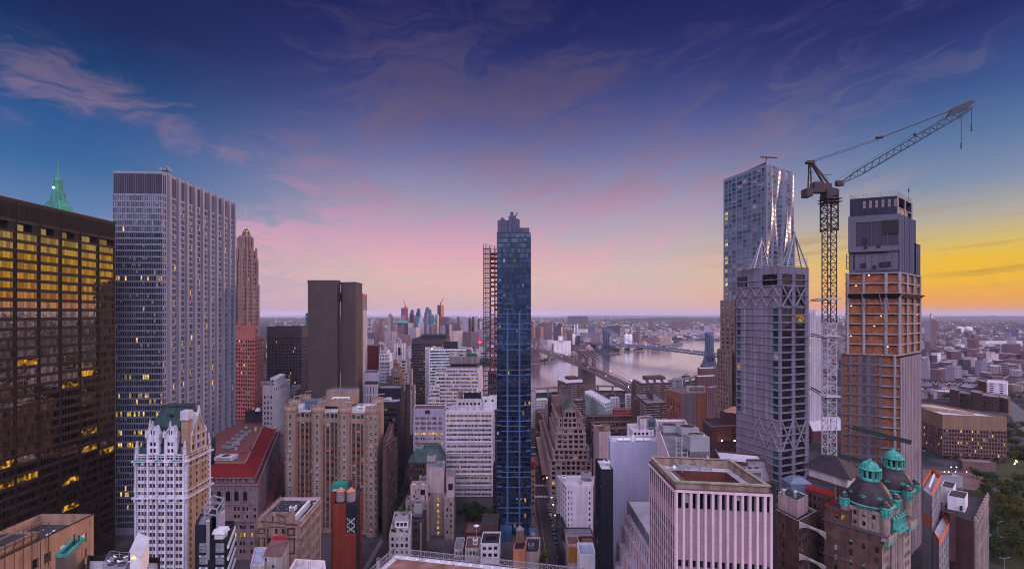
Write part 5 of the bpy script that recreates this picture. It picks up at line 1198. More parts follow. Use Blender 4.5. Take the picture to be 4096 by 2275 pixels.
b=simple('black_block','black office block with pale roof plant right of the turreted tower',1515,400,1592,400,1621,450,1607,W_BLACKB,dict(n=7,p=4.3,h=1.6,fill=.8,top=5.6,style=(1,1,.05),lit=.10,mats=(FRAME_D,G_DARK,BLIND_BROWN,glow('dull amber room',(1,.45,.08),.3))),dict(n=10,p=4.3,h=1.2,fill=.6,top=4,style=(1,1,.05)),ROOF_GREY,blind=0,done=False)
P=para(c2(1512,418),c2(1603,418),c2(1614,440));block(b,P,b.z1-.9,pz(1552,418),W_NAVY,(),ROOF_DARK,.8,part='penthouse');b.done()
roof_unit(px(1540,408),408,b.z1-.9,11,5,3,'long pale plant box on the black block',ROOF_LAV);roof_unit(px(1572,406),406,b.z1-.9,4,4,1.6,'left of two low pale hatches on the black block',WHITE);roof_unit(px(1586,406),407,b.z1-.9,4,4,1.6,'right of two low pale hatches on the black block',WHITE)
simple('dark_canyon_block','tall dark block lining the deep side street behind the black block',1600,470,1622,470,1640,560,1590,W_BLACKB,dict(n=3,p=4,h=2),dict(n=12,p=4.2,h=1.8,fill=.45),ROOF_DARK)
simple('ornate_brown_block','old brown ornate facade sinking into the street right of the turreted tower',1534,345,1552,345,1588,440,1757,wall_mat('old brown stone',(.22,.16,.165),.25,.9,.25,.3),dict(n=2,p=4,h=2),dict(n=16,p=4.4,h=2.3,fill=.5,top=3,style=(2,2,.1)),ROOF_BROWN,par=1.4)
simple('low_brown_block','lower brown block in front of the ornate brown facade',1530,322,1548,322,1590,345,1780,W_DKBR,None,dict(n=6,p=4,h=2.2),ROOF_BROWN)
b=simple('dark_office_tower','wide dark office tower with rows of amber lights in the middle distance',1646,680,1782,680,1800,760,1356,wall_mat('dark mullioned steel',(.085,.07,.085),.12,.6,.1,.08),dict(n=34,p=3.9,h=2.1,fill=.9,top=7,style=(1,1,.05),lit=lambda i,j:.35 if j in(3,52,44,36)else .035,blind=.08),dict(n=10,p=3.9,h=2.1,fill=.9,top=7,style=(1,1,.05)),ROOF_DARK,done=False)
P=para(c2(1682,695),c2(1786,695),c2(1795,740));block(b,P,b.z1-.9,pz(1340,695),W_BLACKB,(),ROOF_GREY,.5,part='penthouse');b.done()
simple('teal_glass_slab','teal and white striped glass slab with lit roof edge',1700,634,1717,600,1891,606,1396,wall_mat('white spandrel',(.60,.62,.68)),dict(n=10,p=3.7,h=2.3,fill=.9,top=2,style=(1,1,.05),mats=(FRAME_L,G_TEAL,BLIND,LIT)),dict(n=40,p=3.7,h=2.3,fill=.9,top=2,style=(1,1,.06),mats=(FRAME_L,G_TEAL,BLIND,LIT3),blind=.15,lit=.01),ROOF_GREY)
simple('dark_plant_room','dark windowless plant room on the teal glass slab',1775,612,1828,612,1832,630,1368,W_BLACKB,None,None,ROOF_DARK,z0=pz(1400,606))
q=MB();p=at(1737,1392,606);q.loft(ring_pts((p.x,p.y),5,8),p.z,ring_pts((p.x,p.y),.4,8),p.z+3.4,0);q.cyl((p.x,p.y),.3,.3,p.z-3,p.z,6);tag(q.build('parasol_pavilion',plain('tan canvas',(.4,.27,.18)),None,p),'little lit tan pavilion on the teal slab roof','pavilion');lamp_spot(p.x-2,p.y-5,p.z-.6,.8,L_YEL,'warm lamp under the tan roof pavilion',None)
def lavender():
 Y=480;b=Bld('lavender_tower','lavender white stepped office tower with grey hooded penthouse','building',(px(1914,Y),Y,0));F_=lambda n,**k:ribbon(n,3.72,1.75,2.2,**k)
 P=para(c2(1783,Y),c2(1914,Y),c2(1928,505));z=pz(1472,Y);litf=lambda i,j:.85 if j==9 and i<12 else .14
 block(b,P,0,z,W_LAV,(F_(26,lit=litf),dict(n=8,p=3.72,h=1.7,fill=.4)),ROOF_GREY,.8)
 for i in range(28):p=P[0].lerp(P[1],i/27.0);b.mb('fin',W_LAV).beam((p.x,p.y-.05,0),(p.x,p.y-.05,z),.14)
 P2=para(c2(1740,Y+2),c2(1787,Y+2),c2(1790,500));block(b,P2,0,pz(1488,Y),W_LAV,(F_(10,lit=.12),),ROOF_GREY,.8,part='wall#2')
 P3=para(c2(1722,Y+1),c2(1760,Y+1),c2(1765,500));block(b,P3,0,pz(1540,Y),W_LAV,(F_(8,lit=.1),),ROOF_GREY,.8,part='wall#3')
 P4=para(c2(1712,Y),c2(1760,Y),c2(1765,500));block(b,P4,0,pz(1590,Y),W_LAV,(F_(10,lit=.1),),ROOF_GREY,.8,part='wall#4')
 P5=para(c2(1797,486),c2(1907,486),c2(1918,503));W5=wall_mat('streaked grey cladding',(.24,.21,.21),.15,.8,.3,.3);z5=pz(1427,486);b.mb('penthouse',W5).prism(P5,pz(1455,486),z5);b.mb('plant_slot',BLACK).prism(inset(P5,.8),z-.8,pz(1455,486));b.mb('penthouse_sill',W5).prism(P5,z-.8,z+.6)
 P6=para(c2(1811,492),c2(1905,492),c2(1912,502));block(b,P6,z5,pz(1412,492),W_CREAM,(dict(n=4,p=3,h=1.4),),ROOF_GREY,.4,part='upper_penthouse');b.done()
 water_tank(px(1876,498),497,pz(1412,492)-.4,2.8,3.2,'grey lidded tank on the lavender tower penthouse',TANKGREY,None,.5,.4);q=MB();p=at(1888,1416,489);q.box(p.x-5,p.x+5,488,490,z5,z5+3.4);tag(q.build('green_plant_box',plain('dull green paint',(.03,.12,.08)),None,p),'dull green plant box on the lavender tower penthouse','plant box')
 q=MB();q.box(px(1812,489)-4,px(1812,489)+5,488,496,z5,z5+4.5);tag(q.build('cream_hut',W_CREAM,None,(px(1812,489),490,z5)),'cream hut at the left end of the lavender tower penthouse','hut')
lavender()
def white_ribbon():
 Y=400;b=Bld('white_ribbon_block','white office block with long ribbon windows beside the blue tower','building',(px(1971,Y),Y,0));z=pz(1644,Y)
 P=para(c2(1781,Y),c2(1971,Y),c2(1984,428));rw=[]
 for y in(360,420,485,540,597,660,745,815,885,945,1005,1065,1150,1215,1295,1355,1415,1475,1535,1595,1655,1715):zz=pz(1550+(y+14)*.3144,Y);rw.append((zz,zz+1.9))
 rw=rw[::-1];nr=len(rw);L2={0:.55,1:.45,4:.12,7:.35,10:.08,11:.2,12:.3,14:.08}
 fr=plain('grey window frame',(.20,.19,.22),.6)
 def litr(i,j):return L2.get(nr-1-j,.03)
 W=(P[1]-P[0]).length;cl=[(1.1+i*(W-2.2)/32,1.1+(i+.94)*(W-2.2)/32)for i in range(32)]
 b.face(P[0],P[1],0,z,cl,rw,W_LAV,d=.35,style=(1,1,.12),lit=litr,blind=.5,mats=(fr,G_OFFICE,BLIND,LIT2))
 for i in(1,2,3):side(b,P,i,0,z,W_WHITE,part='side_wall')
 b.roof(P,z-.8,z,ROOF_LAV,W_WHITE)
 for y,o in((1767,.7),(1812,.9),(1896,1.1),(1940,.9)):b.mb('ledge',W_WHITE).beam((P[0].x-.1,Y-o/2,pz(y,Y)),(P[1].x+.1,Y-o/2,pz(y,Y)),o,.5)
 W2=wall_mat('patchy white paint',(.50,.46,.50),.22,.85,.25,.35);P2=para(c2(1824,408),c2(1930,408),c2(1938,424));block(b,P2,z-.8,pz(1594,408),W2,(dict(n=6,p=4.4,h=2.0,fill=.55,top=3.4,m0=1.5,style=(4,1,.12)),),ROOF_DARK,.4,part='penthouse')
 P3=para(c2(1927,410),c2(1986,410),c2(1990,428));block(b,P3,z-.8,pz(1584,410),W_WHITE,(dict(n=2,p=30,h=1.9,fill=.3,top=3,style=(3,1,.1)),),ROOF_LAV,.4,part='stair_block');b.done()
 zz=pz(1594,408);t=empty('cooling_unit_row',(px(1890,414),414,zz),'black cooling unit with three clear fan hoods on the white ribbon block','cooling unit');q=MB();x0,x1=px(1857,412),px(1923,412);q.box(x0,x1,411,418,zz-.4,zz+4.4);q.build('casing',W_NAVY,t,t.location)
 for i in range(3):x=x0+(i+.5)*(x1-x0)/3;q=MB();q.cyl((x,414.5),2.0,1.7,zz+4.4,zz+5.3,14);q.build('fan',STEEL,t,t.location)
 q=MB()
 for i in range(4):x=x0+i*(x1-x0)/3;q.box(x-.12,x+.12,410.9,411,zz,zz+4.4)
 q.build('frame',W_NAVY if False else STEEL_D,t,t.location);water_tank(px(1842,411),412,zz-.4,2.0,4.8,'dark staved tank left of the black cooling unit',TANKGREY,None,1.0,.6)
 rw2=[pz(y,402)for y in(1672,1692,1712,1733,1753,1772)]
 b=Bld('lit_annex','lower white annex with one row of windows fully lit yellow','building',(px(1780,402),402,0));P=para(c2(1654,402),c2(1779,402),c2(1783,420));z=pz(1634,402);rr=[(zz-1.0,zz+1.0)for zz in rw2[::-1]];Lr={5:.3,4:.1,3:.2,2:1.0,1:.18,0:.8}
 W=(P[1]-P[0]).length;cl=[(1.5+g*(W-3)/5+k*(W-3.8)/26,1.5+g*(W-3)/5+(k+.9)*(W-3.8)/26)for g in range(5)for k in range(5)]
 b.face(P[0],P[1],0,z,cl,rr,wall_mat('grey lilac panel',(.36,.32,.42),.08,.7,.1,.2),d=.3,style=(1,1,.1),lit=lambda i,j:Lr.get(j,.1),blind=.4);q=b.mb('mullion',W_LAV)
 for i in range(27):p=P[0].lerp(P[1],i/26.0);q.beam((p.x,p.y-.06,rw2[-1]-12),(p.x,p.y-.06,rw2[0]+2),.15)
 for i in(1,2,3):side(b,P,i,0,z,W_LAV,part='side_wall')
 b.roof(P,z-.6,z,ROOF_BROWN,W_LAV);x=px(1710,402);b.mb('louvre_vent',W_BLACKB).box(x-2,x+2,401.7,402,z-4.2,z-1.2);b.done()
white_ribbon()
b=simple('mansard_block','brown block with green copper mansard roof below the lit annex',1635,366,1777,366,1783,392,1850,W_DKBR,dict(n=11,p=4.4,h=2.2,fill=.4,top=1.5,style=(1,2,.12)),None,ROOF_DARK,done=False,par=.3)
W_GRN=wall_mat('green slate',(.07,.115,.11),.2,.7,.2,.4);P=b.P;T=inset(P,5);b.mb('mansard',W_GRN).loft(P,b.z1,T,b.z1+9,0);
for i in range(3):p=P[0].lerp(P[1],.08+i*.42);b.mb('corner_pavilion',W_GRN).loft([(p.x-3,p.y-.4),(p.x+3,p.y-.4),(p.x+3,p.y+5),(p.x-3,p.y+5)],b.z1,[(p.x-.3,p.y+2),(p.x+.3,p.y+2),(p.x+.3,p.y+2.6),(p.x-.3,p.y+2.6)],b.z1+6,0)
b.mb('upper_house',W_GRN).prism([c2(1664,378),c2(1752,378),c2(1752,388),c2(1664,388)],b.z1+2,pz(1783,378));b.done();cooling_tower(px(1676,374),374,pz(1818,374),6.5,5,7.5,'grey cooling tower on the green mansard block')
def stair_block():
 Y=330;b=Bld('lit_stair_block','tan grey apartment block with one column of yellow lit stair windows','building',(px(1780,Y),Y,0));W=wall_mat('mauve tan render',(.27,.215,.21),.12,.85,.2,.2);W2=wall_mat('pink tan render',(.37,.30,.31),.1,.85,.15,.2)
 st=[(pz(y+8,Y),pz(y-4,Y))for y in[1850+v*.297 for v in range(490,1500,75)]][::-1]
 C0,C1=c2(1722,Y),c2(1780,Y);zc=pz(1869,Y);z1=pz(1970,Y);Wc=(C1-C0).length
 b.face(C0,C1,0,z1,[(Wc*.46,Wc*.60)],st,W,d=.3,style=(2,2,.08),lit=1.0,blind=0,mats=(FRAME_D,G_DARK,BLIND,LIT),part='stair_wall');b.face(c2(1706,Y),c2(1777,Y),z1,zc,[],[],W2,part='upper_wall');P=[c2(1706,Y),c2(1777,Y),c2(1780,345),c2(1710,345)]
 for i in(1,2,3):side(b,P,i,0,zc,W2,part='rear')
 b.roof(P,zc-.6,zc,ROOF_GREY,W2)
 Lp=[c2(1622,322),c2(1716,322),c2(1724,331),c2(1630,331)];zl=pz(2001,322);block(b,Lp,0,zl,W,(dict(n=5,p=3.9,h=2.1,fill=.32,top=2.4,style=(1,2,.12),blind=.3),dict(n=3,p=3.9,h=2,fill=.3,top=2.4)),ROOF_BROWN,.8,part='left_wing')
 L2=[c2(1642,325),c2(1711,325),c2(1716,333),c2(1648,333)];zz=pz(1938,325);block(b,L2,zl-.8,zz,W2,(),ROOF_BROWN,1.0,part='left_upper')
 for i,(x,y,w,h)in enumerate(((1691,1967,18,22),(1664,1966,3,20),(1674,1956,5,6),(1657,1983,7,8),(1667,1992,9,4),(1701,1990,3,20))):p=at(x,y,325);k=325/F;b.mb('square_window#%d'%i,G_DARK).box(p.x-w*k/2,p.x+w*k/2,324.85,325,p.z-h*k/2,p.z+h*k/2)
 R_=[c2(1778,324),c2(1815,324),c2(1822,345),c2(1785,345)];zr=pz(1990,324);block(b,R_,0,zr,W,(dict(n=2,p=3.75,h=2.2,fill=.42,top=3.2,style=(1,2,.12),lit=.06,blind=.3),dict(n=4,p=3.75,h=2.2,fill=.35,top=3.2)),ROOF_DARK,.3,part='right_wing')
 R2=[c2(1786,327),c2(1818,327),c2(1823,344),c2(1790,344)];block(b,R2,zr-.3,pz(1906,327),W2,(dict(n=1,p=6.6,h=4.6,fill=.72,top=4.6,style=(3,3,.12)),),ROOF_BROWN,.7,part='right_upper');b.done()
 roof_unit(px(1690,336),338,pz(1926,336),5,3,3.5,'grey pipe-topped unit behind the lit stair block');cooling_tower(px(1726,342),343,zc-.6,6,4.5,5.5,'silver cooling unit with pipes on top of the lit stair block');roof_unit(px(1762,336),337,zc-.6,4.5,3,1.8,'low grey unit at the right of the lit stair block roof')
 for i,(x,y,Y_)in enumerate(((1653,1935,327),(1660,1930,328),(1695,1932,328))):q=MB();p=at(x,y,Y_);q.box(p.x-.9,p.x+.9,Y_-.4,Y_+.4,zz-1,zz-.5);q.box(p.x-.9,p.x-.6,Y_-.4,Y_+.4,zz-.5,zz+.3);tag(q.build('deck_lounger',WHITE,None,p),'white deck lounger on the terrace of the lit stair block','lounger','deck loungers on the stair block terrace')
stair_block()
def roof_garden():
 Y=268;z=pz(2085,285);P=[c2(1556,Y),c2(1640,Y),c2(1648,300),c2(1578,300)];b=Bld('roof_garden_block','narrow white block with planted roof garden by the dark street','building',(P[1].x,Y,0));W=wall_mat('white garden wall',(.45,.42,.46));block(b,P,0,z,W,(dict(n=4,p=3.6,h=2),dict(n=6,p=3.6,h=2)),wall_mat('lilac patio paving',(.34,.30,.33)),1.0)
 Hs=[c2(1580,279),c2(1633,279),c2(1636,287),c2(1583,287)];zh=z+2.8;block(b,Hs,z-1,zh,W_WHITE,(dict(n=3,p=9,h=2.2,fill=.8,top=.8,style=(1,1,.08),mats=(FRAME_D,G_OFFICE,BLIND,LIT)),),ROOF_BROWN,.2,part='garden_house');b.done();rd=random.Random(3)
 for i in range(17):
  front=i<8;x=rd.uniform(1562,1640)if front else rd.choice((rd.uniform(1582,1598),rd.uniform(1612,1636)));Yb=rd.uniform(270,277)if front else rd.uniform(281,297);bush(px(x,Yb),Yb,z-1 if front else(zh if Yb<287 else z-1),rd.uniform(.5,1.0),'round green bush in the roof garden by the dark street',RND.choice((LEAF_G,LEAF_G,LEAF)),'bushes in the roof garden')
 for i,(x,Yb)in enumerate(((1606,298),(1632,298))):tree(px(x,Yb),Yb,z-1,4.5,('left' if i==0 else 'right')+' of the two bright potted trees at the back of the roof garden','bright')
 for i in range(4):
  q=MB();x,Yb=px(1612,284),288.5+i*1.5;zz=z-1;q.box(x-1.6,x+.8,Yb-.4,Yb+.4,zz+.2,zz+.5);q.box(x-1.6,x-1.3,Yb-.4,Yb+.4,zz+.5,zz+1.2);tag(q.build('sun_lounger',plain('pink canvas',(.5,.36,.38)),None,(x,Yb,zz)),'pink sun lounger in the row on the roof garden','lounger','sun loungers on the roof garden')
 lamp_spot(px(1630,281),281,z+1.5,.4,L_YEL,'yellow lamp in the passage beside the roof garden house',None)
roof_garden()
simple('brick_side_block','dark brick block with red flank beside the roof garden',1650,296,1695,296,1706,312,2078,W_DKBR,dict(n=2,p=4,h=2),dict(n=4,p=4,h=2),ROOF_DARK);cooling_tower(px(1672,300),302,pz(2078,296),4.6,4.6,8.5,'tall grey cooling tower on the dark brick block beside the roof garden');q=MB();p=c2(1683,294);q.cyl(p,.5,.5,0,pz(2090,294),10);tag(q.build('flue_pipe',STEEL,None,(p.x,p.y,0)),'thin silver flue up the dark brick block','pipe')
for nm,lab,xl,xc,xr,Y,yt,w,n,rf in(('sloped_house','small grey house with steep roof right of the lit stair block',1816,1852,1860,300,2195,W_CREAM,3,ROOF_GREY),('maroon_terrace','maroon party wall block with roof hut before the white ribbon block',1858,1922,1930,318,2128,W_MAROON,0,ROOF_BROWN),('white_terrace','low white block with roof umbrella at the foot of the white ribbon block',1860,1918,1924,296,2192,W_CREAM,4,ROOF_BROWN),('white_window_block','low white block with wide windows left of the blue tower foot',1922,1998,2004,292,2172,W_WHITE,3,ROOF_DARK),('dark_gap_block','dark narrow block between the white ribbon block and the blue tower',1972,1988,1992,345,1870,W_BLACKB,3,ROOF_DARK),('brown_terrace','dark brown block behind the white wide windowed one',1924,1992,1996,316,2092,W_DKBR,0,ROOF_DARK)):simple(nm,lab,xl,Y,xc,Y,xr,Y+16,yt,w,dict(n=n,p=4.2,h=2.2,fill=.6,top=1.8,style=(3,1,.12))if n else None,None,rf)
q=MB();p=at(1906,2100,300);q.cyl((p.x,p.y),.06,.06,pz(2195,296),p.z,6);q.loft(ring_pts((p.x,p.y),1.9,8),p.z-.2,ring_pts((p.x,p.y),.05,8),p.z+.7,0);tag(q.build('parasol',WHITE,None,p),'white parasol open on the low white terrace','parasol')
for i in range(7):tree(px(1862+i*9,352),352+i%3,0,14,'dark leafy tree in the court below the white ribbon block','dark','trees in the court below the white ribbon block')
roof_unit(px(1900,300),303,pz(2192,296)-.9,3,2.5,3.6,'white hut on the low white terrace block',WHITE);roof_unit(px(1965,298),300,pz(2172,292)-.9,6,4,2.0,'black roof plant on the low white wide windowed block',W_NAVY,fans=2)
def skeleton():
 Y=420;b=Bld('steel_skeleton','bare unfinished steel frame with red floors left of the blue tower','building',(px(1987,Y),Y,0));x0,x1=px(1960,Y),px(1996,Y);zt=pz(984,Y);zb=pz(1492,Y);st=plain('dark red steel',(.12,.07,.08),.7);pit=4.2
 q=b.mb('frame',st)
 for x in(x0,(x0+x1)/2,x1):
  for y in(Y,Y+9,Y+18):q.beam((x,y,zb-6),(x,y,zt),.5)
 z=zb;fl=b.mb('floor_slab',plain('raw slab',(.26,.13,.13),.9));nt=b.mb('net',plain('red safety net',(.40,.06,.06),.9));i=0
 while z<zt-3:
  fl.box(x0-.2,x1+.2,Y-.3,Y+18.3,z,z+.35)
  if i%2==0:nt.box(x0+.3,x0+3.6,Y-.2,Y-.15,z+.3,z+1.3)
  if i%3:nt.box(x0+4.2,x1-.5,Y+17,Y+17.1,z+.3,z+2.2)
  z+=pit;i+=1
 for zz in(zt,zt-3,zt-7):q.box(x0,x1,Y-.2,Y+.2,zz-.25,zz);q.box(x0,x1,Y+17.8,Y+18.2,zz-.25,zz)
 block(b,[c2(1952,Y),c2(1996,Y),c2(1996,Y+20),c2(1954,Y+20)],0,zb,W_NAVY if False else wall_mat('dark arched stone',(.10,.085,.12)),(dict(n=5,p=5,h=3,fill=.5),),ROOF_DARK,.5,part='old_base');b.done()
 t=empty('builders_hoist',(px(1945,414),414,0),'twin lattice hoist tower climbing beside the unfinished frame','hoist');q=MB();ca=MB();xa,xb=px(1934,414),px(1957,414);xm=(xa+xb)/2
 for x in(xa,xm-.5,xm+.5,xb):
  for y in(412,415):q.beam((x,y,0),(x,y,pz(976,414)),.3)
 z=4.0
 while z<pz(990,414):
  for xx0,xx1 in((xa,xm-.5),(xm+.5,xb)):
   for y in(412,415):q.beam((xx0,y,z),(xx1,y,z),.25);q.beam((xx0,y,z),(xx1,y,z+2.1),.16)
  ca.box(xa,xb,411.8,415.2,z+2.0,z+2.75);z+=4.2
 q.build('lattice',STEEL_D,t,t.location);ca.build('landing',plain('landing grey',(.09,.08,.09),.8),t,t.location)
skeleton()
def blue_tower():
 Y=330;b=Bld('blue_glass_tower','slim blue mirror glass tower with stepped grey crown in the middle of the picture','skyscraper',(px(2123,Y),Y,0));zt=pz(929,Y);L,C,R_=c2(1987,Y),c2(2122,Y),c2(2124,352);P=para(L,C,R_);W=(C-L).length;n=16;cw=W/n;pit=3.5
 sp=wall_mat('blue spandrel',(.026,.048,.10),.1,.35,.05,.1);bar=wall_mat('pale blue frame',(.075,.135,.25),.08,.5,.08,.1);rw=rows(2,zt,pit,2.75,.6)[::-1]
 b.face(L,C,0,zt,[(i*cw+.05,(i+1)*cw-.05)for i in range(n)],rw,sp,d=.10,mats=(sp,G_TOWER,BLIND,LIT2),style=(1,1,.05),blind=.012,lit=.006)
 b.face(C,R_,0,zt,[(.5+i*1.5,1.9+i*1.5)for i in range(14)],rw,sp,part='side_wall',d=.1,mats=(sp,G_TOWER,BLIND,LIT),style=(1,1,.05),blind=0);b.face(P[3],P[0],0,zt,[],[],sp,part='side_wall');side(b,P,2,0,zt,sp,part='side_wall');b.roof(P,zt-.5,zt,ROOF_DARK,sp)
 q=b.mb('pale_bar',bar);zs=pz(1245,Y)
 for xx in(2030,2078):x=px(xx,Y);q.box(x-.6,x+.6,Y-.45,Y+.02,6,zs)
 rd=random.Random(5);pat=[(1987,2122),(2020,2090),(2010,2100),(2022,2084),(1995,2122),(2006,2096)];k=0
 for j in range(len(rw)):
  z=rw[j][1]+.2
  if z>pz(1165,Y):continue
  k+=1;a,c_=pat[k%6]if rd.random()<.7 else rd.choice(pat)
  if z>zs:a,c_=(2010+rd.randint(0,12),2052)
  elif rd.random()<.35:continue
  q.box(px(a,Y),px(c_,Y),Y-.42,Y+.01,z,z+.6)
  for a,c_ in((2104,2122),(1987,2006)):
   if rd.random()<.5:q.box(px(a,Y),px(c_,Y),Y-.42,Y+.01,z+.4,z+1.3)
 cr=b.mb('crown',wall_mat('grey crown render',(.11,.105,.155),.1));Z=lambda y:pz(y,Y)
 for x0,x1,y,d0,d1 in((1990,2036,880,1,18),(2034,2064,863,.5,20),(2063,2079,877,1,18),(2078,2118,909,2,16)):cr.box(px(x0,Y),px(x1,Y),Y+d0,Y+d1,zt-.6,Z(y))
 cr.box(px(2041,Y),px(2054,Y),Y+3,Y+8,Z(866),Z(844));q=b.mb('crown_ladder',bar)
 for x,y0,y1 in((2040,875,928),(2056,902,928)):q.box(px(x-3,Y),px(x+3,Y),Y+.2,Y+.5,Z(y1),Z(y0))
 x0,x1=px(1998,Y),px(2024,Y);cr.add([(x0,Y+1,Z(880)),(x1,Y+1,Z(880)),(px(2008,Y),Y+1,Z(866)),(x0,Y+6,Z(880)),(x1,Y+6,Z(880)),(px(2008,Y),Y+6,Z(866))],[(0,1,2),(5,4,3),(1,4,5,2),(3,0,2,5)])
 b.mb('foot_wall',wall_mat('plain blue wall',(.05,.10,.19))).box(px(1999,322),px(2048,322),321,330,0,pz(2118,322));b.mb('awning',bar).box(px(2118,322),px(2142,322),316,330,pz(2130,322)-.4,pz(2130,322));b.done()
 t=empty('roof_crane',(px(2062,Y),Y+6,Z(863)),'small red crane perched on the blue tower crown','crane');q=MB();p0=Vector((px(2056,Y),Y+4,Z(862)));p1=Vector((px(2073,Y),Y+4,Z(842)))
 for o in(-.5,.5):
  q.beam(p0+Vector((0,o,0)),p1+Vector((0,o,0)),.25);q.beam(p0+Vector((1.2,o,-.2)),p1+Vector((0,o,0)),.25)
 for f in(.15,.35,.55,.75):q.beam(p0.lerp(p1,f),(p0+Vector((1.2,0,-.2))).lerp(p1,f+.1),.2)
 q.build('jib',plain('crane red',(.35,.05,.04)),t,t.location);q=MB();q.box(px(2066,Y),px(2073,Y),Y+3,Y+5,Z(876),Z(871));q.build('counterweight',STEEL_D,t,t.location)
blue_tower()
simple('tan_corner_house','narrow tan house squeezed right of the blue tower',2116,344,2140,344,2141,372,1880,W_TAN,dict(n=2,p=3.9,h=2.2,fill=.62,top=3,m0=.2,style=(1,2,.12),blind=.2,lit=.06),dict(n=5,p=3.9,h=2),ROOF_BROWN);simple('grey_slab_house','tall beige apartment slab peeping out right of the blue tower',2110,640,2140,640,2144,670,1567,W_CREAM,dict(n=6,p=3.4,h=1.7,fill=.5),None,ROOF_GREY);q=MB()
for i in range(4):z=pz(1842+i*7,352);q.box(px(2122,352),px(2142,352),348,354,z,z+.25)
tag(q.build('red_scaffold',plain('red scaffold',(.4,.04,.05)),None,(px(2130,352),352,0)),'red scaffold decks at the corner right of the blue tower','scaffold')
def stepped_stone():
 b=Bld('stepped_stone_block','mauve stone building stepping up to a green pediment','building',(px(2230,400),400,0));Wt=dict(p=4.05,h=2.5,fill=.66,style=(2,2,.12),blind=.3,d=.5)
 T=[(2199,2369,1840,396,8),(2212,2356,1797,399,7),(2222,2343,1735,402,5),(2228,2338,1713,404,5),(2231,2330,1669,406,5)];prev=0
 for i,(xl,xr,yt,Y,n)in enumerate(T):
  z=pz(yt,Y);A,B_=c2(xl,Y),c2(xr,Y);D=Y+150-i*9;P=[A,B_,Vector((B_.x+1,D)),Vector((A.x+.5,D))];q_=dict(Wt,n=n,top=1.2,lit=lambda i_,j:.3 if j==2 and i==1 else .03)
  side(b,P,0,prev,z,W_STONE,part='front#%d'%i,m0=1.2,**q_)
  side(b,[P[3],P[0],P[1],P[2]],0,prev,z,W_STONE,part='left_side#%d'%i,n=26,top=1.2,m0=1.0,**{k:v for k,v in Wt.items()})
  for k in(1,2):side(b,P,k,prev,z,W_STONE,part='rear#%d'%i)
  b.roof(P,z-.7,z,ROOF_BROWN,W_STONE,part='terrace#%d'%i);b.band(P,z-.5,z,.7,W_STONE)
  b.band(P,z-4.6,z-4.2,.4,W_STONE);prev=z-.7
 Y=408;zf=prev;zp=pz(1645,Y);za=pz(1626,Y);x0,x1=px(2258,Y),px(2304,Y);b.mb('pediment_block',W_STONE).prism([(x0,Y),(x1,Y),(x1,Y+22),(x0,Y+22)],zf,zp)
 g=b.mb('pediment_roof',[W_GRN,W_STONE]);m=(x0+x1)/2;e=.8;g.quad((x0-e,Y-e,zp),(m,Y-e,za),(m,Y+30,za),(x0-e,Y+30,zp));g.quad((m,Y-e,za),(x1+e,Y-e,zp),(x1+e,Y+30,zp),(m,Y+30,za));g.poly([(x0-e,Y-.3,zp),(x1+e,Y-.3,zp),(m,Y-.3,za)],1)
 for s0,s1 in(((x0-e,zp),(m,za)),((x1+e,zp),(m,za)),((x0-e,zp),(x1+e,zp))):g.beam((s0[0],Y-e,s0[1]),(s1[0],Y-e,s1[1]),.7,.6,1)
 for i,f in enumerate((.2,.5,.8)):
  x=x0+(x1-x0)*f;w=1.1;zb=zf+.8;pts=[(x-w,Y-.05,zb),(x+w,Y-.05,zb)]+[(x+w*cos(t_*pi/8),Y-.05,zb+2.6+w*sin(t_*pi/8))for t_ in range(9)];b.mb('arched_window#%d'%i,G_DARK).poly(pts)
 for i,x in enumerate((2238,2246,2255,2307,2315,2323)):p=c2(x,405.6);b.mb('pilaster',W_STONE).beam((p.x,p.y,pz(1711,405)),(p.x,p.y,pz(1675,405)),.7)
 Pk=[c2(2236,432),c2(2289,432),c2(2292,452),c2(2240,452)];zk=pz(1554,432);W=wall_mat('sooty concrete',(.15,.12,.13),.3,.9,.35,.2);q=b.mb('bulkhead',W);q.prism(Pk,zf,zk,cap=False);b.roof(Pk,zk-1.5,zk,ROOF_DARK,W,.6,'bulkhead_roof');b.mb('sheer_flank',W_BLACKB).prism([c2(2192,470),c2(2206,470),c2(2206,500),c2(2194,500)],0,pz(1590,470));b.done()
stepped_stone()
b=simple('white_slit_block','plain white block with small slit windows and pink terraces',2226,352,2266,330,2373,330,1943,W_LAV,dict(n=5,p=3.75,h=2.2,fill=.5),None,ROOF_LAV,done=False);P=b.P;Wd=(P[2]-P[1]).length
for f,w,h,nm in((.06,.6,1.9,'slit_window'),(.18,.6,1.9,'slit_window'),(.45,.35,.6,'tiny_window'),(.83,1.2,1.7,'square_window')):
 for j in range(8):z=b.z1-5.2-j*3.75;x=P[1].x+Wd*f;b.win.append(((x,P[1].y-.05,z),0.0,w,h,'b' if(j*7+int(f*100))%5==0 else 'd',(1,1,.08),(FRAME_L,G_DARK,BLIND,LIT)))
block(b,[c2(2330,333),c2(2374,333),c2(2378,345),c2(2335,345)],b.z1-.9,pz(1927,333),W_LAV,(),ROOF_GREY,.8,part='right_block');block(b,[c2(2318,336),c2(2340,336),c2(2343,345),c2(2321,345)],b.z1-.9,pz(1921,336),W_PINKB,(dict(n=2,p=4,h=1.4),),ROOF_LAV,.4,part='stair_hut')
q=b.mb('terrace_beam',W_PINKB)
for k in range(3):z=b.z1-1-k*3.5;q.beam((px(2236+k*5,350),350,z),(px(2262,332),331,z),.6,.4)
b.done();cooling_tower(px(2346,338),338.5,pz(1927,333)-.5,6.5,4,5.5,'grey twin casing cooling tower on the white slit block');roof_unit(px(2255,345),345,b.z1-.9,2.6,6,2.5,'white box unit at the back left of the white slit block',WHITE)
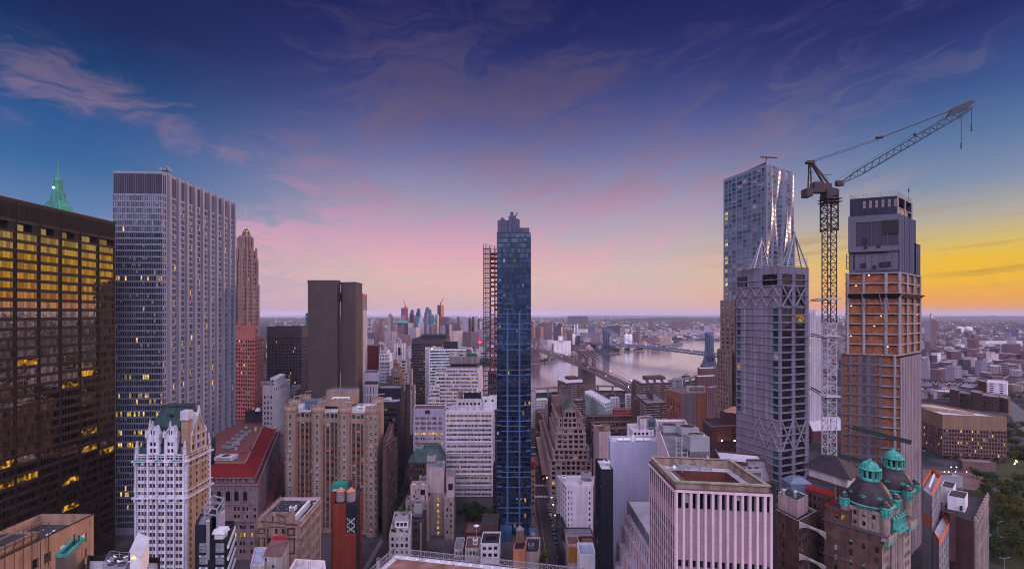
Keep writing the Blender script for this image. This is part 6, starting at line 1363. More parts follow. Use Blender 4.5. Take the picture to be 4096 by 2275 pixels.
for nm,lab,xl,Yl,xc,Yc,xr,Yr,yt,w,rf in(('dim_low_block','low dark mauve block under the white slit block',2250,330,2262,316,2378,316,2145,W_DKBR,ROOF_GREY),('brown_party_block','windowless brown block under the grey roof at the dark glass slab',2320,305,2330,292,2382,292,2182,W_MAROON,ROOF_BROWN),('mural_block','low block whose wall carries a faded yellow mural',2262,290,2272,278,2321,278,2176,W_PINKB,ROOF_BROWN),('dark_gable_house','narrow dark house by the kerb below the white slit block',2226,310,2240,286,2258,286,2200,W_BLACKB,ROOF_DARK),('dark_row_house','long dark row house along the kerb under the pink terraces',2222,345,2228,322,2256,322,2110,W_BLACKB,ROOF_DARK)):simple(nm,lab,xl,Yl,xc,Yc,xr,Yr,yt,w,None,None,rf)
Ym=277.8;k=Ym/F;t=empty('wall_mural',at(2296,2215,Ym),'faded yellow painted mural with red reversed lettering','mural');q=MB();q.box(px(2274,Ym),px(2321,Ym),Ym-.06,Ym,pz(2247,Ym),pz(2184,Ym));q.build('painted_panel',wall_mat('mustard paint',(.42,.22,.05),.3,.9,.3,.6),t,t.location)
for s,y,sz,m in(('Well Se',2193,8,'red'),('Do &',2202,8,'red'),('unlinnent',2211,8,'red'),('5500 -',2220,6,'dk'),('nl tuouueom',2229,3.5,'dk'),('ninl uoute',2234,3.5,'dk')):o=text_mesh(s,0,0,0,sz*k*1.25,plain('mural red',(.35,.05,.05))if m=='red' else plain('mural brown',(.14,.07,.04)),'');o.name='lettering';o.parent=t;o.location=(px(2297,Ym)-t.location.x,-.1,pz(y+sz*.4,Ym)-t.location.z)
q=MB();c_=at(2282,2243,Ym);q.poly([(c_.x+a,Ym-.1,c_.z+b_)for a,b_ in((-.6,0),(-.3,.35),(0,.1),(.5,.4),(.7,0),(0,-.7))]);q.build('red_mark',plain('mural red',None),t,t.location)
simple('rounded_white_roof','pale roof with rounded white parapet at the bottom edge',2309,238,2318,226,2384,226,2216,W_WHITE,None,None,wall_mat('blue grey membrane',None),par=1.2)
simple('orange_house','small orange stucco roof house below the blue tower',2052,262,2098,262,2106,272,2196,wall_mat('orange stucco',(.48,.22,.13)),None,dict(n=1,p=5,h=2,fill=.3),ROOF_DARK);simple('pink_coping_block','low block with pink parapet and planted corner right of the orange house',2098,268,2156,268,2162,286,2206,W_PINKB,None,None,ROOF_DARK,par=1.0)
water_tank(px(2080,266),267,pz(2190,262),2.3,6.6,'big dark staved tank with conical lid below the blue tower',TANKGREY,None,1.5,.45);water_tank(px(2134,306),306,pz(2165,306),1.6,4.0,'small dark tank beside the blue tower awning',TANKGREY,None,.8,.4);roof_unit(px(2124,272),274,pz(2206,268)-1,3,2.6,2.6,'grey unit on the pink coping block',fans=1)
for i in range(5):bush(px(2166+i*5,262),262+i,pz(2250,262)+i*.8,1.7,'leafy bush at the corner of the pink coping block',LEAF_G if i>2 else LEAF,'bushes beside the pink coping block')
def lattice_roof():
 A,B_,D=at(1575,2196,150),at(2340,2275,138),at(1505,2300,128);z=76.8;A.z=z;e=(Vector((B_.x,B_.y))-Vector((A.x,A.y)));P=[Vector((A.x-9,A.y-30)),Vector((B_.x+8,B_.y-34)),Vector((B_.x,B_.y)),Vector((A.x,A.y))]
 b=Bld('lattice_parapet_roof','broad brown roof with steel lattice parapet at the bottom centre','building',(A.x,A.y,0));q=b.mb('wall',W_TAN);q.prism(P,0,z,cap=False);b.mb('roof',wall_mat('puddled brown roof',(.27,.15,.125),.4,.7,.02,.25)).poly([(*p,z)for p in P])
 wt=b.mb('pale_gutter',ROOF_LAV);wt.quad((P[3].x,P[3].y-2.2,z+.05),(P[2].x,P[2].y-2.2,z+.05),(*P[2],z+.05),(*P[3],z+.05));wt.quad((P[0].x,P[0].y,z+.05),(P[0].x+1.8,P[0].y,z+.05),(P[3].x+1.8,P[3].y-2.2,z+.05),(P[3].x,P[3].y-2.2,z+.05))
 la=b.mb('lattice',plain('grey lattice steel',(.27,.26,.29),.55,.2))
 for p0,p1 in((P[3],P[2]),(P[0],P[3])):
  L=(p1-p0).length;n=int(L/2.0);h0,h1=z+.5,z+2.1
  for zz in(h0,h1):la.beam((*p0,zz),(*p1,zz),.22,.2)
  for i in range(n+1):
   a=p0.lerp(p1,i/n);la.beam((*a,z),(*a,h1),.16)
   if i<n:c_=p0.lerp(p1,(i+1)/n);m_=a.lerp(c_,.5);la.beam((*a,h0),(*c_,h1),.1);la.beam((*a,h1),(*c_,h0),.1)
 for i in range(17):a=P[3].lerp(P[2],(i+.4)/17.5);b.mb('pale_block#%d'%i,WHITE).box(a.x-.45,a.x+.45,a.y-1.5,a.y-.7,z,z+.22)
 b.done()
 def vent(fx,fy,r,h,label,base=True):
  p=P[3].lerp(P[2],fx)+(P[0]-P[3])*fy;t=empty('vent_pipe',(p.x,p.y,z),label,'pipe');q=MB();q.cyl(p,r,r,z,z+h,12);q.build('shaft',STEEL,t,t.location);q=MB();q.cyl(p,r*1.1,r*1.1,z+h,z+h+.5,12);q.build('cap',plain('brown cap',(.16,.10,.08)),t,t.location)
  if base:q=MB();q.lathe(p,[(r*2.6,z+.02),(r*2.5,z+.12),(r,z+.5)],16);q.build('flashing',WHITE,t,t.location)
 vent(.045,.42,.55,5.2,'tall silver vent pipe with white flashing on the brown lattice roof')
 for i,(fx_,fy_)in enumerate(((.17,.1),(.185,.1),(.37,.18),(.555,.2),(.93,.22),(.945,.24))):vent(fx_,fy_,.16,1.7,'short dark vent stub on the brown lattice roof, number %d from the left'%(i+1)if False else('first','second','third','fourth','fifth','sixth')[i]+' short vent stub from the left on the brown lattice roof',False)
lattice_roof()
W_PINK=wall_mat('rose precast fin',(.60,.47,.52),.06,.75,.1,.2)
W_PINKP=wall_mat('mauve recessed panel',(.36,.25,.31),.08,.8,.1,.2)
W_BRONZEP=wall_mat('weathered bronze fascia',(.27,.20,.17),.15,.7,.3,.3)
W_VERD=wall_mat('verdigris coping',(.27,.26,.20),.3,.7,.1,.5)
W_BLUEW=wall_mat('blank lavender stucco',(.36,.37,.50),.07,.85,.06,.08)
def pink_fins():
 L,C,R_=c2(2599,165),c2(2700,140),c2(3083,136.5);P=para(L,C,R_);zt=pz(1956,140);b=Bld('rose_finned_block','rose pink block with tall white fins and square roof courtyard','building',(C.x,C.y,0))
 W=(R_-C).length;n=13;cw=W/n;z=lambda y:pz(y,140);cl=[(i*cw+cw*.36,(i+1)*cw-.06)for i in range(n)]
 rw=[(z(2265+50*i),z(2235+50*i))for i in range(14)][::-1]+[(z(2032),z(1966))]
 b.face(C,R_,0,zt,cl,[r for r in rw if r[0]>.5],W_PINKP,d=.5,style=(1,1,.1),blind=.04,mats=(plain('pale green frame',(.28,.33,.32)),G_DARK,BLIND,LIT))
 WB=(C-L).length;nb=12;cb=WB/nb;rb=[(z(2150+52*i),z(2110+52*i))for i in range(16)][::-1]+[(z(2045),z(1966))]
 b.face(L,C,0,zt,[(i*cb+cb*.2,(i+1)*cb-.03)for i in range(nb)],[r for r in rb if r[0]>.5],W_PINKP,part='side_wall',d=.1,style=(1,1,.1),blind=.04)
 q=b.mb('fin',W_PINK)
 for p0,p1,k,c in((C,R_,n,.36),(L,C,nb,.3)):
  u=(p1-p0).normalized();nn=Vector((u.y,-u.x));l=(p1-p0).length/k;dd=.62 if k==n else .07;c=c if k==n else .17
  for i in range(k+1):a=p0+u*(i*l+(.0 if i==k else l*c*.5))+nn*(dd*.45);q.beam((*a,0),(*a,zt),l*c*.92,dd)
 b.mb('top_rail',W_PINK).beam((C.x,C.y-.4,zt-.3),(R_.x,R_.y-.4,zt-.3),.5,.7);b.mb('top_rail',None).beam((L.x-.4,L.y,zt-.3),(C.x-.4,C.y,zt-.3),.5,.7)
 side(b,P,2,0,zt,W_PINKP,part='rear');side(b,P,3,0,zt,W_PINKP,part='rear')
 Q=inset(P,.3);zp=pz(1924,140);q=b.mb('fascia',W_BRONZEP);q.prism(Q,zt+.2,zp-.3,cap=False);b.band(inset(P,-.1),zt,zt+.3,.3,plain('maroon edge',(.14,.09,.10)),'drip_edge')
 b.roof(inset(P,.1),zp-.31,zp,ROOF_LAV,W_VERD,1.1,'coping');I=inset(P,1.2);zr=zt-.6;q=b.mb('parapet_inner',W_BRONZEP)
 for i in range(4):a,c_=I[i],I[(i+1)%4];q.quad((*c_,zr),(*a,zr),(*a,zp-.3),(*c_,zp-.3))
 b.parts.pop('coping');q=b.mb('coping',W_VERD);O=inset(P,-.15)
 for i in range(4):j=(i+1)%4;q.quad((*O[i],zp),(*O[j],zp),(*I[j],zp),(*I[i],zp));q.quad((*O[i],zp-.35),(*O[j],zp-.35),(*O[j],zp),(*O[i],zp))
 K=[C.lerp(R_,.19)+(L-C)*.07,C.lerp(R_,.87)+(L-C)*.07,C.lerp(R_,.87)+(L-C)*.80,C.lerp(R_,.19)+(L-C)*.80];q=b.mb('roof_deck',ROOF_LAV)
 for i in range(4):j=(i+1)%4;q.quad((*I[[1,2,3,0][i]],zr),(*I[[2,3,0,1][i]],zr),(*K[j],zr),(*K[i],zr))
 q=b.mb('light_court',wall_mat('court brick',(.15,.055,.05),.15,.9,.1,.2,(.9,.12)))
 for i in range(4):j=(i+1)%4;q.quad((*K[j],2),(*K[i],2),(*K[i],zr),(*K[j],zr))
 b.done();railing(K,zr,1.1,b.e,b.org,STEEL,closed=True,step=1.5);z0=zr
 t=empty('roof_gantry',(K[2].x,K[2].y,z0),'grey steel gantry frame at the back of the rose block roof','steel frame');q=MB();B0,B1=C.lerp(R_,.32)+(L-C)*.84,C.lerp(R_,.70)+(L-C)*.84;dy=(L-C)*.22
 for f in(0,.33,.66,1):
  a=B0.lerp(B1,f);q.beam((*a,z0+1),(*(a+dy),z0+1.6),.5);q.beam((*a,z0),(*a,z0+1),.4)
 q.beam((*B0,z0+1.2),(*B1,z0+1.2),.5);q.beam((*(B0+dy),z0+1.7),(*(B1+dy),z0+1.7),.5);q.beam((*B0,z0+1.2),(*(B1+dy),z0+1.7),.3);q.build('frame',STEEL,t,t.location)
 p=C.lerp(R_,.16)+(L-C)*.78;q=MB();q.tube((p.x+2,p.y-.3,z0+1.2),(p.x+2.1,p.y-.6,z0+1.25),.6,12);q.cyl((p.x+2,p.y),.06,.06,z0,z0+1.2,5);tag(q.build('satellite_dish',WHITE,None,(p.x,p.y,z0)),'small white dish on the rose block roof deck','dish')
 q=MB();q.beam((p.x-1,p.y-2.2,z0+.9),(p.x+4.5,p.y-2.2,z0+.9),.5)
 for s in(-.5,4):q.beam((p.x+s,p.y-2.2,z0),(p.x+s,p.y-2.2,z0+.9),.3)
 tag(q.build('steel_beam',STEEL,None,(p.x,p.y,z0)),'grey steel beam on stubs near the white dish','beam')
pink_fins()
for i,(X,Yb,zt)in enumerate(((57,238,59.7),(54.5,232,55.5),(52,228,52.4),(48.5,222,47),(45,216,41))):
 P=[Vector((X,Yb)),Vector((X,167)),Vector((72,167)),Vector((72,Yb))];b=Bld('rose_terrace',('topmost','second','third','fourth','lowest')[i]+' of the rose terraces stepping down left of the finned block','building',(X,167,0));n=24
 block(b,P,0,zt,W_CONC if i==0 else W_PINKP,(dict(n=n,p=3.6,h=2.5,fill=.52,top=1.3,m0=.2,style=(1,1,.1),d=.06,blind=.1),dict(n=3,p=3.6,h=2.2,fill=.5)),ROOF_LAV if i==0 else wall_mat('mauve ledge',(.36,.33,.40)),.4)
 if i:
  for k in range(n+1):Y=Yb-.2-k*(Yb-167.4)/n;b.mb('fin',W_PINK).box(X-.1,X,Y-.55,Y+.55,0,zt-.5)
 b.done()
b=simple('lavender_slab','tall blank lavender slab wall with pipes along its roof',2434,262,2441,250,2640,250,1765,W_BLUEW,None,None,ROOF_LAV,par=1.0,done=False);b.done();zr=b.z1-1.0
t=empty('roof_pipes',(px(2530,254),254,zr),'fat white insulated pipes along the lavender slab roof','pipework');q=MB()
for x0,x1 in((2470,2492),(2496,2520),(2540,2572),(2576,2600)):q.tube((px(x0,254),254,zr+1),(px(x1,254),254,zr+1),.75,10)
q.cyl((px(2533,253),253),.8,.8,zr,zr+3.4,10);q.build('pipe',WHITE,t,t.location);p=c2(2514,258);q=MB();q.cyl(p,.12,.08,zr,pz(1697,258),6);tag(q.build('flagpole',WHITE,None,(p.x,p.y,zr)),'bare white flagpole on the lavender slab roof','flagpole')
lm=glass('dark green curtain glass',(.006,.016,.020),.10,.03,.3,.6,(.6,.9,1))
b=simple('dark_glass_slab','dark glass slab with white roof deck left of the lavender slab',2381,226,2404,210,2453,210,1876,W_NAVY,dict(n=5,p=3.4,h=3.2,fill=.95,top=.8,style=(1,1,.05),mats=(FRAME_D,lm,BLIND,LIT2),lit=.02,blind=.03,m0=.1),None,ROOF_LAV,done=False);b.done();roof_unit(px(2428,217),218,b.z1-.9,2.4,3.5,2.2,'white unit on the dark glass slab roof',WHITE);railing([c2(2402,212),c2(2448,212)],b.z1-.9,1.6,b.e,b.org,WHITE)
b=simple('rose_back_block','long rose walled block carrying three big cooling towers',2622,262,2690,180,2860,180,1868,W_PINK,None,None,ROOF_GREY,par=1.2,done=False);b.done();zr=b.z1-1.2
for i,(x,Y,lab)in enumerate(((2686,232,'rear left of the three big cooling towers'),(2762,226,'rear middle of the three big cooling towers with a ladder'),(2800,195,'nearest of the three big cooling towers'))):w=(65,70,77)[i]*Y/F;h=pz((1704,1711,1744)[i],Y)-zr;cooling_tower(px(x,Y),Y+w/2,zr,w,w,h,lab,'cooling towers on the rose back block')
t=empty('pipe_gantry',(px(2740,205),205,zr),'grey steel pipe gantry between the cooling towers and the courtyard','steel frame');q=MB()
for k in range(7):y=184+k*6;q.beam((px(2705,y),y,zr+2),(px(2750,y),y,zr+2),.4);q.beam((px(2705,y),y,zr),(px(2705,y),y,zr+2),.3)
for x in(2705,2728,2750):q.beam((px(x,184),184,zr+2),(px(x,220),220,zr+2),.5)
q.build('frame',STEEL,t,t.location)
W_PLUM=wall_mat('plum brown brick',(.105,.055,.06),.15,.9,.12,.15)
b=simple('plum_plant_block','plum brown block with three bright wall lamps and tan cone on its penthouse',2810,352,2846,330,3030,336,1703,W_PLUM,None,None,ROOF_DARK,done=False,par=1.0);b.band(b.P,b.z1-.8,b.z1+.2,.15,W_BRONZEP,'coping');P=para(c2(2880,346),c2(2893,338),c2(2986,342));block(b,P,b.z1-1,pz(1652,338),W_PLUM,(),ROOF_BROWN,.6,part='penthouse');b.mb('cone',TANKROOF).cyl((px(2936,346),346),7.5,.6,pz(1652,338)-.4,pz(1631,340),20)
for x0,x1 in((2864,2928),(2990,3026)):b.mb('panel#%d'%x0,wall_mat('rust brown panel',(.15,.07,.06))).box(px(x0,330),px(x1,330),330.6,331.6,pz(1765,330),pz(1712,330))
b.done()
for i,x in enumerate((2886,2937,3000)):lamp_spot(px(x,329),328.5,pz(1761,329),.55,L_WHITE,('left','middle','right')[i]+' of three bright lamps on the plum brown wall','wall lamps on the plum block','lamp','wall_lamp')
b=simple('teal_canopy_block','low glassy block with pale flat roof and blue glazed edge before the braced tower',2862,276,2880,258,3066,250,1838,W_PLUM,dict(n=5,p=4,h=2.8,fill=.8),dict(n=16,p=4,h=2.8,fill=.85,mats=(FRAME_D,G_TEAL,BLIND,LIT),top=2.4),ROOF_LAV,done=False);b.done();railing([Vector(p)for p in b.P[:3]],b.z1,1.2,b.e,b.org,plain('blue glass rail',(.12,.26,.36)),step=1.0)
roof_unit(px(3010,190),192,pz(1906,186)-3,8,4,4.5,'grey box chiller with pipes beside the rose block parapet',fans=3);simple('grey_back_block','grey block behind the rose block parapet',2985,215,3000,186,3090,186,1925,W_PLUM,None,None,ROOF_GREY)
def braced():
 L,C,R_=c2(2945,309),c2(3118,280),c2(3235,289.5);P=para(L,C,R_);z=lambda y:pz(y,280);zt=z(1064);b=Bld('braced_tower','concrete and dark glass tower with zigzag braces and pyramid masts on top','skyscraper',(C.x,C.y,0));Wc=wall_mat('lilac concrete',(.20,.18,.235),.14,.8,.2,.12);WA=(C-L).length;WB=(R_-C).length
 pit=30.3*280/F;rw=[];zz=z(1228)
 while zz-pit>2:rw.append((zz-pit+.35,zz-.3));zz-=pit
 rw=rw[::-1];nr=len(rw);zig=[j for j in range(nr)if z(1815)<rw[j][0]+2<z(1690)];A=[(.02*WA,.11*WA),(.86*WA,.975*WA)]
 b.face(L,C,0,z(1228),A,rw,Wc,d=.4,style=(2,1,.1),skip=lambda i,j:j in zig or(i==0 and j<16),mats=(FRAME_D,G_TEAL,BLIND,LIT2),lit=.03,blind=.04);b.face(L,C,z(1228),zt,[(.02*WA,.27*WA),(.62*WA,.95*WA)],[(z(1115),z(1094)),(z(1138),z(1119))],Wc,d=.4,part='wall#2',style=(4,1,.1),blind=0)
 cb=[(.09*WB,.43*WB),(.54*WB,.88*WB)];b.face(C,R_,0,z(1228),cb,rw,Wc,part='right_wall',d=.6,style=(3,2,.1),mats=(FRAME_D,G_DARK,BLIND_BROWN,LIT2),lit=.02,blind=.03);b.face(C,R_,z(1228),zt,cb,[(z(1222),z(1146)),(z(1138),z(1119)),(z(1115),z(1094))][::1],Wc,part='right_wall#2',d=.6,style=(3,2,.12),blind=.2)
 for k in(2,3):side(b,P,k,0,zt,Wc,part='rear')
 b.roof(P,zt-1,zt,ROOF_GREY,Wc);u=(C-L).normalized();nn=Vector((u.y,-u.x));v=(R_-C).normalized();mm=Vector((v.y,-v.x));rib=wall_mat('pale rib',(.26,.25,.32));q=b.mb('floor_rib',rib)
 for(za,zb)in rw+[(z(1138)-1,z(1142)),(z(1114),z(1117)),(z(1183)-.1,z(1183))]:p0,p1=L+nn*.3,C+nn*.3;q.beam((*p0,zb),(*p1,zb),.6,.3);p0,p1=C+mm*.25,R_+mm*.25;q.beam((*p0,zb),(*p1,zb),.4,.25)
 for f in(.22,.46,.72):p=L+u*(WA*f)+nn*.15;b.mb('mullion',rib).beam((*p,z(1690)),(*p,z(1228)),.9,.3)
 q=b.mb('brace',rib);
 def zigzag(p0,du,nrm,W,z0,z1,n,w):
  for i in range(n):
   a,c_=p0+du*(W*i/n)+nrm*.35,p0+du*(W*(i+1)/n)+nrm*.35;m=a.lerp(c_,.5);q.beam((*a,z0),(*m,z1),w,.5);q.beam((*m,z1),(*c_,z0),w,.5)
 zm=z(1183);zigzag(L,u,nn,WA,zm,z(1144),4,.8);zigzag(L,u,nn,WA,z(1226),zm,4,.8);lo,mi,hi=z(1806),z(1747),z(1690);zigzag(L+u*WA*.42,u,nn,WA*.58,mi,hi,2,.8);zigzag(L+u*WA*.42,u,nn,WA*.58,lo,mi,2,.8)
 for z0,z1 in((z(1226),z(1144)),(lo,hi)):
  for a,c_ in cb:
   a-=.4;c_+=.4;p0,p1=C+v*a+mm*.2,C+v*c_+mm*.2;q.beam((*p0,z0),(*p1,z1),.9,.6);q.beam((*p1,z0),(*p0,z1),.9,.6)
 ms=plain('pale mast steel',(.34,.34,.40),.5,.2)
 for k,(xx,Y,yt,x0,x1)in enumerate(((3046,296,958,3000,3094),(3178,289,932,3125,3231))):
  p=c2(xx,Y);q=b.mb('pyramid_mast#%d'%k,ms);q.tube((*p,zt-1),(*p,pz(yt,Y)),.45,8);q.lathe(p,[(.1,pz(yt,Y)-.3),(.8,pz(yt,Y)+.4),(.1,pz(yt,Y)+1.2)],8)
  for x,dY in((x0,4),(x1,4),(xx-30,-5),(xx+30,12)):a=c2(x,Y+dY);q.tube((*a,zt-.5),(*p,pz(yt+4,Y)),.4,6)
  for r in range(4):zz=zt+.8+r*1.4;a,c_=c2(x0 if k else x0,Y-2),c2(x1,Y+2);q.beam((*a,zz),(*c_,zz+(.6 if k else 0)),.35);q.beam((*a,zz),(a.x-2,a.y+9,zz),.35)
 b.done()
braced()
def rippled():
 L,C,R_=c2(2894,413),c2(3063,370),c2(3173,393);P=para(L,C,R_);zt=pz(656,370);b=Bld('rippled_tower','very tall steel tower with rippling folds on its right face','skyscraper',(C.x,C.y,0));m_=wall_mat('brushed steel cladding',(.20,.21,.28),.08,.75,.06,.1);pit=3.75;rw=[r for r in rows(2,zt-2,pit,2.8,.6)][::-1];nr=len(rw);WA=(C-L).length;pat=[.03,.13,.22,.35,.49,.59,.71,.82,.91];wd=[.08,.07,.09,.12,.085,.09,.09,.07,.06]
 b.face(L,C,0,zt,[(WA*a,WA*(a+w))for a,w in zip(pat,wd)],rw,m_,d=.25,style=(1,1,.1),mats=(FRAME_D,G_BLUE,BLIND,LIT3),lit=lambda i,j:.45 if i==0 else .006,blind=.1)
 WB=(R_-C).length;v=(R_-C).normalized();mm=Vector((v.y,-v.x));N=22;q=b.mb('rippled_wall',[m_,glass('soft blue glass',(.022,.045,.075),.05,.3,.1,.5)]);Z=[0]
 for r in rw:Z+=[r[0],r[1]]
 Z.append(zt)
 def pt(a,z):
  f=a/WB;o=1.7*sin(f*13+.022*z+1.1*sin(z*.03))*min(1,f*5,(1-f)*6)*(.45+.55*sin(.012*z+2.4)**2)+.9*sin(f*24-.03*z)*min(1,f*5,(1-f)*6);p=C+v*a+mm*(o+.4);return(p.x,p.y,z)
 for j in range(len(Z)-1):
  for i in range(N):q.quad(pt(WB*i/N,Z[j]),pt(WB*(i+1)/N,Z[j]),pt(WB*(i+1)/N,Z[j+1]),pt(WB*i/N,Z[j+1]),1 if j%2 and i%4 not in(0,)else 0)
 side(b,P,2,0,zt,m_,part='rear');side(b,P,3,0,zt,m_,part='rear');b.roof(P,zt-7,zt,ROOF_DARK,m_,.5)
 for i,(x,yt,Y,n)in enumerate(((2881,1200,410,3),(2868,1400,406,5))):A,B_,D=c2(x,Y+6),c2(x+60,Y-14),c2(x+66,Y);PP=para(A,B_,D);block(b,PP,0,pz(yt,Y),wall_mat('tan brick base',(.24,.17,.15)),(dict(n=n,p=3.75,h=2.2,fill=.5,mats=(FRAME_D,G_TEAL,BLIND,LIT)),),ROOF_GREY,.6,part='wing#%d'%i)
 b.done();t=empty('roof_crane',(px(3058,376),376,zt),'small window cleaning crane on the rippled tower roof','crane');p=at(3063,652,376);q=MB();q.tube(p,p+Vector((1.2,0,4)),.5,6);q.beam(p+Vector((-4,0,4.6)),p+Vector((9,0,4)),.8);q.beam((L.x*.35+C.x*.65,390,zt),p,.9);q.build('jib',STEEL_D,t,t.location)
rippled()
def striped():
 W=wall_mat('lilac limestone',(.46,.42,.47),.08,.8,.1,.08)
 for i,(x0,x1,y,n,Y)in enumerate(((3232,3262,1238,3,615),(3262,3290,1272,3,622))):
  b=Bld('windowless_striped_tower',('taller left' if i==0 else 'shorter right')+' half of the windowless lilac tower with dark vertical stripes','tower',(px(x0,Y),Y,0));P=[c2(x0,Y),c2(x1,Y),c2(x1,Y+30),c2(x0,Y+30)];zt=pz(y,Y);Wd=P[1].x-P[0].x;side(b,P,0,0,zt,W,part='wall',n=n,rw=[(3,zt-4)],fill=.22,style=(1,1,0),mats=(BLACK,)*4,blind=0,d=.6)
  for k in(1,2,3):side(b,P,k,0,zt,W)
  b.roof(P,zt-.6,zt,ROOF_GREY,W)
  if i==0:
   for j in range(18):z=120-j*4.1;b.mb('lit_slit#%d'%j,LIT).box(P[0].x+2.2,P[0].x+3.1,Y-.1,Y,z,z+1.7)
  b.done()
striped()
def crane():
 Y=262;s=Y/F;rust=plain('dark red crane steel',(.06,.032,.034),.6);wht=plain('white crane steel',(.40,.395,.44),.6);blu=plain('blue crane steel',(.035,.085,.14),.6);dk=STEEL_D;X=lambda x:px(x,Y);Z=lambda y:pz(y,Y);t=empty('tower_crane',(X(3319),Y,0),'big luffing tower crane with white lattice mast and long raised jib','crane')
 def mast(z0,z1,h,r,m,nm,st=4.2):
  q=MB();cx=X(3317);C4=[(cx-h,Y-h),(cx+h,Y-h),(cx+h,Y+h),(cx-h,Y+h)]
  for c in C4:q.beam((*c,z0),(*c,z1),r)
  z=z0;k=0
  while z<z1-.5:
   zn=min(z+st,z1)
   for i in range(4):
    a,c_=C4[i],C4[(i+1)%4];q.beam((*a,zn),(*c_,zn),r*.6);a,c_=(a,c_)if k%2 else(c_,a);q.beam((*a,z),(*c_,zn),r*.6)
   z=zn;k+=1
  q.build(nm,m,t,t.location)
 mast(0,Z(1290),2.4,.4,wht,'lower_mast',3.6);mast(Z(1290),Z(915),2.4,.4,rust,'upper_mast',3.6);mast(Z(925),Z(782),2.9,.6,rust,'climbing_frame',3.6)
 q=MB();cx=X(3317)
 for y in(1343,1582,1842,1195):q.box(cx-4,cx+4,Y-3.4,Y+3.4,Z(y)-.4,Z(y)+.4)
 q.build('collar',wht,t,t.location);q=MB()
 for y in(1192,1346,1586):z=Z(y);q.beam((cx,Y,z),(X(3400),296,z),.6);q.beam((cx,Y+2,z-1),(X(3400),298,z-1),.4)
 q.build('tie_bar',rust,t,t.location);q=MB();q.box(cx-3,cx+3.4,Y-3,Y+3,Z(788),Z(762));q.cyl((cx,Y),3,3,Z(764),Z(756),14)
 for y in(800,812):q.box(cx-4,cx+4.6,Y-4,Y+4,Z(y),Z(y)+.3)
 q.build('slewing_ring',dk,t,t.location);q=MB();q.box(X(3222),X(3340),Y-2.2,Y+2.2,Z(772),Z(757));q.box(X(3216),X(3240),Y-2.6,Y+2.6,Z(789),Z(757));q.build('counter_jib',rust,t,t.location);q=MB();q.box(X(3248),X(3318),Y-2,Y+2,Z(757),Z(737));q.box(X(3250),X(3282),Y-2.1,Y+2.1,Z(745),Z(731));q.build('machinery_house',rust,t,t.location);q=MB();q.box(X(3333),X(3360),Y-3.4,Y-1.2,Z(748),Z(729));cab_=q.build('cab',rust,t,t.location);q=MB();q.box(X(3350),X(3361),Y-3.5,Y-2.6,Z(742),Z(732));q.build('cab_glass',G_DARK,cab_,t.location)
 railing([(X(3218),Y-2.6),(X(3250),Y-2.6)],Z(757),1.6,t,t.location,dk);railing([(X(3250),Y-2.1),(X(3282),Y-2.1)],Z(731),1.3,t,t.location,dk);q=MB()
 ap=Vector((X(3243),Y,Z(645)))
 for o in(-1.6,1.6):
  q.beam((X(3306),Y+o,Z(738)),ap+Vector((0,o*.3,0)),.8);q.beam((X(3239),Y+o,Z(757)),ap+Vector((-.6,o*.3,0)),.55)
  for f in(.2,.4,.6,.8):a=Vector((X(3239),Y+o,Z(757))).lerp(ap,f);q.beam(a,a+Vector((1.4,0,0)),.2)
 q.box(X(3226),X(3254),Y-1.5,Y+1.5,Z(655),Z(645));q.beam((X(3284),Y,Z(703)),(X(3328),Y,Z(697)),.3);q.build('a_frame',rust,t,t.location)
 p0,p1=Vector((X(3358),Y,Z(737))),Vector((X(3880),Y,Z(430)));d=(p1-p0).normalized();n=Vector((-d.z,0,d.x));Lj=(p1-p0).length;q=MB();N=36
 def hw(f):return 1.55*min(1,.25+f*5,.35+(1-f)*6)
 prev=None
 for i in range(N+1):
  f=i/N;c=p0.lerp(p1,f);h=hw(f);A=[c+n*h+Vector((0,-h,0)),c+n*h+Vector((0,h,0)),c-n*h+Vector((0,h,0)),c-n*h+Vector((0,-h,0))]
  if prev:
   for k in range(4):q.beam(prev[k],A[k],.32);a,c_=prev[k],A[(k+1)%4];q.beam(a,c_,.17)if i%2 else q.beam(prev[(k+1)%4],A[k],.17)
  prev=A
 q.build('jib',blu,t,t.location);q=MB();q.add([tuple(v)for v in(p1+n*1.5-d*14,p1+n*4.4-d*8,p1+n*3+d*3,p1+n*1.2+d*4,p1-n*0-d*2)]+[tuple(v+Vector((0,1.2,0)))for v in(p1+n*1.5-d*14,p1+n*4.4-d*8,p1+n*3+d*3,p1+n*1.2+d*4,p1-n*0-d*2)],[(0,1,2,3,4),(9,8,7,6,5),(0,5,6,1),(1,6,7,2),(2,7,8,3),(3,8,9,4),(4,9,5,0)]);q.beam(p1-d*9-n*2.4,p1+d*2-n*1,.3);q.build('jib_head',dk,t,t.location)
 q=MB();w=Vector((X(3517),Y,Z(553)))
 for dz in(0,-.8):q.tube(ap+Vector((0,0,dz)),w+Vector((0,0,dz)),.13,5)
 q.tube(w,(X(3810),Y,Z(440)),.28,5);q.tube(ap+Vector((1,0,-2)),p0+Vector((-6,0,3)),.08,4);q.tube(p0+Vector((-2,0,2)),p0.lerp(p1,.6)+n*3,.08,4);q.tube(p0.lerp(p1,.6)+n*2,p0.lerp(p1,.9)+n*2.5,.08,4);q.tube(w+Vector((-1.6,0,.2)),w+Vector((1.6,0,.6)),.8,8);q.build('pendant_rope',dk,t,t.location);q=MB();c=p0.lerp(p1,.595)+n*2.6;q.lathe((c.x,c.y),[(.1,c.z-1),(1,c.z),(.1,c.z+1)],10);q.build('ball_sheave',rust,t,t.location)
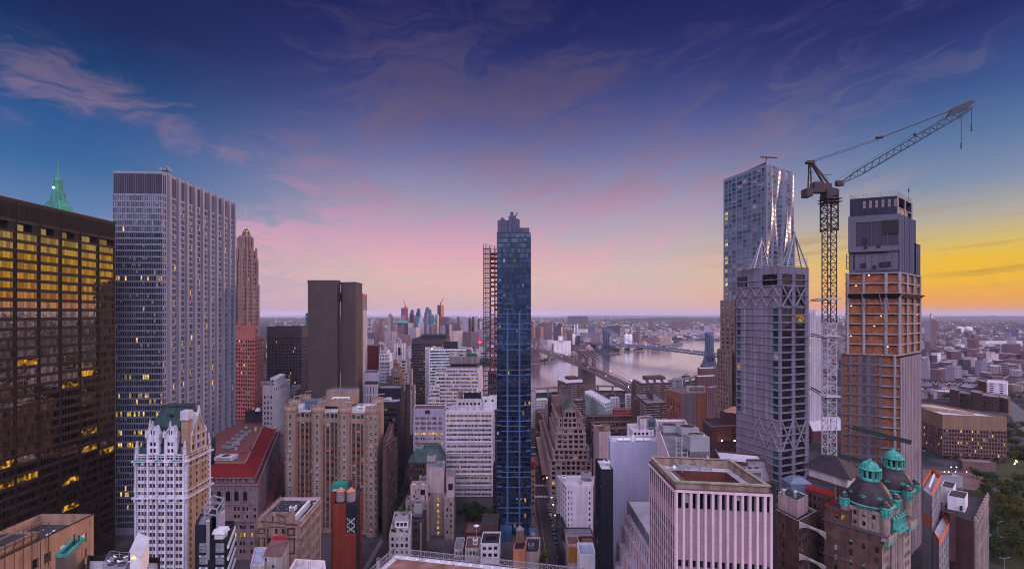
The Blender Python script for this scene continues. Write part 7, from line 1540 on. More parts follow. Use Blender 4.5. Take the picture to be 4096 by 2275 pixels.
 for x,y0,y1 in((3845,442,597),(3886,429,526)):
  q=MB();q.tube((X(x),Y,Z(y0)),(X(x),Y,Z(y1)+4),.14,4);q.build('hoist_rope',dk,t,t.location);q=MB();zz=Z(y1)
  for k in range(3):q.lathe((X(x),Y),[(.1,zz+1.2*k),(.55,zz+1.2*k+.6),(.1,zz+1.2*k+1.2)],8)
  q.build('hook_block',dk,t,t.location)
crane()
def unfinished():
 L,C,R_=c2(3387,300),c2(3598,290),c2(3678,319);z=lambda y:pz(y,290);b=Bld('unfinished_tower','tall unfinished tower with orange netted floors and grey clad top','skyscraper',(C.x,C.y,0));P=para(L,C,R_);WA=(C-L).length;WB=(R_-C).length;u=(C-L).normalized();nn=Vector((u.y,-u.x));v=(R_-C).normalized();mm=Vector((v.y,-v.x))
 cl=wall_mat('mauve grey cladding',(.15,.125,.145),.1,.7,.1,.1);fin=wall_mat('mauve stone fin',(.33,.27,.285),.1,.8,.15,.15);con=wall_mat('raw concrete',(.30,.27,.29),.15,.9,.2,.3);net=wall_mat('orange debris net',(.27,.115,.06),.45,.9,.12,.25);gc=wall_mat('grey metal cladding',(.13,.13,.18),.08,.55,.08,.15);dkb=wall_mat('blue black sheathing',(.025,.032,.065),.2,.7,.2,.2);NM=(net,)*4;pit=41.5*290/F;zs=z(1420);zt=z(1090)
 rw=[];q_=zs-1
 while q_-4.4>2:rw.append((q_-4.4,q_));q_-=pit
 rw=rw[::-1];wide=[L-u*3.2,C,R_,P[3]-u*3.2];b.face(wide[0],C,0,zs,[(1.4,4.2),(6.2,8.8),(17.6,19.6),(21.6,29.9)],rw,cl,d=.7,style=(1,1,0),mats=NM,blind=0,kinds=lambda i,j:'d')
 for i,x in enumerate((11.2,15.6)):
  for j,r in enumerate(rw):p0=wide[0]+u*x+nn*.06;p1=p0+u*2.4;b.mb('recess_panel',wall_mat('dark panel',(.10,.082,.105))).quad((*p0,r[0]),(*p1,r[0]),(*p1,r[1]),(*p0,r[1]))
 for r in rw:p0,p1=wide[0]+nn*.2,C+nn*.2;b.mb('floor_line',cl).beam((*p0,r[1]+.8),(*p1,r[1]+.8),.4,.25);p0=C-u*9.6+nn*.4;b.mb('slab_edge',con).beam((*p0,r[1]+.7),(*(C+nn*.4),r[1]+.7),1.2,.5)
 p=C-u*2.6+nn*.2;b.mb('column#9',con).beam((*p,0),(*p,zs),1.3)
 b.face(C,R_,0,zs-2,[(WB*(i+.25)/6,WB*(i+.72)/6)for i in range(6)],rw,cl,part='right_wall',d=.8,style=(1,2,.12),blind=.3,mats=(FRAME_B,G_DARK,net,LIT))
 for i in range(14):p=C+v*(WB*(i+.1)/13.4)+mm*.5;b.mb('fin',fin).beam((*p,0),(*p,zs-1.5),.75,1.1)
 for k in(2,3):side(b,wide,k,0,zs,cl,part='rear')
 n=round((zt-zs)/(pit));ph=(zt-zs)/n
 for j in range(n+1):
  zz=zs+j*ph;b.mb('floor_slab#%d'%j,con).prism(inset(P,-.7),zz-.35,zz+.35,bot=True)
  if j<n:
   for a,c_,nr_,k in((L,C,nn,0),(C,R_,mm,1)):o=nr_*-.5;b.mb('net_screen#%d_%d'%(j,k),net).quad((*(a+o),zz+.35),(*(c_+o),zz+.35),(*(c_+o),zz+ph-.9),(*(a+o),zz+ph-.9));o=nr_*-2;b.mb('dark_interior',BLACK).quad((*(a+o),zz),(*(c_+o),zz),(*(c_+o),zz+ph),(*(a+o),zz+ph))
   lamp_spot(*(C-u*RND.uniform(3,25)+nn*.3),zz+ph-1.2,.28,L_YEL,'small work light hanging under a netted floor of the unfinished tower','work lights on the unfinished tower','lamp','work_light')
 for k,f in enumerate((.01,.32,.74,.995)):p=L+u*(WA*f)+nn*.3;b.mb('column#%d'%k,con).beam((*p,zs),(*p,zt),1.5,1.2)
 for k,f in enumerate((.33,.66,.99)):p=C+v*(WB*f)+mm*.3;b.mb('column#%d'%(k+4),con).beam((*p,zs),(*p,zt),1.1)
 q=b.mb('catch_net',plain('black net',(.02,.018,.022),.9));zc=z(1180)
 for a,c_,nr_ in((L,C,nn),(C,R_,mm)):
  for i in range(12):p0,p1=a.lerp(c_,i/12),a.lerp(c_,(i+1)/12);s=lambda i:1.0+.8*abs(sin(i*1.3));q.quad((*(p0+nr_*.8),zc-s(i)),(*(p1+nr_*.8),zc-s(i+1)),(*(p1+nr_*3.2),zc+.8),(*(p0+nr_*3.2),zc+.8));q.quad((*(p0+nr_*.85),zc-s(i)),(*(p1+nr_*.85),zc-s(i+1)),(*(p1+nr_*.85),zc+1.2),(*(p0+nr_*.85),zc+1.2))
 for f in(.35,.68,.8):p=L+u*(WA*f)+nn*.9;b.mb('net_strut',con).beam((*p,zc-9),(*(p+nn*2-u*2.6),zc+2),.35)
 ze=z(855);P2=[L+u*1.2,C,C+v*WB*.72,L+u*1.2+v*WB*.72];W2=(P2[1]-P2[0]).length;zm=z(1000);b.face(P2[0],P2[1],zt,zm,[(2+i*3.3,5+i*3.3)for i in range(7)],[(zt+2.2,zm-1.5)],gc,d=.4,part='clad_wall',style=(1,1,0),mats=(wall_mat('plum panel',(.075,.065,.10)),)*4,blind=0);P3=[P2[0]-u*.6,P2[1],P2[2],P2[3]];b.face(P3[0]+nn*.5,P3[1]+nn*.5,zm,ze,[(4+i*2.7,6.5+i*2.7)for i in range(8)],[(zm+3,ze-4)],gc,d=.4,part='clad_wall#2',style=(1,1,0),mats=(wall_mat('plum panel',None),)*4,blind=0);b.mb('ledge',gc).beam((*(P3[0]+nn*.8),zm),(*(P3[1]-u*5+nn*.8),zm),1.8,.9)
 for x,zz,w,h in((17,ze-12,8,8.5),(6.8,ze-17,2.4,3),(6,zt+3.4,2.6,3),(12,zt+2.6,2,2.4),(15.5,zt+3.6,2.6,3),(18.6,zt+3.8,2.6,3),(7.5,zm+1.4,1.8,1.6),(14,zm+1.5,2,1.7)):p0=P2[0]+u*x+nn*.62;p1=p0+u*w;b.mb('open_bay#%d'%int(x*10),plain('dark plum void',(.014,.012,.020),.8)).quad((*p0,zz),(*p1,zz),(*p1,zz+h),(*p0,zz+h))
 for i in range(7):p=P2[1]+v*(WB*.72*i/6)+mm*.2;b.mb('clad_rib',gc).beam((*p,zt-1),(*p,ze),1.0,.8)
 b.mb('clad_side',gc).prism([P2[1],P2[2],P2[3],P2[0]+u*3],zt,ze,cap=True);Q=[C+v*WB*.72,C+v*WB*.97,P[3].lerp(R_,.5),P2[3].lerp(P2[2],.5)];zq=z(952);b.mb('clad_shoulder',gc).prism(Q,zt-1,zq)
 for i in range(4):p=Q[0].lerp(Q[1],i/3)+mm*.2;b.mb('clad_rib',gc).beam((*p,zt-1),(*p,zq),.8)
 zk=z(782);T=[L+u*1.6,C-u*.9,C-u*.9+v*WB*.66,L+u*1.6+v*WB*.66];W3=(T[1]-T[0]).length;b.face(T[0],T[1],ze,zk,[(6.8+i*3.15,8.5+i*3.15)for i in range(6)],[(zk-6.4,zk-1.6)],dkb,part='top_wall',d=.3,style=(1,2,.15),blind=0,mats=(dkb,wall_mat('pale gap',(.30,.26,.27)),BLACK,LIT),kinds=lambda i,j:'d');v_=T[2]-T[1];q=b.mb('top_frame',con)
 for f in(0,.5,1):p=T[1]+v_*f;q.beam((*p,ze),(*p,zk),.8)
 for zz in(ze+4,zk-.4):q.beam((*T[1],zz),(*T[2],zz),.6)
 q.prism(T,zk-.5,zk,bot=True);b.mb('top_back',dkb).quad((*T[2],ze),(*T[3],ze),(*T[3],zk),(*T[2],zk));b.mb('top_back',None).quad((*T[3],ze),(*T[0],ze),(*T[0],zk),(*T[3],zk));b.mb('timber_infill',wall_mat('timber boards',(.30,.20,.15))).quad((*(T[1]+v_*.02),ze),(*(T[1]+v_*.7),ze),(*(T[1]+v_*.7),ze+4),(*(T[1]+v_*.02),ze+4));b.done();railing(T,zk,2.6,b.e,b.org,plain('rust rail',(.25,.10,.06)),'edge_netting',1.4,True)
 q=MB();p=T[1]+v_*.8;q.cyl(p,.1,.1,zk,zk+5.5,5);q.lathe(p,[(.05,zk+5),(.5,zk+7),(.05,zk+9)],6);tag(q.build('furled_flag',STEEL_D,None,(p.x,p.y,zk)),'furled dark flag on the unfinished tower top','flag');p=at(3391,1050,297);q=MB()
 for dx in(-.9,.9):q.beam(p+Vector((dx,0,-4)),p+Vector((dx,0,5)),.3)
 for k in range(7):q.beam(p+Vector((-.9,0,k*1.5-4)),p+Vector((.9,0,k*1.5-4)),.3)
 tag(q.build('hoist_ladder',STEEL_D,None,p),'short black ladder frame at the left edge of the unfinished tower','ladder')
 for i,(x0,x1,y0,y1,Y)in enumerate(((3400,3630,1712,1770,282),(3282,3560,1810,1872,270),(3690,3760,1800,1830,300))):
  p0,p1=at(x0,y0,Y+6),at(x1,y1,Y);t=empty('debris_shelf',p0,('upper','lower','right hand')[i]+' dark green debris shelf jutting from the unfinished tower','debris shelf');q=MB();q.beam(p0,p1,5,.5);q.build('platform',STEEL_D,t,p0);q=MB();q.beam(p0+Vector((0,-2.6,.9)),p1+Vector((0,-2.6,.9)),.2,2.6);q.build('guard_board',plain('dark green ply',(.012,.035,.035),.7),t,p0)
unfinished()
def land_mat():
 m=bpy.data.materials.new('city ground');m.use_nodes=True;t=m.node_tree;t.nodes.clear();k=NT(t)
 geo=k.new('ShaderNodeNewGeometry').outputs['Position']
 n1=k.noise(geo,.012,6,.65);n2=k.noise(geo,.0016,4,.6)
 c=k.mix(k.step(n1,.42,.6),(.030,.034,.032,1),(.085,.072,.085,1));c=k.mix(k.math('MULTIPLY',k.step(n2,.45,.65),.7),c,(.022,.034,.026,1))
 b=k.new('ShaderNodeBsdfDiffuse');t.links.new(c,b.inputs[0]);o=k.new('ShaderNodeOutputMaterial');t.links.new(b.outputs[0],o.inputs[0]);return m
def water_mat():
 m=bpy.data.materials.new('river water');m.use_nodes=True;t=m.node_tree;t.nodes.clear();k=NT(t)
 geo=k.new('ShaderNodeNewGeometry').outputs['Position']
 n=k.noise(k.vmul(geo,(.012,.05,1)),1.0,5,.6,.4);n2=k.noise(k.vmul(geo,(.004,.004,1)),1.0,3,.6,1.0)
 bp=k.new('ShaderNodeBump');bp.inputs['Strength'].default_value=.045;bp.inputs['Distance'].default_value=1.0;t.links.new(n,bp.inputs['Height'])
 g=k.new('ShaderNodeBsdfGlossy');g.inputs[0].default_value=(.97,.95,.97,1);t.links.new(k.step(n2,.4,.65,.15,.20),g.inputs['Roughness']);t.links.new(bp.outputs[0],g.inputs['Normal'])
 d=k.new('ShaderNodeBsdfDiffuse');d.inputs[0].default_value=(.10,.09,.11,1)
 mx=k.new('ShaderNodeMixShader');t.links.new(k.step(n2,.35,.7,.99,.95),mx.inputs[0]);t.links.new(d.outputs[0],mx.inputs[1]);t.links.new(g.outputs[0],mx.inputs[2])
 o=k.new('ShaderNodeOutputMaterial');t.links.new(mx.outputs[0],o.inputs[0]);return m
WATER=water_mat()
q=MB();q.quad((-70000,-1500,0),(70000,-1500,0),(70000,60000,0),(-70000,60000,0));structure('ground',q,land_mat())
def flat(name,pts,z,mat):m=MB();m.poly([(p[0],p[1],z)for p in pts]);return structure(name,m,mat)
near=[(1300,1590),(1700,1585),(2140,1572),(2330,1560),(2500,1562),(2700,1535),(2860,1505),(3080,1480)]
far_=[(3080,1372),(2890,1367),(2830,1362),(2771,1364),(2722,1362),(2684,1353),(2678,1376),(2734,1378),(2700,1386),(2650,1392),(2595,1399),(2534,1407),(2497,1406),(2449,1414),(2388,1412),(2330,1424),(2268,1436),(2234,1441),(2158,1453),(2060,1462),(1700,1480),(1300,1490)]
flat('river',[gnd(*p)for p in near+far_],.25,WATER)
flat('inlet',[gnd(*p)for p in((2552,1358),(2570,1356),(2584,1352),(2576,1351),(2556,1352))],.3,WATER)
flat('bay',[Vector((-26000,24000)),Vector((4200,24000)),Vector((3600,27500)),Vector((4600,34000)),Vector((-30000,36000))],.4,WATER)
flat('bay_reach',[Vector((-16000,19500)),Vector((1600,19500)),Vector((2600,20800)),Vector((-15000,21000))],.4,WATER)
EMB=wall_mat('stone embankment',(.16,.14,.15));q=MB()
pts=[gnd(*p)for p in far_[1:20]]
for a,b_ in zip(pts[:-1],pts[1:]):q.quad((*b_,0),(*a,0),(*a,2.2),(*b_,2.2));q.quad((*a,2.2),(*b_,2.2),(b_.x-1,b_.y+14,2.2),(a.x-1,a.y+14,2.2))
structure('river_bank',q,EMB)
q=MB();HILL=wall_mat('wooded ridge',(.020,.034,.030),.3,.95,0,.004)
def ridge(x0,x1,Yd,hs,dp):
 n=len(hs);vs=[]
 for i,h in enumerate(hs):
  X=px(x0+(x1-x0)*i/(n-1),Yd);vs+=[(X,Yd,0),(X,Yd+dp*.4,h),(X,Yd+dp,0)]
 q.add(vs,[(3*i,3*i+3,3*i+4,3*i+1)for i in range(n-1)]+[(3*i+1,3*i+4,3*i+5,3*i+2)for i in range(n-1)],0,True)
ridge(2420,3000,9000,[8,30,48,60,55,66,74,70,80,66,72,60,66,50],1500)
ridge(1000,1800,10500,[30,40,55,60,44,52,40,30,20,8],1500)
ridge(3600,4700,12000,[30,44,60,72,84,90,84,92,96,90,84],2500)
structure('hills',q,HILL)
ASPH=wall_mat('asphalt',(.055,.046,.052),.2,.8,.02,.2);PAVE=wall_mat('pavement slabs',(.16,.14,.15),.15,.85,.02,.5);MARK=plain('road paint',(.62,.62,.62),.7);MARKY=plain('yellow road paint',(.5,.34,.06),.7)
SB=lambda Y:24.5+(Y-300)*-.002
flat('street',[(18.5,200),(30.5,200),(29.0,900),(17.5,900)],.02,ASPH)
q=MB();q.box(14.5,18.5,200,900,0,.14);q.box(30.5,35.0,200,900,0,.14);structure('pavement',q,PAVE)
q=MB()
for Yc in(398,424,520,546):
 for i in range(9):x=19.2+i*1.25;q.quad((x,Yc,.03),(x+.65,Yc,.03),(x+.65,Yc+4,.03),(x,Yc+4,.03))
structure('crosswalk',q,MARK)
q=MB();q.quad((21.4,200,.026),(21.55,200,.026),(21.4,396,.026),(21.25,396,.026));structure('lane_line',q,MARKY)
flat('side_street',[(-80,402),(110,402),(110,424),(-80,424)],.012,ASPH);flat('side_street',[(-80,524),(150,524),(150,546),(-80,546)],.012,ASPH)
flat('street',[(-86,250),(-72,250),(-72,900),(-86,900)],.02,ASPH)
q=MB();q.box(-72,-69.5,250,900,0,.14);q.box(-89,-86,250,900,0,.14);structure('pavement',q,PAVE)
q=MB()
for i in range(8):x=-85+i*1.6;q.quad((x,330,.03),(x+.8,330,.03),(x+.8,334,.03),(x,334,.03))
structure('crosswalk',q,MARK)
LAWN=wall_mat('park lawn',(.030,.050,.016),.35,.95,0,.05);PATH=wall_mat('park path',(.20,.17,.18),.15)
flat('park_lawn',[gnd(3800,2275),gnd(4400,2275),gnd(4500,1790),gnd(4030,1790),gnd(3990,1850),gnd(3870,1905)],.05,LAWN)
flat('park_path',[gnd(3940,2130),gnd(4096,2160),gnd(4096,2172),gnd(3940,2142)],.08,PATH);flat('park_path',[gnd(3960,1960),gnd(4060,1985),gnd(4070,1950),gnd(3985,1935)],.08,PATH)
flat('park_road',[gnd(3900,2245),gnd(4020,2285),gnd(4060,2285),gnd(3915,2230)],.08,ASPH)
flat('plaza',[gnd(3690,1935),gnd(3900,1960),gnd(3945,1925),gnd(3930,1895),gnd(3690,1875)],.06,wall_mat('brick plaza',(.20,.13,.13),.15))
flat('avenue',[gnd(4000,1600),gnd(4080,1720),gnd(4160,1760),gnd(4200,1720),gnd(4030,1590)],.05,wall_mat('pale avenue',(.12,.12,.14),.1));flat('avenue',[gnd(4000,1810),gnd(4080,1840),gnd(4200,1850),gnd(4200,1825),gnd(4060,1800)],.05,wall_mat('pale avenue',None))
yc=262;k_=0
for i in range(19):
 y=268+i*6.3
 if y>392:break
 car(29.1,y,.02,0,RND.choice(['black','grey','black','white','blue','red']),'parked car in the row along the narrow street right of the blue tower','cars parked in the narrow street')
for i in range(6):car(RND.choice((20.6,23.8)),438+i*13,.02,pi,RND.choice(['black','white','yellow','grey']),'car farther up the narrow street beyond the crosswalk','cars driving in the narrow street')
for i,(x,z)in enumerate(((31.2,5),(31.3,5),(31.4,6),(31.5,5),(31.6,6),(31.8,5),(31.8,5),(31.9,6))):lamp_spot(x,300+i*17,z,.42,L_YEL,'small yellow lamp along the wall of the narrow street','lamps along the narrow street')
for i in range(13):lamp_spot(-70.6,318+i*11.5,5,.42,L_YEL if i%2 else L_WHITE,'lamp in the string of lights along the dark side street','string of lights in the dark street')
for x,y,z,m,l in((28,425,6,L_RED,'red'),(31,426,7,L_WHITE,'white'),(32.5,427,6,L_YEL,'yellow')):lamp_spot(x,y,z,.5,m,l+' signal light at the crosswalk under the shed',None)
t=empty('sidewalk_shed',(29,440,0),'long pink brown construction shed roof over the pavement beside the stepped stone building','shed');q=MB();q.prism([(26.6,430),(33.4,430),(33.0,560),(27.4,560)],8.2,9.0);q.build('roof',wall_mat('shed boards',(.38,.24,.22),.15,.9,.05,.3),t,t.location)
q=MB()
for i in range(22):
 for x in(27.0,33.0):q.beam((x,432+i*6,0),(x,432+i*6,8.2),.22)
q.build('post',STEEL_D,t,t.location);q=MB();q.beam((26.6,430,9.3),(27.4,560,9.3),.2,1.0);q.build('fascia',W_NAVY,t,t.location)
W_GRAN=wall_mat('brown granite',(.14,.105,.112),.15,.9,.2,.06,(2.2,.1));DECK_B=wall_mat('bridge deck',(.16,.12,.135),.12,.8,.05,.05);CABLE=plain('pale cable',(.34,.27,.30),.6)
def stone_bridge():
 T1,T2=Vector((px(2347,970),970)),Vector((px(2136,1475),1475));d=(T1-T2).normalized();nx=Vector((-d.y,d.x))
 if nx.x<0:nx=-nx
 b=Bld('suspension_bridge','brown stone suspension bridge with twin pointed arches in its towers','bridge',(T1.x,T1.y,0))
 def tower(c,k,zd):
  q=b.mb('tower#%d'%k,W_GRAN);zt=78.5;hw=16.8;dp=5.5
  def P(a,dd):return c+nx*a+d*dd
  def pr(a0,a1,z0,z1,e=0.0):q.prism([P(a0,dp/2+e),P(a0,-dp/2-e),P(a1,-dp/2-e),P(a1,dp/2+e)][::-1]if False else[P(a0,-dp/2-e),P(a1,-dp/2-e),P(a1,dp/2+e),P(a0,dp/2+e)],z0,z1)
  pr(-hw-2,hw+2,0,8,2);pr(-hw-.6,hw+.6,8,zd-5,.8)
  for a0,a1 in((-hw,-12.4),(-2.4,2.4),(12.4,hw)):pr(a0,a1,zd-5,zt-15)
  for a0,a1 in((-hw-.7,-13.2),(-1.6,1.6),(13.2,hw+.7)):pr(a0,a1,zd-5,zt-5,.7)
  zs=zt-25
  for m in(-7.4,7.4):
   r=5.0;N=8
   for sg in(-1,1):
    prev=None
    for i in range(N+1):
     t_=i/N;ang=t_*pi/2.9;x=m+sg*(-(r*1.9)+r*0.9+r*1.9*cos(ang))if False else m+sg*r*(1-t_**1.6);zz=zs+14*(t_**.75)
     if prev:
      x0,z0=prev;e_=m+sg*r
      lo,hi=min(x0,e_),max(x0,e_)
      if hi-lo>.02:q.prism([P(lo,-dp/2),P(hi,-dp/2),P(hi,dp/2),P(lo,dp/2)],z0,zz,bot=True)
     prev=(x,zz)
  pr(-hw,hw,zt-11,zt-3.2);pr(-hw-1.2,hw+1.2,zt-3.2,zt,1.2);pr(-hw-.4,hw+.4,zt-4.6,zt-3.2,.5)
 tower(T1,0,46);tower(T2,1,42)
 def zdk(s):
  return 45.5-s*.044 if s>0 else 45.5+1.6-((s+255)/255)**2*1.6 if s>-510 else 43.5+(s+510)*.03
 ss=[-820+i*40 for i in range(34)];q=b.mb('deck',DECK_B);hw=12.5
 for s0,s1 in zip(ss[:-1],ss[1:]):
  for a0,a1,dz,th in((-hw,-4,0,2.6),(4,hw,0,2.6),(-4,4,3.6,.6)):
   A=[T1+d*s0+nx*a0,T1+d*s0+nx*a1,T1+d*s1+nx*a1,T1+d*s1+nx*a0];z0,z1=zdk(s0)+dz,zdk(s1)+dz
   q.add([(*A[0],z0-th),(*A[1],z0-th),(*A[2],z1-th),(*A[3],z1-th),(*A[0],z0),(*A[1],z0),(*A[2],z1),(*A[3],z1)],[(4,5,6,7),(0,1,5,4),(1,2,6,5),(2,3,7,6),(3,0,4,7),(3,2,1,0)])
 tr=b.mb('truss',wall_mat('truss steel',(.17,.13,.145)))
 for a in(-hw,-4,4,hw):
  s=-820
  while s<420:
   p,p2=T1+d*s+nx*a,T1+d*(s+20)+nx*a;tr.beam((*p,zdk(s)+4.2),(*p2,zdk(s+20)+4.2),.6);tr.beam((*p,zdk(s)),(*p,zdk(s)+4.2),.4);tr.beam((*p,zdk(s)),(*p2,zdk(s+20)+4.2),.35);s+=20
 for i,a in enumerate((-hw,-4,4,hw)):
  q=b.mb('main_cable#%d'%i,CABLE);sp=b.mb('suspender',CABLE);N=24
  for s0,s1,f in((0,330,lambda t:(77-zdk(330))*(1-t)**1.5+zdk(330)+(zdk(0)*0)),(-505,0,None),(-820,-505,None)):
   pv=None
   for j in range(N+1):
    t_=j/N;s=s0+(s1-s0)*t_
    if s0==0:z=zdk(330)+(77-zdk(330))*(1-t_)**1.35
    elif s0==-505:z=zdk(s)+3.5+(77-50)*(2*t_-1)**2
    else:z=zdk(-820)+(77-zdk(-820))*t_**1.35
    p=T1+d*s+nx*a;p=(p.x,p.y,z)
    if pv:q.tube(pv,p,.42,5)
    if j%2==0:sp.tube((p[0],p[1],zdk(s)),p,.1,3)
    pv=p
 q=b.mb('viaduct_pier',W_GRAN)
 for s in(250,290,330,370,410):p=T1+d*s;q.prism([p+nx*-11+d*-4,p+nx*11+d*-4,p+nx*11+d*4,p+nx*-11+d*4][::-1],0,zdk(s)-2.6)
 b.done()
 for i in range(16):s=-480+i*48;p=T1+d*s+nx*(-13 if i%2 else 13);lamp_spot(p.x,p.y,zdk(s)+6.5,.55,L_YEL if i%3 else L_WHITE,'yellow roadway lamp on the brown stone bridge','roadway lamps on the stone bridge')
 p=T1+nx*0;t=empty('flag',(p.x,p.y,78.5),'striped flag on a pole on top of the nearer stone bridge tower','flag');q=MB();q.cyl((p.x,p.y),.22,.12,78.5,91,6);q.build('flagpole',WHITE,t,t.location)
 for kx,(nm,col,za,zb,xb)in enumerate((('stripe',(.6,.08,.12),85.5,90.5,7.5),('canton',(.05,.06,.3),88,90.6,2.8))):
  q=MB();n=8
  for i in range(n):
   x0,x1=xb*i/n,xb*(i+1)/n;w=lambda x:.35*sin(x*1.1);q.add([(p.x+x0,p.y+w(x0)-kx*.08,za-x0*.16),(p.x+x1,p.y+w(x1)-kx*.08,za-x1*.16),(p.x+x1,p.y+w(x1)-kx*.08,zb-x1*.16),(p.x+x0,p.y+w(x0)-kx*.08,zb-x0*.16)],[(0,1,2,3)])
  m=None
  if kx==0:
   m=bpy.data.materials.new('flag stripes');m.use_nodes=True;tt=m.node_tree;tt.nodes.clear();k=NT(tt);sp=k.new('ShaderNodeSeparateXYZ');tt.links.new(k.new('ShaderNodeTexCoord').outputs['Object'],sp.inputs[0]);fr=k.math('FRACT',k.math('MULTIPLY',k.math('ADD',sp.outputs[2],k.math('MULTIPLY',sp.outputs[0],.16)),1.3));bs=k.new('ShaderNodeBsdfDiffuse');tt.links.new(k.mix(k.step(fr,.48,.52),(.62,.06,.10,1),(.75,.72,.75,1)),bs.inputs[0]);o=k.new('ShaderNodeOutputMaterial');tt.links.new(bs.outputs[0],o.inputs[0])
  q.build('cloth' if kx==0 else 'canton',m or plain('flag blue',col),t,t.location)
stone_bridge()
W_BLUEST=wall_mat('blue grey painted steel',(.060,.085,.15),.12,.6,.1,.05);CABLE2=plain('pale blue cable',(.30,.30,.42),.5)
def steel_bridge():
 T1,T2=Vector((px(2837,1385),1385)),Vector((px(2424,1860),1860));Ls=(T2-T1).length;d=(T2-T1)/Ls;nx=Vector((d.y,-d.x))
 b=Bld('steel_bridge','blue grey steel suspension bridge behind the brown stone one','bridge',(T1.x,T1.y,0));hw=17.0
 zdk=lambda s:38+3.5*(1-((s-Ls/2)/(Ls/2))**2)if 0<=s<=Ls else 38-(abs(s)if s<0 else s-Ls)*.022
 def tower(c,k):
  q=b.mb('tower#%d'%k,W_BLUEST);zt=98
  P=lambda a,dd:c+nx*a+d*dd
  def leg(a0,a1,z0,z1,w0,w1):q.loft([P(a0-w0,-4.5),P(a0+w0,-4.5),P(a0+w0,4.5),P(a0-w0,4.5)],z0,[P(a1-w1,-2.6),P(a1+w1,-2.6),P(a1+w1,2.6),P(a1-w1,2.6)],z1)
  for a in(-13,-4.6,4.6,13):leg(a,a*.92,14,zt-4,2.0,1.4)
  for z0,z1,w in((0,6,26),(6,10,22),(10,15,18)):q.prism([P(-w,-8),P(w,-8),P(w,8),P(-w,8)],z0,z1)
  for a in(-18,18):leg(a*1.0,a*.72,14,40,3.0,1.2)
  for z0,z1,w in((zt-6,zt-3,15),(zt-3,zt-1,16.5),(31,36,15),(54,56,14),(76,78,13.5)):q.prism([P(-w,-3),P(w,-3),P(w,3),P(-w,3)],z0,z1,bot=True)
  for z0 in(56,66,78):
   for a0,a1 in((-12.5,-4.5),(4.5,12.5)):
    q.beam((*P(a0,0),z0),(*P(a1,0),z0+9),.7);q.beam((*P(a1,0),z0),(*P(a0,0),z0+9),.7)
  for a in(-13,-4.6,4.6,13):q.lathe(P(a*.92,0),[(1.6,zt-1),(1.9,zt),(1.2,zt+1.5),(.01,zt+3)],8)
 tower(T1,0);tower(T2,1)
 s_all=[-330+i*30 for i in range(45)];q=b.mb('deck',W_BLUEST);tr=b.mb('truss',plain('pale truss steel',(.28,.29,.40),.6))
 for s0,s1 in zip(s_all[:-1],s_all[1:]):
  for dz,th in((0,1.2),(7.5,1.0)):
   A=[T1+d*s0-nx*hw,T1+d*s0+nx*hw,T1+d*s1+nx*hw,T1+d*s1-nx*hw];z0,z1=zdk(s0)-6+dz,zdk(s1)-6+dz
   q.add([(*A[0],z0-th),(*A[1],z0-th),(*A[2],z1-th),(*A[3],z1-th),(*A[0],z0),(*A[1],z0),(*A[2],z1),(*A[3],z1)],[(4,5,6,7),(0,1,5,4),(1,2,6,5),(2,3,7,6),(3,0,4,7),(3,2,1,0)])
  for a in(-hw-.3,hw+.3):
   for h in(0,.5):
    sa,sb,sc_=s0+30*h,s0+30*h+7.5,s0+30*h+15;pa,pb,pc=(T1+d*s+nx*a for s in(sa,sb,sc_));tr.beam((*pa,zdk(sa)-6),(*pb,zdk(sb)+1),.7);tr.beam((*pb,zdk(sb)+1),(*pc,zdk(sc_)-6),.7)
 for i,a in enumerate((-12,-4.2,4.2,12)):
  q=b.mb('main_cable#%d'%i,CABLE2);sp=b.mb('suspender',CABLE2);N=40
  for s0,s1,kk in((-330,0,'l'),(0,Ls,'m'),(Ls,Ls+300,'r')):
   pv=None
   for j in range(N+1):
    t_=j/N;s=s0+(s1-s0)*t_
    z=zdk(s)+4+(97-44)*(2*t_-1)**2 if kk=='m' else zdk(s0)+(97-zdk(s0))*t_**1.5 if kk=='l' else zdk(s1)+(97-zdk(s1))*(1-t_)**1.5
    p=T1+d*s+nx*a;p=(p.x,p.y,z)
    if pv:q.tube(pv,p,.5,5)
    if j:sp.tube((p[0],p[1],zdk(s)),p,.13,3)
    pv=p
 q=b.mb('viaduct_pier',W_BLUEST)
 for s in(-320,-250,-180,-100,Ls+90,Ls+170,Ls+250,Ls+330):p=T1+d*s;q.prism([p-nx*14-d*2,p+nx*14-d*2,p+nx*14+d*2,p-nx*14+d*2],0,zdk(s)-7)
 b.done()
 for i in range(12):s=Ls*.1+i*Ls*.1;p=T1+d*s-nx*17;lamp_spot(p.x,p.y,zdk(s)+6,.65,L_YEL,'roadway lamp on the blue grey steel bridge','roadway lamps on the steel bridge')
steel_bridge()
def tug():
 Y=gy(1507,.25);x=px(2743,Y);t=empty('tugboat',(x,Y,.3),'small dark tugboat alone on the pale river','boat');q=MB()
 q.loft([(x-9,Y-2.4),(x+6,Y-2.4),(x+9.5,Y),(x+6,Y+2.4),(x-9,Y+2.4)],.3,[(x-9.6,Y-3),(x+6.5,Y-3),(x+11,Y),(x+6.5,Y+3),(x-9.6,Y+3)],3.2,0);q.build('hull',W_NAVY,t,t.location)
 q=MB();q.box(x-3,x+5,Y-1.9,Y+1.9,3.2,5.8);q.box(x+1,x+4.4,Y-1.5,Y+1.5,5.8,8.0);q.build('wheelhouse',wall_mat('teal grey paint',(.12,.22,.22)),t,t.location);q=MB();q.cyl((x-1,Y),.6,.6,5.8,9,8);q.build('funnel',STEEL_D,t,t.location);q=MB();q.cyl((x+2,Y),.12,.08,8,13,6);q.build('mast',STEEL_D,t,t.location)
tug()
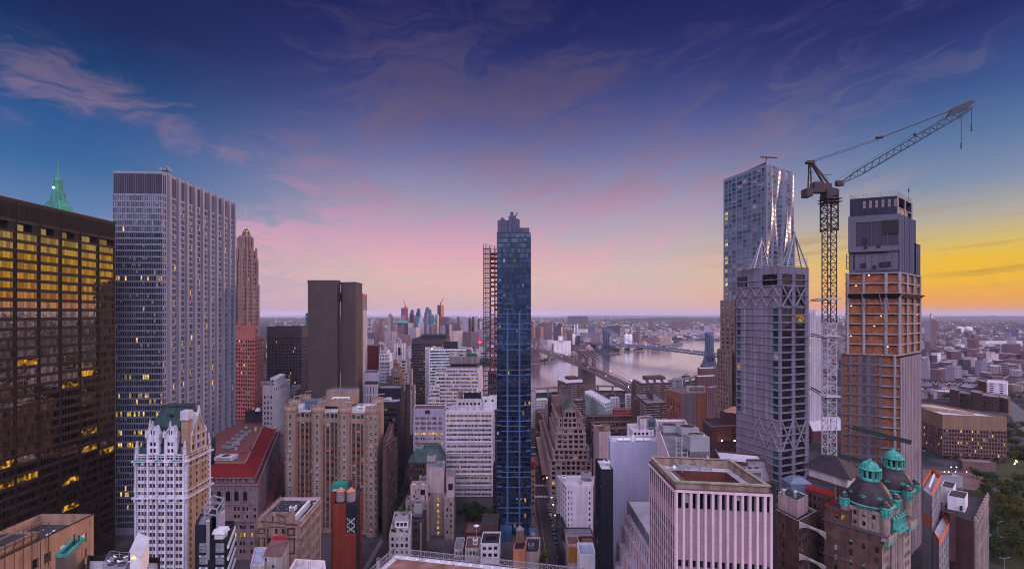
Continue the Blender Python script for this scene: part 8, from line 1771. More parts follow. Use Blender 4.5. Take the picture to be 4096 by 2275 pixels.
def storeys(name,col,pz_=3.4,px_=4.0,dk=.45,var=.1):
 """distant facade: rows of windows in the wall surface"""
 if name in MATS:return MATS[name]
 m=bpy.data.materials.new(name);m.use_nodes=True;t=m.node_tree;t.nodes.clear();k=NT(t)
 geo=k.new('ShaderNodeNewGeometry');sp=k.new('ShaderNodeSeparateXYZ');t.links.new(geo.outputs['Position'],sp.inputs[0]);ns=k.new('ShaderNodeSeparateXYZ');t.links.new(geo.outputs['True Normal'],ns.inputs[0])
 u=k.math('ADD',k.math('MULTIPLY',sp.outputs[0],ns.outputs[1]),k.math('MULTIPLY',sp.outputs[1],k.math('MULTIPLY',ns.outputs[0],-1)))
 fz=k.math('FRACT',k.math('DIVIDE',sp.outputs[2],pz_));fu=k.math('FRACT',k.math('DIVIDE',u,px_))
 w=k.math('MULTIPLY',k.math('MULTIPLY',k.math('GREATER_THAN',fz,.4),k.math('LESS_THAN',fz,.88)),k.math('MULTIPLY',k.math('GREATER_THAN',fu,.25),k.math('LESS_THAN',fu,.8)))
 w=k.math('MULTIPLY',w,k.math('LESS_THAN',k.math('ABSOLUTE',ns.outputs[2]),.5))
 n=k.noise(geo.outputs['Position'],.05,4,.6);r=geo.outputs['Random Per Island'];oi=k.new('ShaderNodeObjectInfo').outputs['Random']
 f=k.math('MULTIPLY',k.step(n,.3,.7,1-var,1+var),k.math('SUBTRACT',1.0,k.math('MULTIPLY',w,dk)));f=k.math('MULTIPLY',f,k.math('ADD',.75,k.math('MULTIPLY',k.math('FRACT',k.math('ADD',r,oi)),.5)))
 b=k.new('ShaderNodeBsdfDiffuse');t.links.new(k.vmul(k.xyz(f,f,f),tuple(col[:3])),b.inputs[0]);o=k.new('ShaderNodeOutputMaterial');t.links.new(b.outputs[0],o.inputs[0]);MATS[name]=m;return m
F_BRICK=storeys('far brick',(.155,.095,.115));F_PALE=storeys('far pale stone',(.46,.38,.37));F_TAN=storeys('far tan',(.34,.24,.20));F_BLUE=storeys('far blue glass',(.07,.11,.22),dk=.3);F_LIL=storeys('far lilac',(.28,.24,.32));F_DARK=storeys('far dark',(.08,.06,.09));F_TEAL=storeys('far teal',(.05,.22,.24),dk=.2);F_WHITE=storeys('far white',(.60,.58,.62),3.4,4.6,.6);F_RED=storeys('far red netting',(.42,.06,.07),dk=.3);F_ORNG=storeys('far orange netting',(.45,.17,.07),dk=.3)
def far_tower(x0,xm,x1,y,Yd,ml,mr,label,steps=(),kind='far_tower',crane=None,roof=None,dome=None):
 """two visible faces; steps: (x0, x1, y) stages above the main block"""
 L,C,R_=c2(x0,Yd+18),c2(xm,Yd),c2(x1,Yd+24);zt=pz(y,Yd);b=Bld(kind,label,'tower',(C.x,C.y,0));P=para(L,C,R_)
 for k,m in((0,ml),(1,mr),(2,ml),(3,mr)):a,c_=P[k],P[(k+1)%4];b.mb('wall' if k%2==0 else 'side_wall',m).quad((*a,0),(*c_,0),(*c_,zt),(*a,zt))
 b.mb('roof',roof or ROOF_GREY).poly([(*p,zt)for p in P])
 zb=zt
 for i,(sx0,sx1,sy)in enumerate(steps):
  zs=pz(sy,Yd);q=b.mb('setback#%d'%i,ml);q.prism([c2(sx0,Yd+3),c2(sx1,Yd+3),c2(sx1,Yd+20),c2(sx0,Yd+20)],zb,zs);zb=zs
 if dome:b.mb('copper_roof',COPPER).loft([c2(dome[0],Yd+1),c2(dome[1],Yd+1),c2(dome[1],Yd+24),c2(dome[0],Yd+24)],zb,[c2(dome[0]+4,Yd+9),c2(dome[1]-4,Yd+9),c2(dome[1]-4,Yd+16),c2(dome[0]+4,Yd+16)],pz(dome[2],Yd))
 b.done()
 if crane:
  xa,ya,xb,yb=crane;p=at(xa,y,Yd+8);t=empty('tower_crane',p,'tiny luffing crane on '+label,'crane');q=MB();pm=at(xa,ya,Yd+8);q.beam(p,pm,4);q.build('mast',plain('crane rust',(.40,.12,.08)),t,p);q=MB();q.beam(pm,at(xb,yb,Yd+8),3.0);q.build('jib',plain('crane rust',None),t,p);q=MB();q.box(pm.x-5,pm.x+4,pm.y-3,pm.y+3,pm.z-4,pm.z+2);q.build('cab',STEEL_D,t,p)
K=.2019
def fx(v):return 1440+v*K
def fy(v):return 1150+v*K
DT=[((815,905,950),400,F_BRICK,F_RED,'unfinished tower with red netting in the far downtown cluster',(),(905,375,862,242)),((982,1045,1070),500,F_BLUE,F_PALE,'stepped tower just right of the red netted tower far off',((1000,1066,450),(1018,1050,432)),None),((1112,1175,1210),490,F_BLUE,F_PALE,'slim blue stepped tower in the middle of the far cluster',((1122,1195,440),(1132,1192,412)),None),((1274,1325,1430),495,F_BLUE,F_TAN,'broad tower with glowing tan flank in the far cluster',((1290,1412,430),(1305,1365,388)),None),((1533,1602,1660),345,F_DARK,F_ORNG,'orange netted tower under a crane, tallest of the far cluster',(),(1598,310,1668,200)),((560,605,652),560,F_TAN,F_TAN,'brown deco tower standing alone left of the far cluster',((566,628,518),),None),((390,440,500),640,F_BRICK,F_TAN,'round shouldered brick tower at the left of the far cluster',((425,475,625),),None),((805,860,905),555,F_LIL,F_LIL,'flat lilac slab below the red netted tower',(),None),((735,870,955),700,F_BRICK,F_BRICK,'broad brick block with green copper roof in the far cluster',(),None),((985,1050,1105),540,F_DARK,F_BRICK,'dark tower dotted with lit windows in the far cluster',(),None),((1115,1150,1185),575,F_TEAL,F_BLUE,'small teal glass tower in the far cluster',(),None),((1150,1215,1270),690,F_WHITE,F_PALE,'white stepped slab with strip windows in the far cluster',((1175,1240,590),),None),((1355,1400,1470),540,F_BLUE,F_TEAL,'plain blue glass slab in the far cluster',(),None),((1270,1310,1355),630,F_BLUE,F_LIL,'low blue block with green rooftop light in the far cluster',(),None),((1490,1530,1566),530,F_TAN,F_PALE,'tall tan slab with ribbed face in the far cluster',(),None),((1575,1700,1768),580,F_BRICK,F_BRICK,'broad brick tower under the orange netted one',(),None),((1590,1650,1700),750,F_LIL,F_LIL,'lilac slab in front of the broad brick tower',(),None),((1655,1770,1825),735,F_BLUE,F_PALE,'blue and cream slab with penthouse at the right of the cluster',((1705,1765,688),),None),((1325,1360,1405),735,F_LIL,F_LIL,'narrow pale lilac slab low in the far cluster',(),None),((1405,1440,1478),735,F_LIL,F_TAN,'narrow tan striped slab low in the far cluster',(),None),((958,1030,1065),705,F_WHITE,F_PALE,'white arcaded building low in the far cluster',(),None),((960,1110,1190),790,F_LIL,F_PALE,'wide grey stone building low in the far cluster',(),None),((1785,1880,1965),690,F_BRICK,F_BRICK,'brick slab right of the far cluster',(),None),((1925,1965,1995),575,F_BLUE,F_PALE,'thin blue slab right of the far cluster',(),None),((2030,2150,2180),600,F_LIL,F_BRICK,'wide shadowed tower near the skeleton frame',(),None),((2170,2190,2220),605,F_BRICK,F_TAN,'tan flanked tower beside the wide shadowed tower',(),None),((2220,2255,2280),575,F_BLUE,F_LIL,'tall blue slab near the skeleton frame',(),None),((2275,2300,2325),630,F_TAN,F_TAN,'sunlit tan slab near the skeleton frame',(),None),((2330,2350,2372),610,F_BLUE,F_BLUE,'narrow blue slab nearest the skeleton frame',(),None),((2370,2385,2410),675,F_WHITE,F_PALE,'small white tower nearest the skeleton frame',(),None),((2340,2400,2455),830,F_LIL,F_LIL,'lilac mid height block below the narrow blue slab',(),None),((2030,2200,2330),880,F_BRICK,F_BRICK,'long brick block above the far trees',(),None),((1830,1900,2030),860,F_PALE,F_PALE,'low cream building right of the blue and cream slab',(),None),((220,270,320),600,F_PALE,F_LIL,'pale twin topped block far left in the hazy city',((232,262,585),),None),((240,300,390),715,F_LIL,F_BRICK,'lilac block at the left of the hazy city',(),None),((490,560,620),840,F_LIL,F_LIL,'squat lilac block below the brown deco tower',(),None),((630,700,740),870,F_PALE,F_LIL,'squat pale block with blue roof in the hazy city',(),None),((672,705,735),750,F_TAN,F_TAN,'little tan stepped tower beside the copper roofed block',((685,722,738),),None),((750,850,1000),940,F_BRICK,F_BRICK,'wide brick mill block above the dark roof',(),None),((130,250,290),890,F_BRICK,F_DARK,'dark brick block at the left of the hazy city',(),None),((20,40,150),1000,F_WHITE,F_PALE,'bright white block beside the monolith edge',(),None)]
for i,(xs,y,ml,mr,lab,st,cr)in enumerate(DT):
 far_tower(fx(xs[0]),fx(xs[1]),fx(xs[2]),fy(y),2650-(y-400)*1.6-i*2,ml,mr,lab,[(fx(a),fx(c_),fy(e))for a,c_,e in st],crane=(fx(cr[0]),fy(cr[1]),fx(cr[2]),fy(cr[3]))if cr else None,dome=(fx(735),fx(955),fy(650))if 'copper' in lab and 'broad' in lab else None)
for a in[(2214,2270,2284,1363,1640,F_WHITE,F_WHITE,'big white gridded warehouse tower across the river',((2233,2253,1345),)),(2166,2190,2216,1360,1700,F_LIL,F_WHITE,'blue white loft building left of the gridded warehouse',()),(2120,2140,2166,1355,1720,F_LIL,F_LIL,'grey loft building nearest the blue tower across the river',()),(2141,2162,2174,1308,2000,F_BRICK,F_TAN,'brick tower with sunlit cream end across the river',()),(2214,2244,2252,1304,1950,F_DARK,F_TAN,'tall dark tower with crane above the gridded warehouse',((2232,2250,1296),)),(2120,2134,2144,1285,2600,F_BRICK,F_TAN,'brick slab near the blue tower far across the river',()),(2150,2180,2208,1292,2500,F_BRICK,F_BRICK,'row of brick housing slabs far across the river',()),(2215,2222,2226,1292,2450,F_BLUE,F_TAN,'thin blue slab with tan edge far across the river',()),(2312,2340,2352,1316,2300,F_WHITE,F_PALE,'white factory with pilasters across the river',()),(2352,2380,2392,1306,2350,F_BLUE,F_TAN,'blue glass block with tan end across the river',()),(2268,2290,2300,1334,1950,F_BRICK,F_WHITE,'brick warehouse with white striped end near the bridge',()),(2320,2360,2400,1330,2000,F_LIL,F_BRICK,'long lilac shed roof near the steel bridge tower',()),(2270,2330,2350,1264,7000,F_DARK,F_DARK,'dark block on the far horizon right of the blue tower',()),(2432,2470,2480,1302,3000,F_DARK,F_DARK,'dark hulking block behind the steel bridge',()),(2565,2640,2686,1350,2150,F_BRICK,F_TAN,'long brown brick power house with pilastered end by the river',()),(2534,2552,2558,1334,2150,F_BRICK,F_BRICK,'red brick block beside the silo',()),(2720,2760,2810,1320,3100,F_PALE,F_LIL,'pale housing slabs beyond the inlet',()),(2810,2850,2880,1328,3000,F_LIL,F_PALE,'lilac housing slabs beyond the inlet',()),(2600,2650,2700,1327,3000,F_LIL,F_LIL,'long low shed beyond the brown power house',()),(2690,2740,2760,1284,4800,F_BRICK,F_BRICK,'brick slab on the far rise right of the steel bridge',()),(2800,2815,2835,1304,3600,F_BRICK,F_LIL,'tall brick slab beyond the pale housing',()),(2838,2850,2862,1296,3800,F_LIL,F_LIL,'twin lilac slab nearest the wavy tower',()),(2596,2606,2612,1278,5200,F_BRICK,F_BRICK,'lone brick slab under the ridge',())]:
 far_tower(*a)
def chimney(x,y0,y1,Yd,r,m,label,top=None):
 p=c2(x,Yd);t=empty('chimney',(p.x,p.y,pz(y1,Yd)),label,'chimney');q=MB();zt=pz(y0,Yd);zm=zt-(zt-pz(y1,Yd))*(.2 if top else .03);q.cyl(p,r,r*.8,pz(y1,Yd)-20,zm,10);q.build('shaft',m,t,t.location);q=MB();q.cyl(p,r*.84,r*.78,zm,zt,10);q.build('cap',top or m,t,t.location)
chimney(2299,1296,1330,2350,3.4,WHITE,'left of the two white power station chimneys');chimney(2309,1296,1332,2350,3.4,WHITE,'right of the two white power station chimneys');chimney(2527,1292,1345,2160,3.6,plain('grey stack',(.36,.34,.38)),'grey chimney with dark top beside the white silo',STEEL_D)
p=c2(2514,2100);t=empty('silo',(p.x,p.y,0),'white rounded silo tanks below the grey chimney','silo')
for i,dx in enumerate((-9,8)):q=MB();q.cyl((p.x+dx,p.y+i*3),9,9,0,pz(1340,2100),14);q.lathe((p.x+dx,p.y+i*3),[(9,pz(1340,2100)),(6,pz(1337,2100)),(.1,pz(1335.5,2100))],14);q.build('tank',F_WHITE if False else WHITE,t,t.location)
Yd=1000;p=at(1920,1367,Yd);t=empty('rooftop_sign',p,'small glowing red rooftop sign with white letters near the skeleton frame','sign');q=MB();w=px(1933,Yd)-px(1919,Yd);h=11*Yd/F;q.box(p.x-w/2,p.x+w/2,Yd,Yd+.6,p.z-h/2,p.z+h/2);q.build('panel',lampm('red sign glow',(1,.03,.03),.9),t,p)
_o=text_mesh('SHI',p.x,Yd-.1,p.z-h*.28,h*.72,lampm('white sign glow',(1,.9,.9),1.1),'',flip=False);_o.name='lettering';_o.parent=t;_o.location=(0,-.1,-h*.28);q=MB()
for s in(-.4,.4):q.beam((p.x+s*w,Yd+.3,p.z-h/2),(p.x+s*w,Yd+.3,80),.4)
q.build('post',STEEL_D,t,p)
rd=random.Random(21)
riv=[gnd(*p)for p in near+far_]
def inside(p,poly):
 c=False;n=len(poly)
 for i in range(n):
  a,b_=poly[i],poly[(i+1)%n]
  if(a.y>p.y)!=(b_.y>p.y)and p.x<(b_.x-a.x)*(p.y-a.y)/(b_.y-a.y)+a.x:c=not c
 return c
def front_shore(X,Y):
 return not inside(Vector((X,Y)),riv)
mats_c=[F_BRICK,F_LIL,F_PALE,F_TAN,F_DARK,F_WHITE];wts=(24,28,18,8,10,12)
city=MB();trees_=MB();ncell=0
zones=[(1080,1240,'seen left of the brown monolith'),(1440,1990,'below the far cluster of towers'),(2110,2880,'across the river right of the blue tower'),(3280,3420,'glimpsed between the crane and the towers'),(3660,4130,'in the hazy right edge of the city')]
singles={z:0 for z in zones}
kinds_w={0:'low brick house',1:'low lilac grey house',2:'low cream house',3:'low tan house',4:'low dark house',5:'low white house'}
HPROTO={}
def house_single(X,Y,w,dp,h,r,mi,zone):
 if mi not in HPROTO:
  q=MB();q.box(-.5,.5,-.5,.5,0,1,0,1);q.box(-.2,.1,-.1,.25,1,1.22,0,1)
  HPROTO[mi]=bpy.data.meshes.new('house');me=HPROTO[mi];me.from_pydata(q.v,[],q.f);me.materials.append(mats_c[mi]);me.materials.append(ROOF_LAV if mi in(1,5)else ROOF_GREY);me.polygons.foreach_set('material_index',q.m)
 o=bpy.data.objects.new('city_house',HPROTO[mi]);COL.objects.link(o);o.location=(X,Y,0);o.scale=(w,dp,h);o.rotation_euler.z=r
 tag(o,kinds_w[mi]+' '+zone[2],'house',kinds_w[mi]+'s '+zone[2])
for zone in zones:
 xa,xb,_=zone;tot=int((xb-xa)*13)
 for i in range(tot):
  x=rd.uniform(xa,xb);y=1262+(rd.random()**1.15)*190 if zone[0]<3000 else 1262+(rd.random()**1.1)*330
  Y=H*F/(y-CY);X=px(x,Y)
  if Y<1180 and zone[0]<3000:continue
  if not front_shore(X,Y)or not front_shore(X,Y-25):continue
  if 19300<Y<21200 and X<2600:continue
  if 24000<Y and X<4500:continue
  w=rd.uniform(9,24)*(1+Y/9000);dp=rd.uniform(9,18)*(1+Y/9000);h=rd.choice((8,10,11,12,14,17,22))*rd.uniform(.8,1.2)
  if rd.random()<.05:h*=2.4
  if Y>4000:h*=.8
  r=rd.choice((.35,.42,-.1))+rd.uniform(-.05,.05);mi=rd.choices(range(6),wts if zone[0]<3200 else(40,26,6,4,22,4))[0]
  if rd.random()<.40:
   for k_ in range(4):
    cx_,cy_=X+rd.uniform(-18,18)*(1+Y/6000),Y+rd.uniform(-15,15);s=rd.uniform(4,8)*(1+Y/6000);zz=rd.uniform(4,9)
    for m_ in range(9):
     n_=Vector((rd.gauss(0,1),rd.gauss(0,1)-.5,rd.gauss(0,1)+.5)).normalized();e1=n_.orthogonal().normalized();e2=n_.cross(e1);c_=Vector((cx_,cy_,zz))+Vector((rd.gauss(0,s*.5),rd.gauss(0,s*.5),rd.gauss(0,2)));w_=s*.45
     trees_.add([tuple(c_+e1*w_),tuple(c_+e2*w_),tuple(c_-e1*w_),tuple(c_-e2*w_)],[(0,1,2,3)])
   continue
  if Y<3600 and singles[zone]<58 and rd.random()<.5:singles[zone]+=1;house_single(X,Y,w,dp,h,r,mi,zone)
  else:
   ca,sa=cos(r),sin(r);P=[(X+a*ca*w/2-b_*sa*dp/2,Y+a*sa*w/2+b_*ca*dp/2)for a,b_ in((-1,-1),(1,-1),(1,1),(-1,1))];city.prism(P,0,h,mi,6 if rd.random()<(.45 if zone[0]<3200 else .8)else 7)
tag(city.build('distant_city',mats_c+[ROOF_GREY,ROOF_LAV],solid=False),'endless low houses fading into haze toward the horizon','houses',kind='stuff')
tag(trees_.build('distant_treetops',LEAF,solid=False),'dark green treetops between the far houses','trees',kind='stuff')
for i in range(230):
 zone=rd.choice(zones[1:]);x=rd.uniform(zone[0],zone[1]);y=1266+rd.random()**1.6*120;Y=H*F/(y-CY);X=px(x,Y)
 if not front_shore(X,Y):continue
 m=rd.choice((L_YEL,L_WARM,L_WARM,L_WHITE,L_GREEN,L_RED)if rd.random()<.4 else(L_YEL,L_WHITE));c_={L_YEL.name:'yellow',L_WARM.name:'orange',L_WHITE.name:'white',L_GREEN.name:'green',L_RED.name:'red'}[m.name]
 lamp_spot(X,Y-16,14,Y*.00032,m,'tiny %s street light %s'%(c_,zone[2]),'%s street lights %s'%(c_,zone[2]))
W_PARKB=wall_mat('sooty brown brick',(.125,.080,.070),.35,.92,.25,.25,(.9,.12))
W_LIME=wall_mat('weathered limestone',(.30,.245,.225),.2,.85,.25,.3,(1.3,.14,.1))
DOME=wall_mat('dark lead dome',(.055,.045,.055),.25,.55,.3,.4)
VERD=wall_mat('bright verdigris',(.075,.33,.285),.35,.7,.3,.8)
def domed():
 L,C,R_=c2(3298,170),c2(3528,157),c2(3643,171.6);P=para(L,C,R_);zt=79.7;b=Bld('domed_building','sooty brick office building crowned by two green lanterned dark domes','building',(C.x,C.y,0));W=(C-L).length;WB=(R_-C).length;u=(C-L).normalized();nn=Vector((u.y,-u.x));v=(R_-C).normalized();mm=Vector((v.y,-v.x));rw=[(zt-4.5-i*3.45-2.0,zt-4.5-i*3.45)for i in range(22)][::-1]
 b.face(L,C,0,zt,[(W*a,W*a+1.15)for a in(.17,.44,.46+.2,.88)],rw,W_PARKB,d=.35,style=(1,2,.13),blind=.45,skip=lambda i,j:(j*3+i*5)%7==0)
 b.face(C,R_,0,zt,[(WB*a,WB*a+.95)for a in(.05,.11,.17,.72,.78,.84,.90)]+[],rw,W_LIME,part='stone_front',d=.5,style=(1,2,.12),blind=.3);q=b.mb('giant_column',W_LIME)
 for i in range(5):p=C+v*(WB*(.30+.085*i))+mm*.35;q.cyl(p,.62,.55,zt-24,zt-4,10);q.cyl(p,.95,.7,zt-25,zt-24,10);q.cyl(p,.7,.95,zt-4,zt-3.2,10)
 b.mb('recess',W_PARKB).quad((*(C+v*WB*.27+mm*.05),zt-24),(*(C+v*WB*.67+mm*.05),zt-24),(*(C+v*WB*.67+mm*.05),zt-4),(*(C+v*WB*.27+mm*.05),zt-4))
 side(b,P,2,0,zt,W_PARKB,part='rear');side(b,P,3,0,zt,W_PARKB,part='rear');b.roof(P,zt-.8,zt,ROOF_DARK,W_PARKB)
 for z0,h,o in((zt-.5,.5,.35),(zt-12.5,.5,.3),(zt-31,.5,.3)):b.band(P,z0,z0+h,o,W_PARKB if z0<zt-1 else wall_mat('grey flashing',(.10,.11,.11)))
 a0=L+u*W*.43;A=[L,a0,a0+v*7.5,L+v*7.5];za=84.6;b.face(A[0],A[1],zt-.1,za,[(1.4+i*1.7,2.8+i*1.7)for i in range(3)],[(zt+1.2,zt+3.2)],W_PARKB,part='attic',d=.3,style=(1,2,.12),blind=.9,mats=(FRAME_D,G_DARK,BLIND_BROWN,LIT2),kinds=lambda i,j:'l' if i==2 else None)
 for k in(1,2,3):a,c_=A[k],A[(k+1)%4];b.mb('attic',W_PARKB).quad((*a,zt-.1),(*c_,zt-.1),(*c_,za),(*a,za))
 red=plain('red hoarding',(.34,.015,.025),.7);b.roof(A,za-.8,za,ROOF_DARK,red,.2,'red_parapet')
 for k,(c,r,zr,kk)in enumerate(((c2(3480,167),6.35,86.9,0),(c2(3574,182),5.9,86.7,1))):
  c=Vector(c);n=24;hs=r*.92
  def sq(h):return[c-u*h+mm*0-v*0+(nn*h),c+u*h+nn*h,c+u*h-nn*h,c-u*h-nn*h]
  S4=sq(hs);
  for i in range(4):
   a,d_=S4[i],S4[(i+1)%4];w=(d_-a).length;b.face(a,d_,zt-1,zr-1.0,[(w*f,w*f+1.0)for f in(.22,.44,.68)],[(zt+.2,zt+1.8),(zt+3.2,zt+4.8)]if not k else[(zt-.2,zt+1.4),(zt+2.7,zt+4.3)],W_LIME,part='tower_wall#%d'%k,d=.35,style=(1,2,.12),blind=.4,kinds=lambda i_,j:'l' if k and i_==1 else None)
   b.mb('corner_pier#%d%d'%(k,i),W_LIME).cyl(a,1.15,1.15,zt-1,zr-.8,12)
   for f in(.36,.6):p=a.lerp(d_,f);b.mb('tower_pilaster#%d'%k,W_LIME).beam((*p,zt-1),(*p,zr-1),.5)
  q=b.mb('cornice_ring#%d'%k,VERD);q.lathe(c,[(r*.97,zr-1.0),(r*1.04,zr-.8),(r*1.02,zr-.3),(r*1.1,zr-.1),(r*1.1,zr+.15),(r,zr+.2)],28)
  q=b.mb('dome#%d'%k,DOME);hd=r*1.22;prof=[(r*.99*cos(t*pi/2/10*.82),zr+.2+hd*sin(t*pi/2/10*.82)/sin(pi/2*.82))for t in range(11)];q.lathe(c,prof,40)
  for i in range(28):
   a=2*pi*i/28
   for(r0,z0),(r1,z1)in zip(prof[:-1],prof[1:]):q.beam((c.x+r0*cos(a),c.y+r0*sin(a),z0),(c.x+r1*cos(a),c.y+r1*sin(a),z1),.16,.12)
  for i in range(8):
   a=-2.9+2*pi*i/8+.35;rr,zz=prof[3][0]*1.0,prof[3][1]-.2;p=Vector((c.x+rr*cos(a),c.y+rr*sin(a),zz));d_=Vector((cos(a),sin(a),.25));w=b.mb('dome#%d>eye_dormer#%d'%(k,i),[VERD,BLACK]);w.tube(p-d_*.3,p+d_*.32,.52,12,0);w.tube(p,p+d_*.36,.26,10,1);s_=Vector((-sin(a),cos(a),0));w.beam(p+d_*.2-s_*.85,p+d_*.2+s_*.85,.3,.3,0)
  for i in range(4):
   p=S4[i];w=b.mb('corner_turret#%d%d'%(k,i),[VERD,DOME]);w.cyl(p,1.35,1.35,zr-1.8,zr+.9,14,0);w.lathe(p,[(1.55,zr+.8),(1.6,zr+1.15),(1.3,zr+1.2)],14,0);w.lathe(p,[(1.3,zr+1.2),(1.25,zr+1.8),(.8,zr+2.5),(.2,zr+2.8)],14,1);w.lathe(p,[(.5,zr+2.6),(.7,zr+2.9),(.2,zr+3.1),(.02,zr+3.5)],10,0)
   for j in range(8):a=2*pi*j/8;w.beam((p.x+1.4*cos(a),p.y+1.4*sin(a),zr-1.6),(p.x+1.4*cos(a),p.y+1.4*sin(a),zr+.8),.22,m=0)
  z1=prof[-1][1];q=b.mb('lantern#%d'%k,VERD);R0=2.55;q.lathe(c,[(R0+.3,z1-.4),(R0+.35,z1+.5),(R0,z1+.6)],20);hl=3.2
  for i in range(10):
   a=2*pi*i/10;x,y=c.x+R0*cos(a),c.y+R0*sin(a);q.beam((x,y,z1+.4),(x,y,z1+hl),.6);x,y=c.x+(R0+.55)*cos(a),c.y+(R0+.55)*sin(a);q.beam((x,y,z1+.4),(x,y,z1+hl*.9),.34)
  q.lathe(c,[(R0+.2,z1+hl-.2),(R0+.75,z1+hl),(R0+.75,z1+hl+.45),(R0,z1+hl+.5)],20);pr=[(R0*1.04*cos(t*pi/16),z1+hl+.5+2.5*sin(t*pi/16))for t in range(8)]+[(.4,z1+hl+3.05),(.5,z1+hl+3.4),(.02,z1+hl+3.9)];q.lathe(c,pr,24)
  for i in range(16):
   a=2*pi*i/16
   for(r0,z0),(r1,z2)in zip(pr[:7],pr[1:8]):q.beam((c.x+r0*cos(a),c.y+r0*sin(a),z0),(c.x+r1*cos(a),c.y+r1*sin(a),z2),.15,.14)
  b.mb('lantern#%d>lantern_core#1'%k,BLACK).cyl(c,R0*.62,R0*.62,z1+.4,z1+hl,12)
 q=b.mb('copper_balustrade',VERD);p0,p1=C+v*WB*.28+mm*.9,C+v*WB*.66+mm*.9
 for i in range(9):p=p0.lerp(p1,i/8);q.cyl(p,.35,.28,zt+.4,zt+3.4,8);q.lathe(p,[(.3,zt+3.4),(.55,zt+3.8),(.3,zt+4.3),(.02,zt+4.6)],8)if i%2==0 else None
 q.beam((*p0,zt+3.3),(*p1,zt+3.3),.9,.5);q.beam((*p0,zt+.2),(*p1,zt+.2),1.3,.7);q.beam((*(p0+mm*.4),zt-.8),(*(p1+mm*.4),zt-.8),1.8,.6)
 for f0,f1 in((-.02,.24),(.72,1.0)):p0,p1=C+v*WB*f0+mm*1.0,C+v*WB*f1+mm*1.0;b.mb('stone_balcony',W_LIME).beam((*p0,zt-1.6),(*p1,zt-1.6),2.2,.5);b.mb('stone_balcony',None).beam((*(p0+mm),zt-.7),(*(p1+mm),zt-.7),.3,1.5);b.mb('copper_bracket',VERD).beam((*(p0+mm*.3),zt-2.5),(*(p1+mm*.3),zt-2.5),1.0,1.1)
 b.done()
 A,B_,D=c2(3086,183.6),c2(3192,171),c2(3269,180);Q=para(A,B_,D);zw=78.3;w=Bld('brick_wing','sooty brick wing with pink roof house across the dark light court','building',(B_.x,B_.y,0));rw=[(zw-4-i*3.5-1.9,zw-4-i*3.5)for i in range(20)][::-1];WA=(B_-A).length;w.face(A,B_,0,zw,[(WA*.42,WA*.42+1.1)],rw,W_PARKB,d=.35,style=(1,2,.12),blind=.3);w.face(B_,D,0,zw,[(1+i*2.4,2.3+i*2.4)for i in range(5)],rw,W_PARKB,part='court_wall',d=.3,style=(1,2,.12),blind=.1);side(w,Q,2,0,zw,W_PARKB,part='rear');side(w,Q,3,0,zw,W_PARKB,part='rear');w.roof(Q,zw-.8,zw,ROOF_DARK,W_CREAM);w.done();railing(Q[:3],zw,1.0,w.e,w.org,STEEL_D,step=1.2)
 pb=para(c2(3112,184),c2(3189,175.5),c2(3233,181));h=Bld('roof_house','pink grey roof house with black flat top on the sooty brick wing','hut',(pb[1].x,pb[1].y,zw));h.mb('wall',W_PINKB).prism(pb,zw-.8,zw+5.2,cap=False);h.roof(pb,zw+5,zw+5.4,ROOF_DARK,W_CREAM,.3);h.done()
 for i,(x,Y)in enumerate(((3134,182),(3180,180))):p=c2(x,Y);q=MB();q.cyl(p,.45,.45,zw+5,zw+7,12);q.cyl(p,.75,.55,zw+7,zw+7.5,12);tag(q.build('roof_fan',STEEL,None,(p.x,p.y,zw+5)),('left' if i==0 else 'right')+' of two mushroom vents on the pink grey roof house','vent')
 p=c2(3192,189);q=MB();q.box(p.x-4,p.x+4,187,193,zw,zw+7.5);q.loft([(p.x-4.3,186.7),(p.x+4.3,186.7),(p.x+4.3,193.3),(p.x-4.3,193.3)],zw+7.5,[(p.x-2,188.6),(p.x+2,188.6),(p.x+2,191.4),(p.x-2,191.4)],zw+9.4,0);tag(q.build('hooded_unit',plain('blue grey casing',None),None,(p.x,190,zw)),'blue grey hooded air unit behind the pink grey roof house','air unit')
 p=c2(3095,176);q=MB();q.cyl(p,.9,.9,60,90,10);q.cyl(p,1.1,1.1,88.4,90.4,10);tag(q.build('black_chimney',STEEL_D,None,(p.x,p.y,60)),'thick black chimney pipe between the rose block and the brick wing','chimney')
 for i,(y0,y1)in enumerate(((2089,2138),(2216,2268))):
  a,c_=at(3193,y0,171.5),at(3300,y1,163);c_.z=a.z;q=MB();N=10
  for k in range(N):
   f0,f1=k/N,(k+1)/N;g_=lambda f:-.2-1.6*(2*f-1)**2;p0,p1=a.lerp(c_,f0),a.lerp(c_,f1);q.add([(p0.x,p0.y-.6,p0.z+g_(f0)),(p1.x,p1.y-.6,p1.z+g_(f1)),(p1.x,p1.y-.6,p1.z+.5),(p0.x,p0.y-.6,p0.z+.5),(p0.x,p0.y+.6,p0.z+g_(f0)),(p1.x,p1.y+.6,p1.z+g_(f1)),(p1.x,p1.y+.6,p1.z+.5),(p0.x,p0.y+.6,p0.z+.5)],[(0,1,2,3),(5,4,7,6),(3,2,6,7),(4,5,1,0)])
  tag(q.build('arched_bridge',W_CREAM,None,a),('upper' if i==0 else 'lower')+' pale arched strut spanning the dark light court','arch')
 side_q=[c2(3225,186),c2(3335,178),c2(3345,190),c2(3235,196)];m=Bld('court_rear_block','plum brick rear block with red hoarding behind the light court','building',(side_q[1].x,side_q[1].y,0));block(m,side_q,0,84.5,W_PLUM,(dict(n=5,p=3.5,h=1.9,fill=.45,style=(1,2,.12),blind=.5,mats=(FRAME_D,G_DARK,BLIND_BROWN,LIT2)),),ROOF_DARK,.8);m.mb('hoarding',red).beam((*side_q[0],85.2),(*side_q[1],85.2),.3,1.6);m.done()
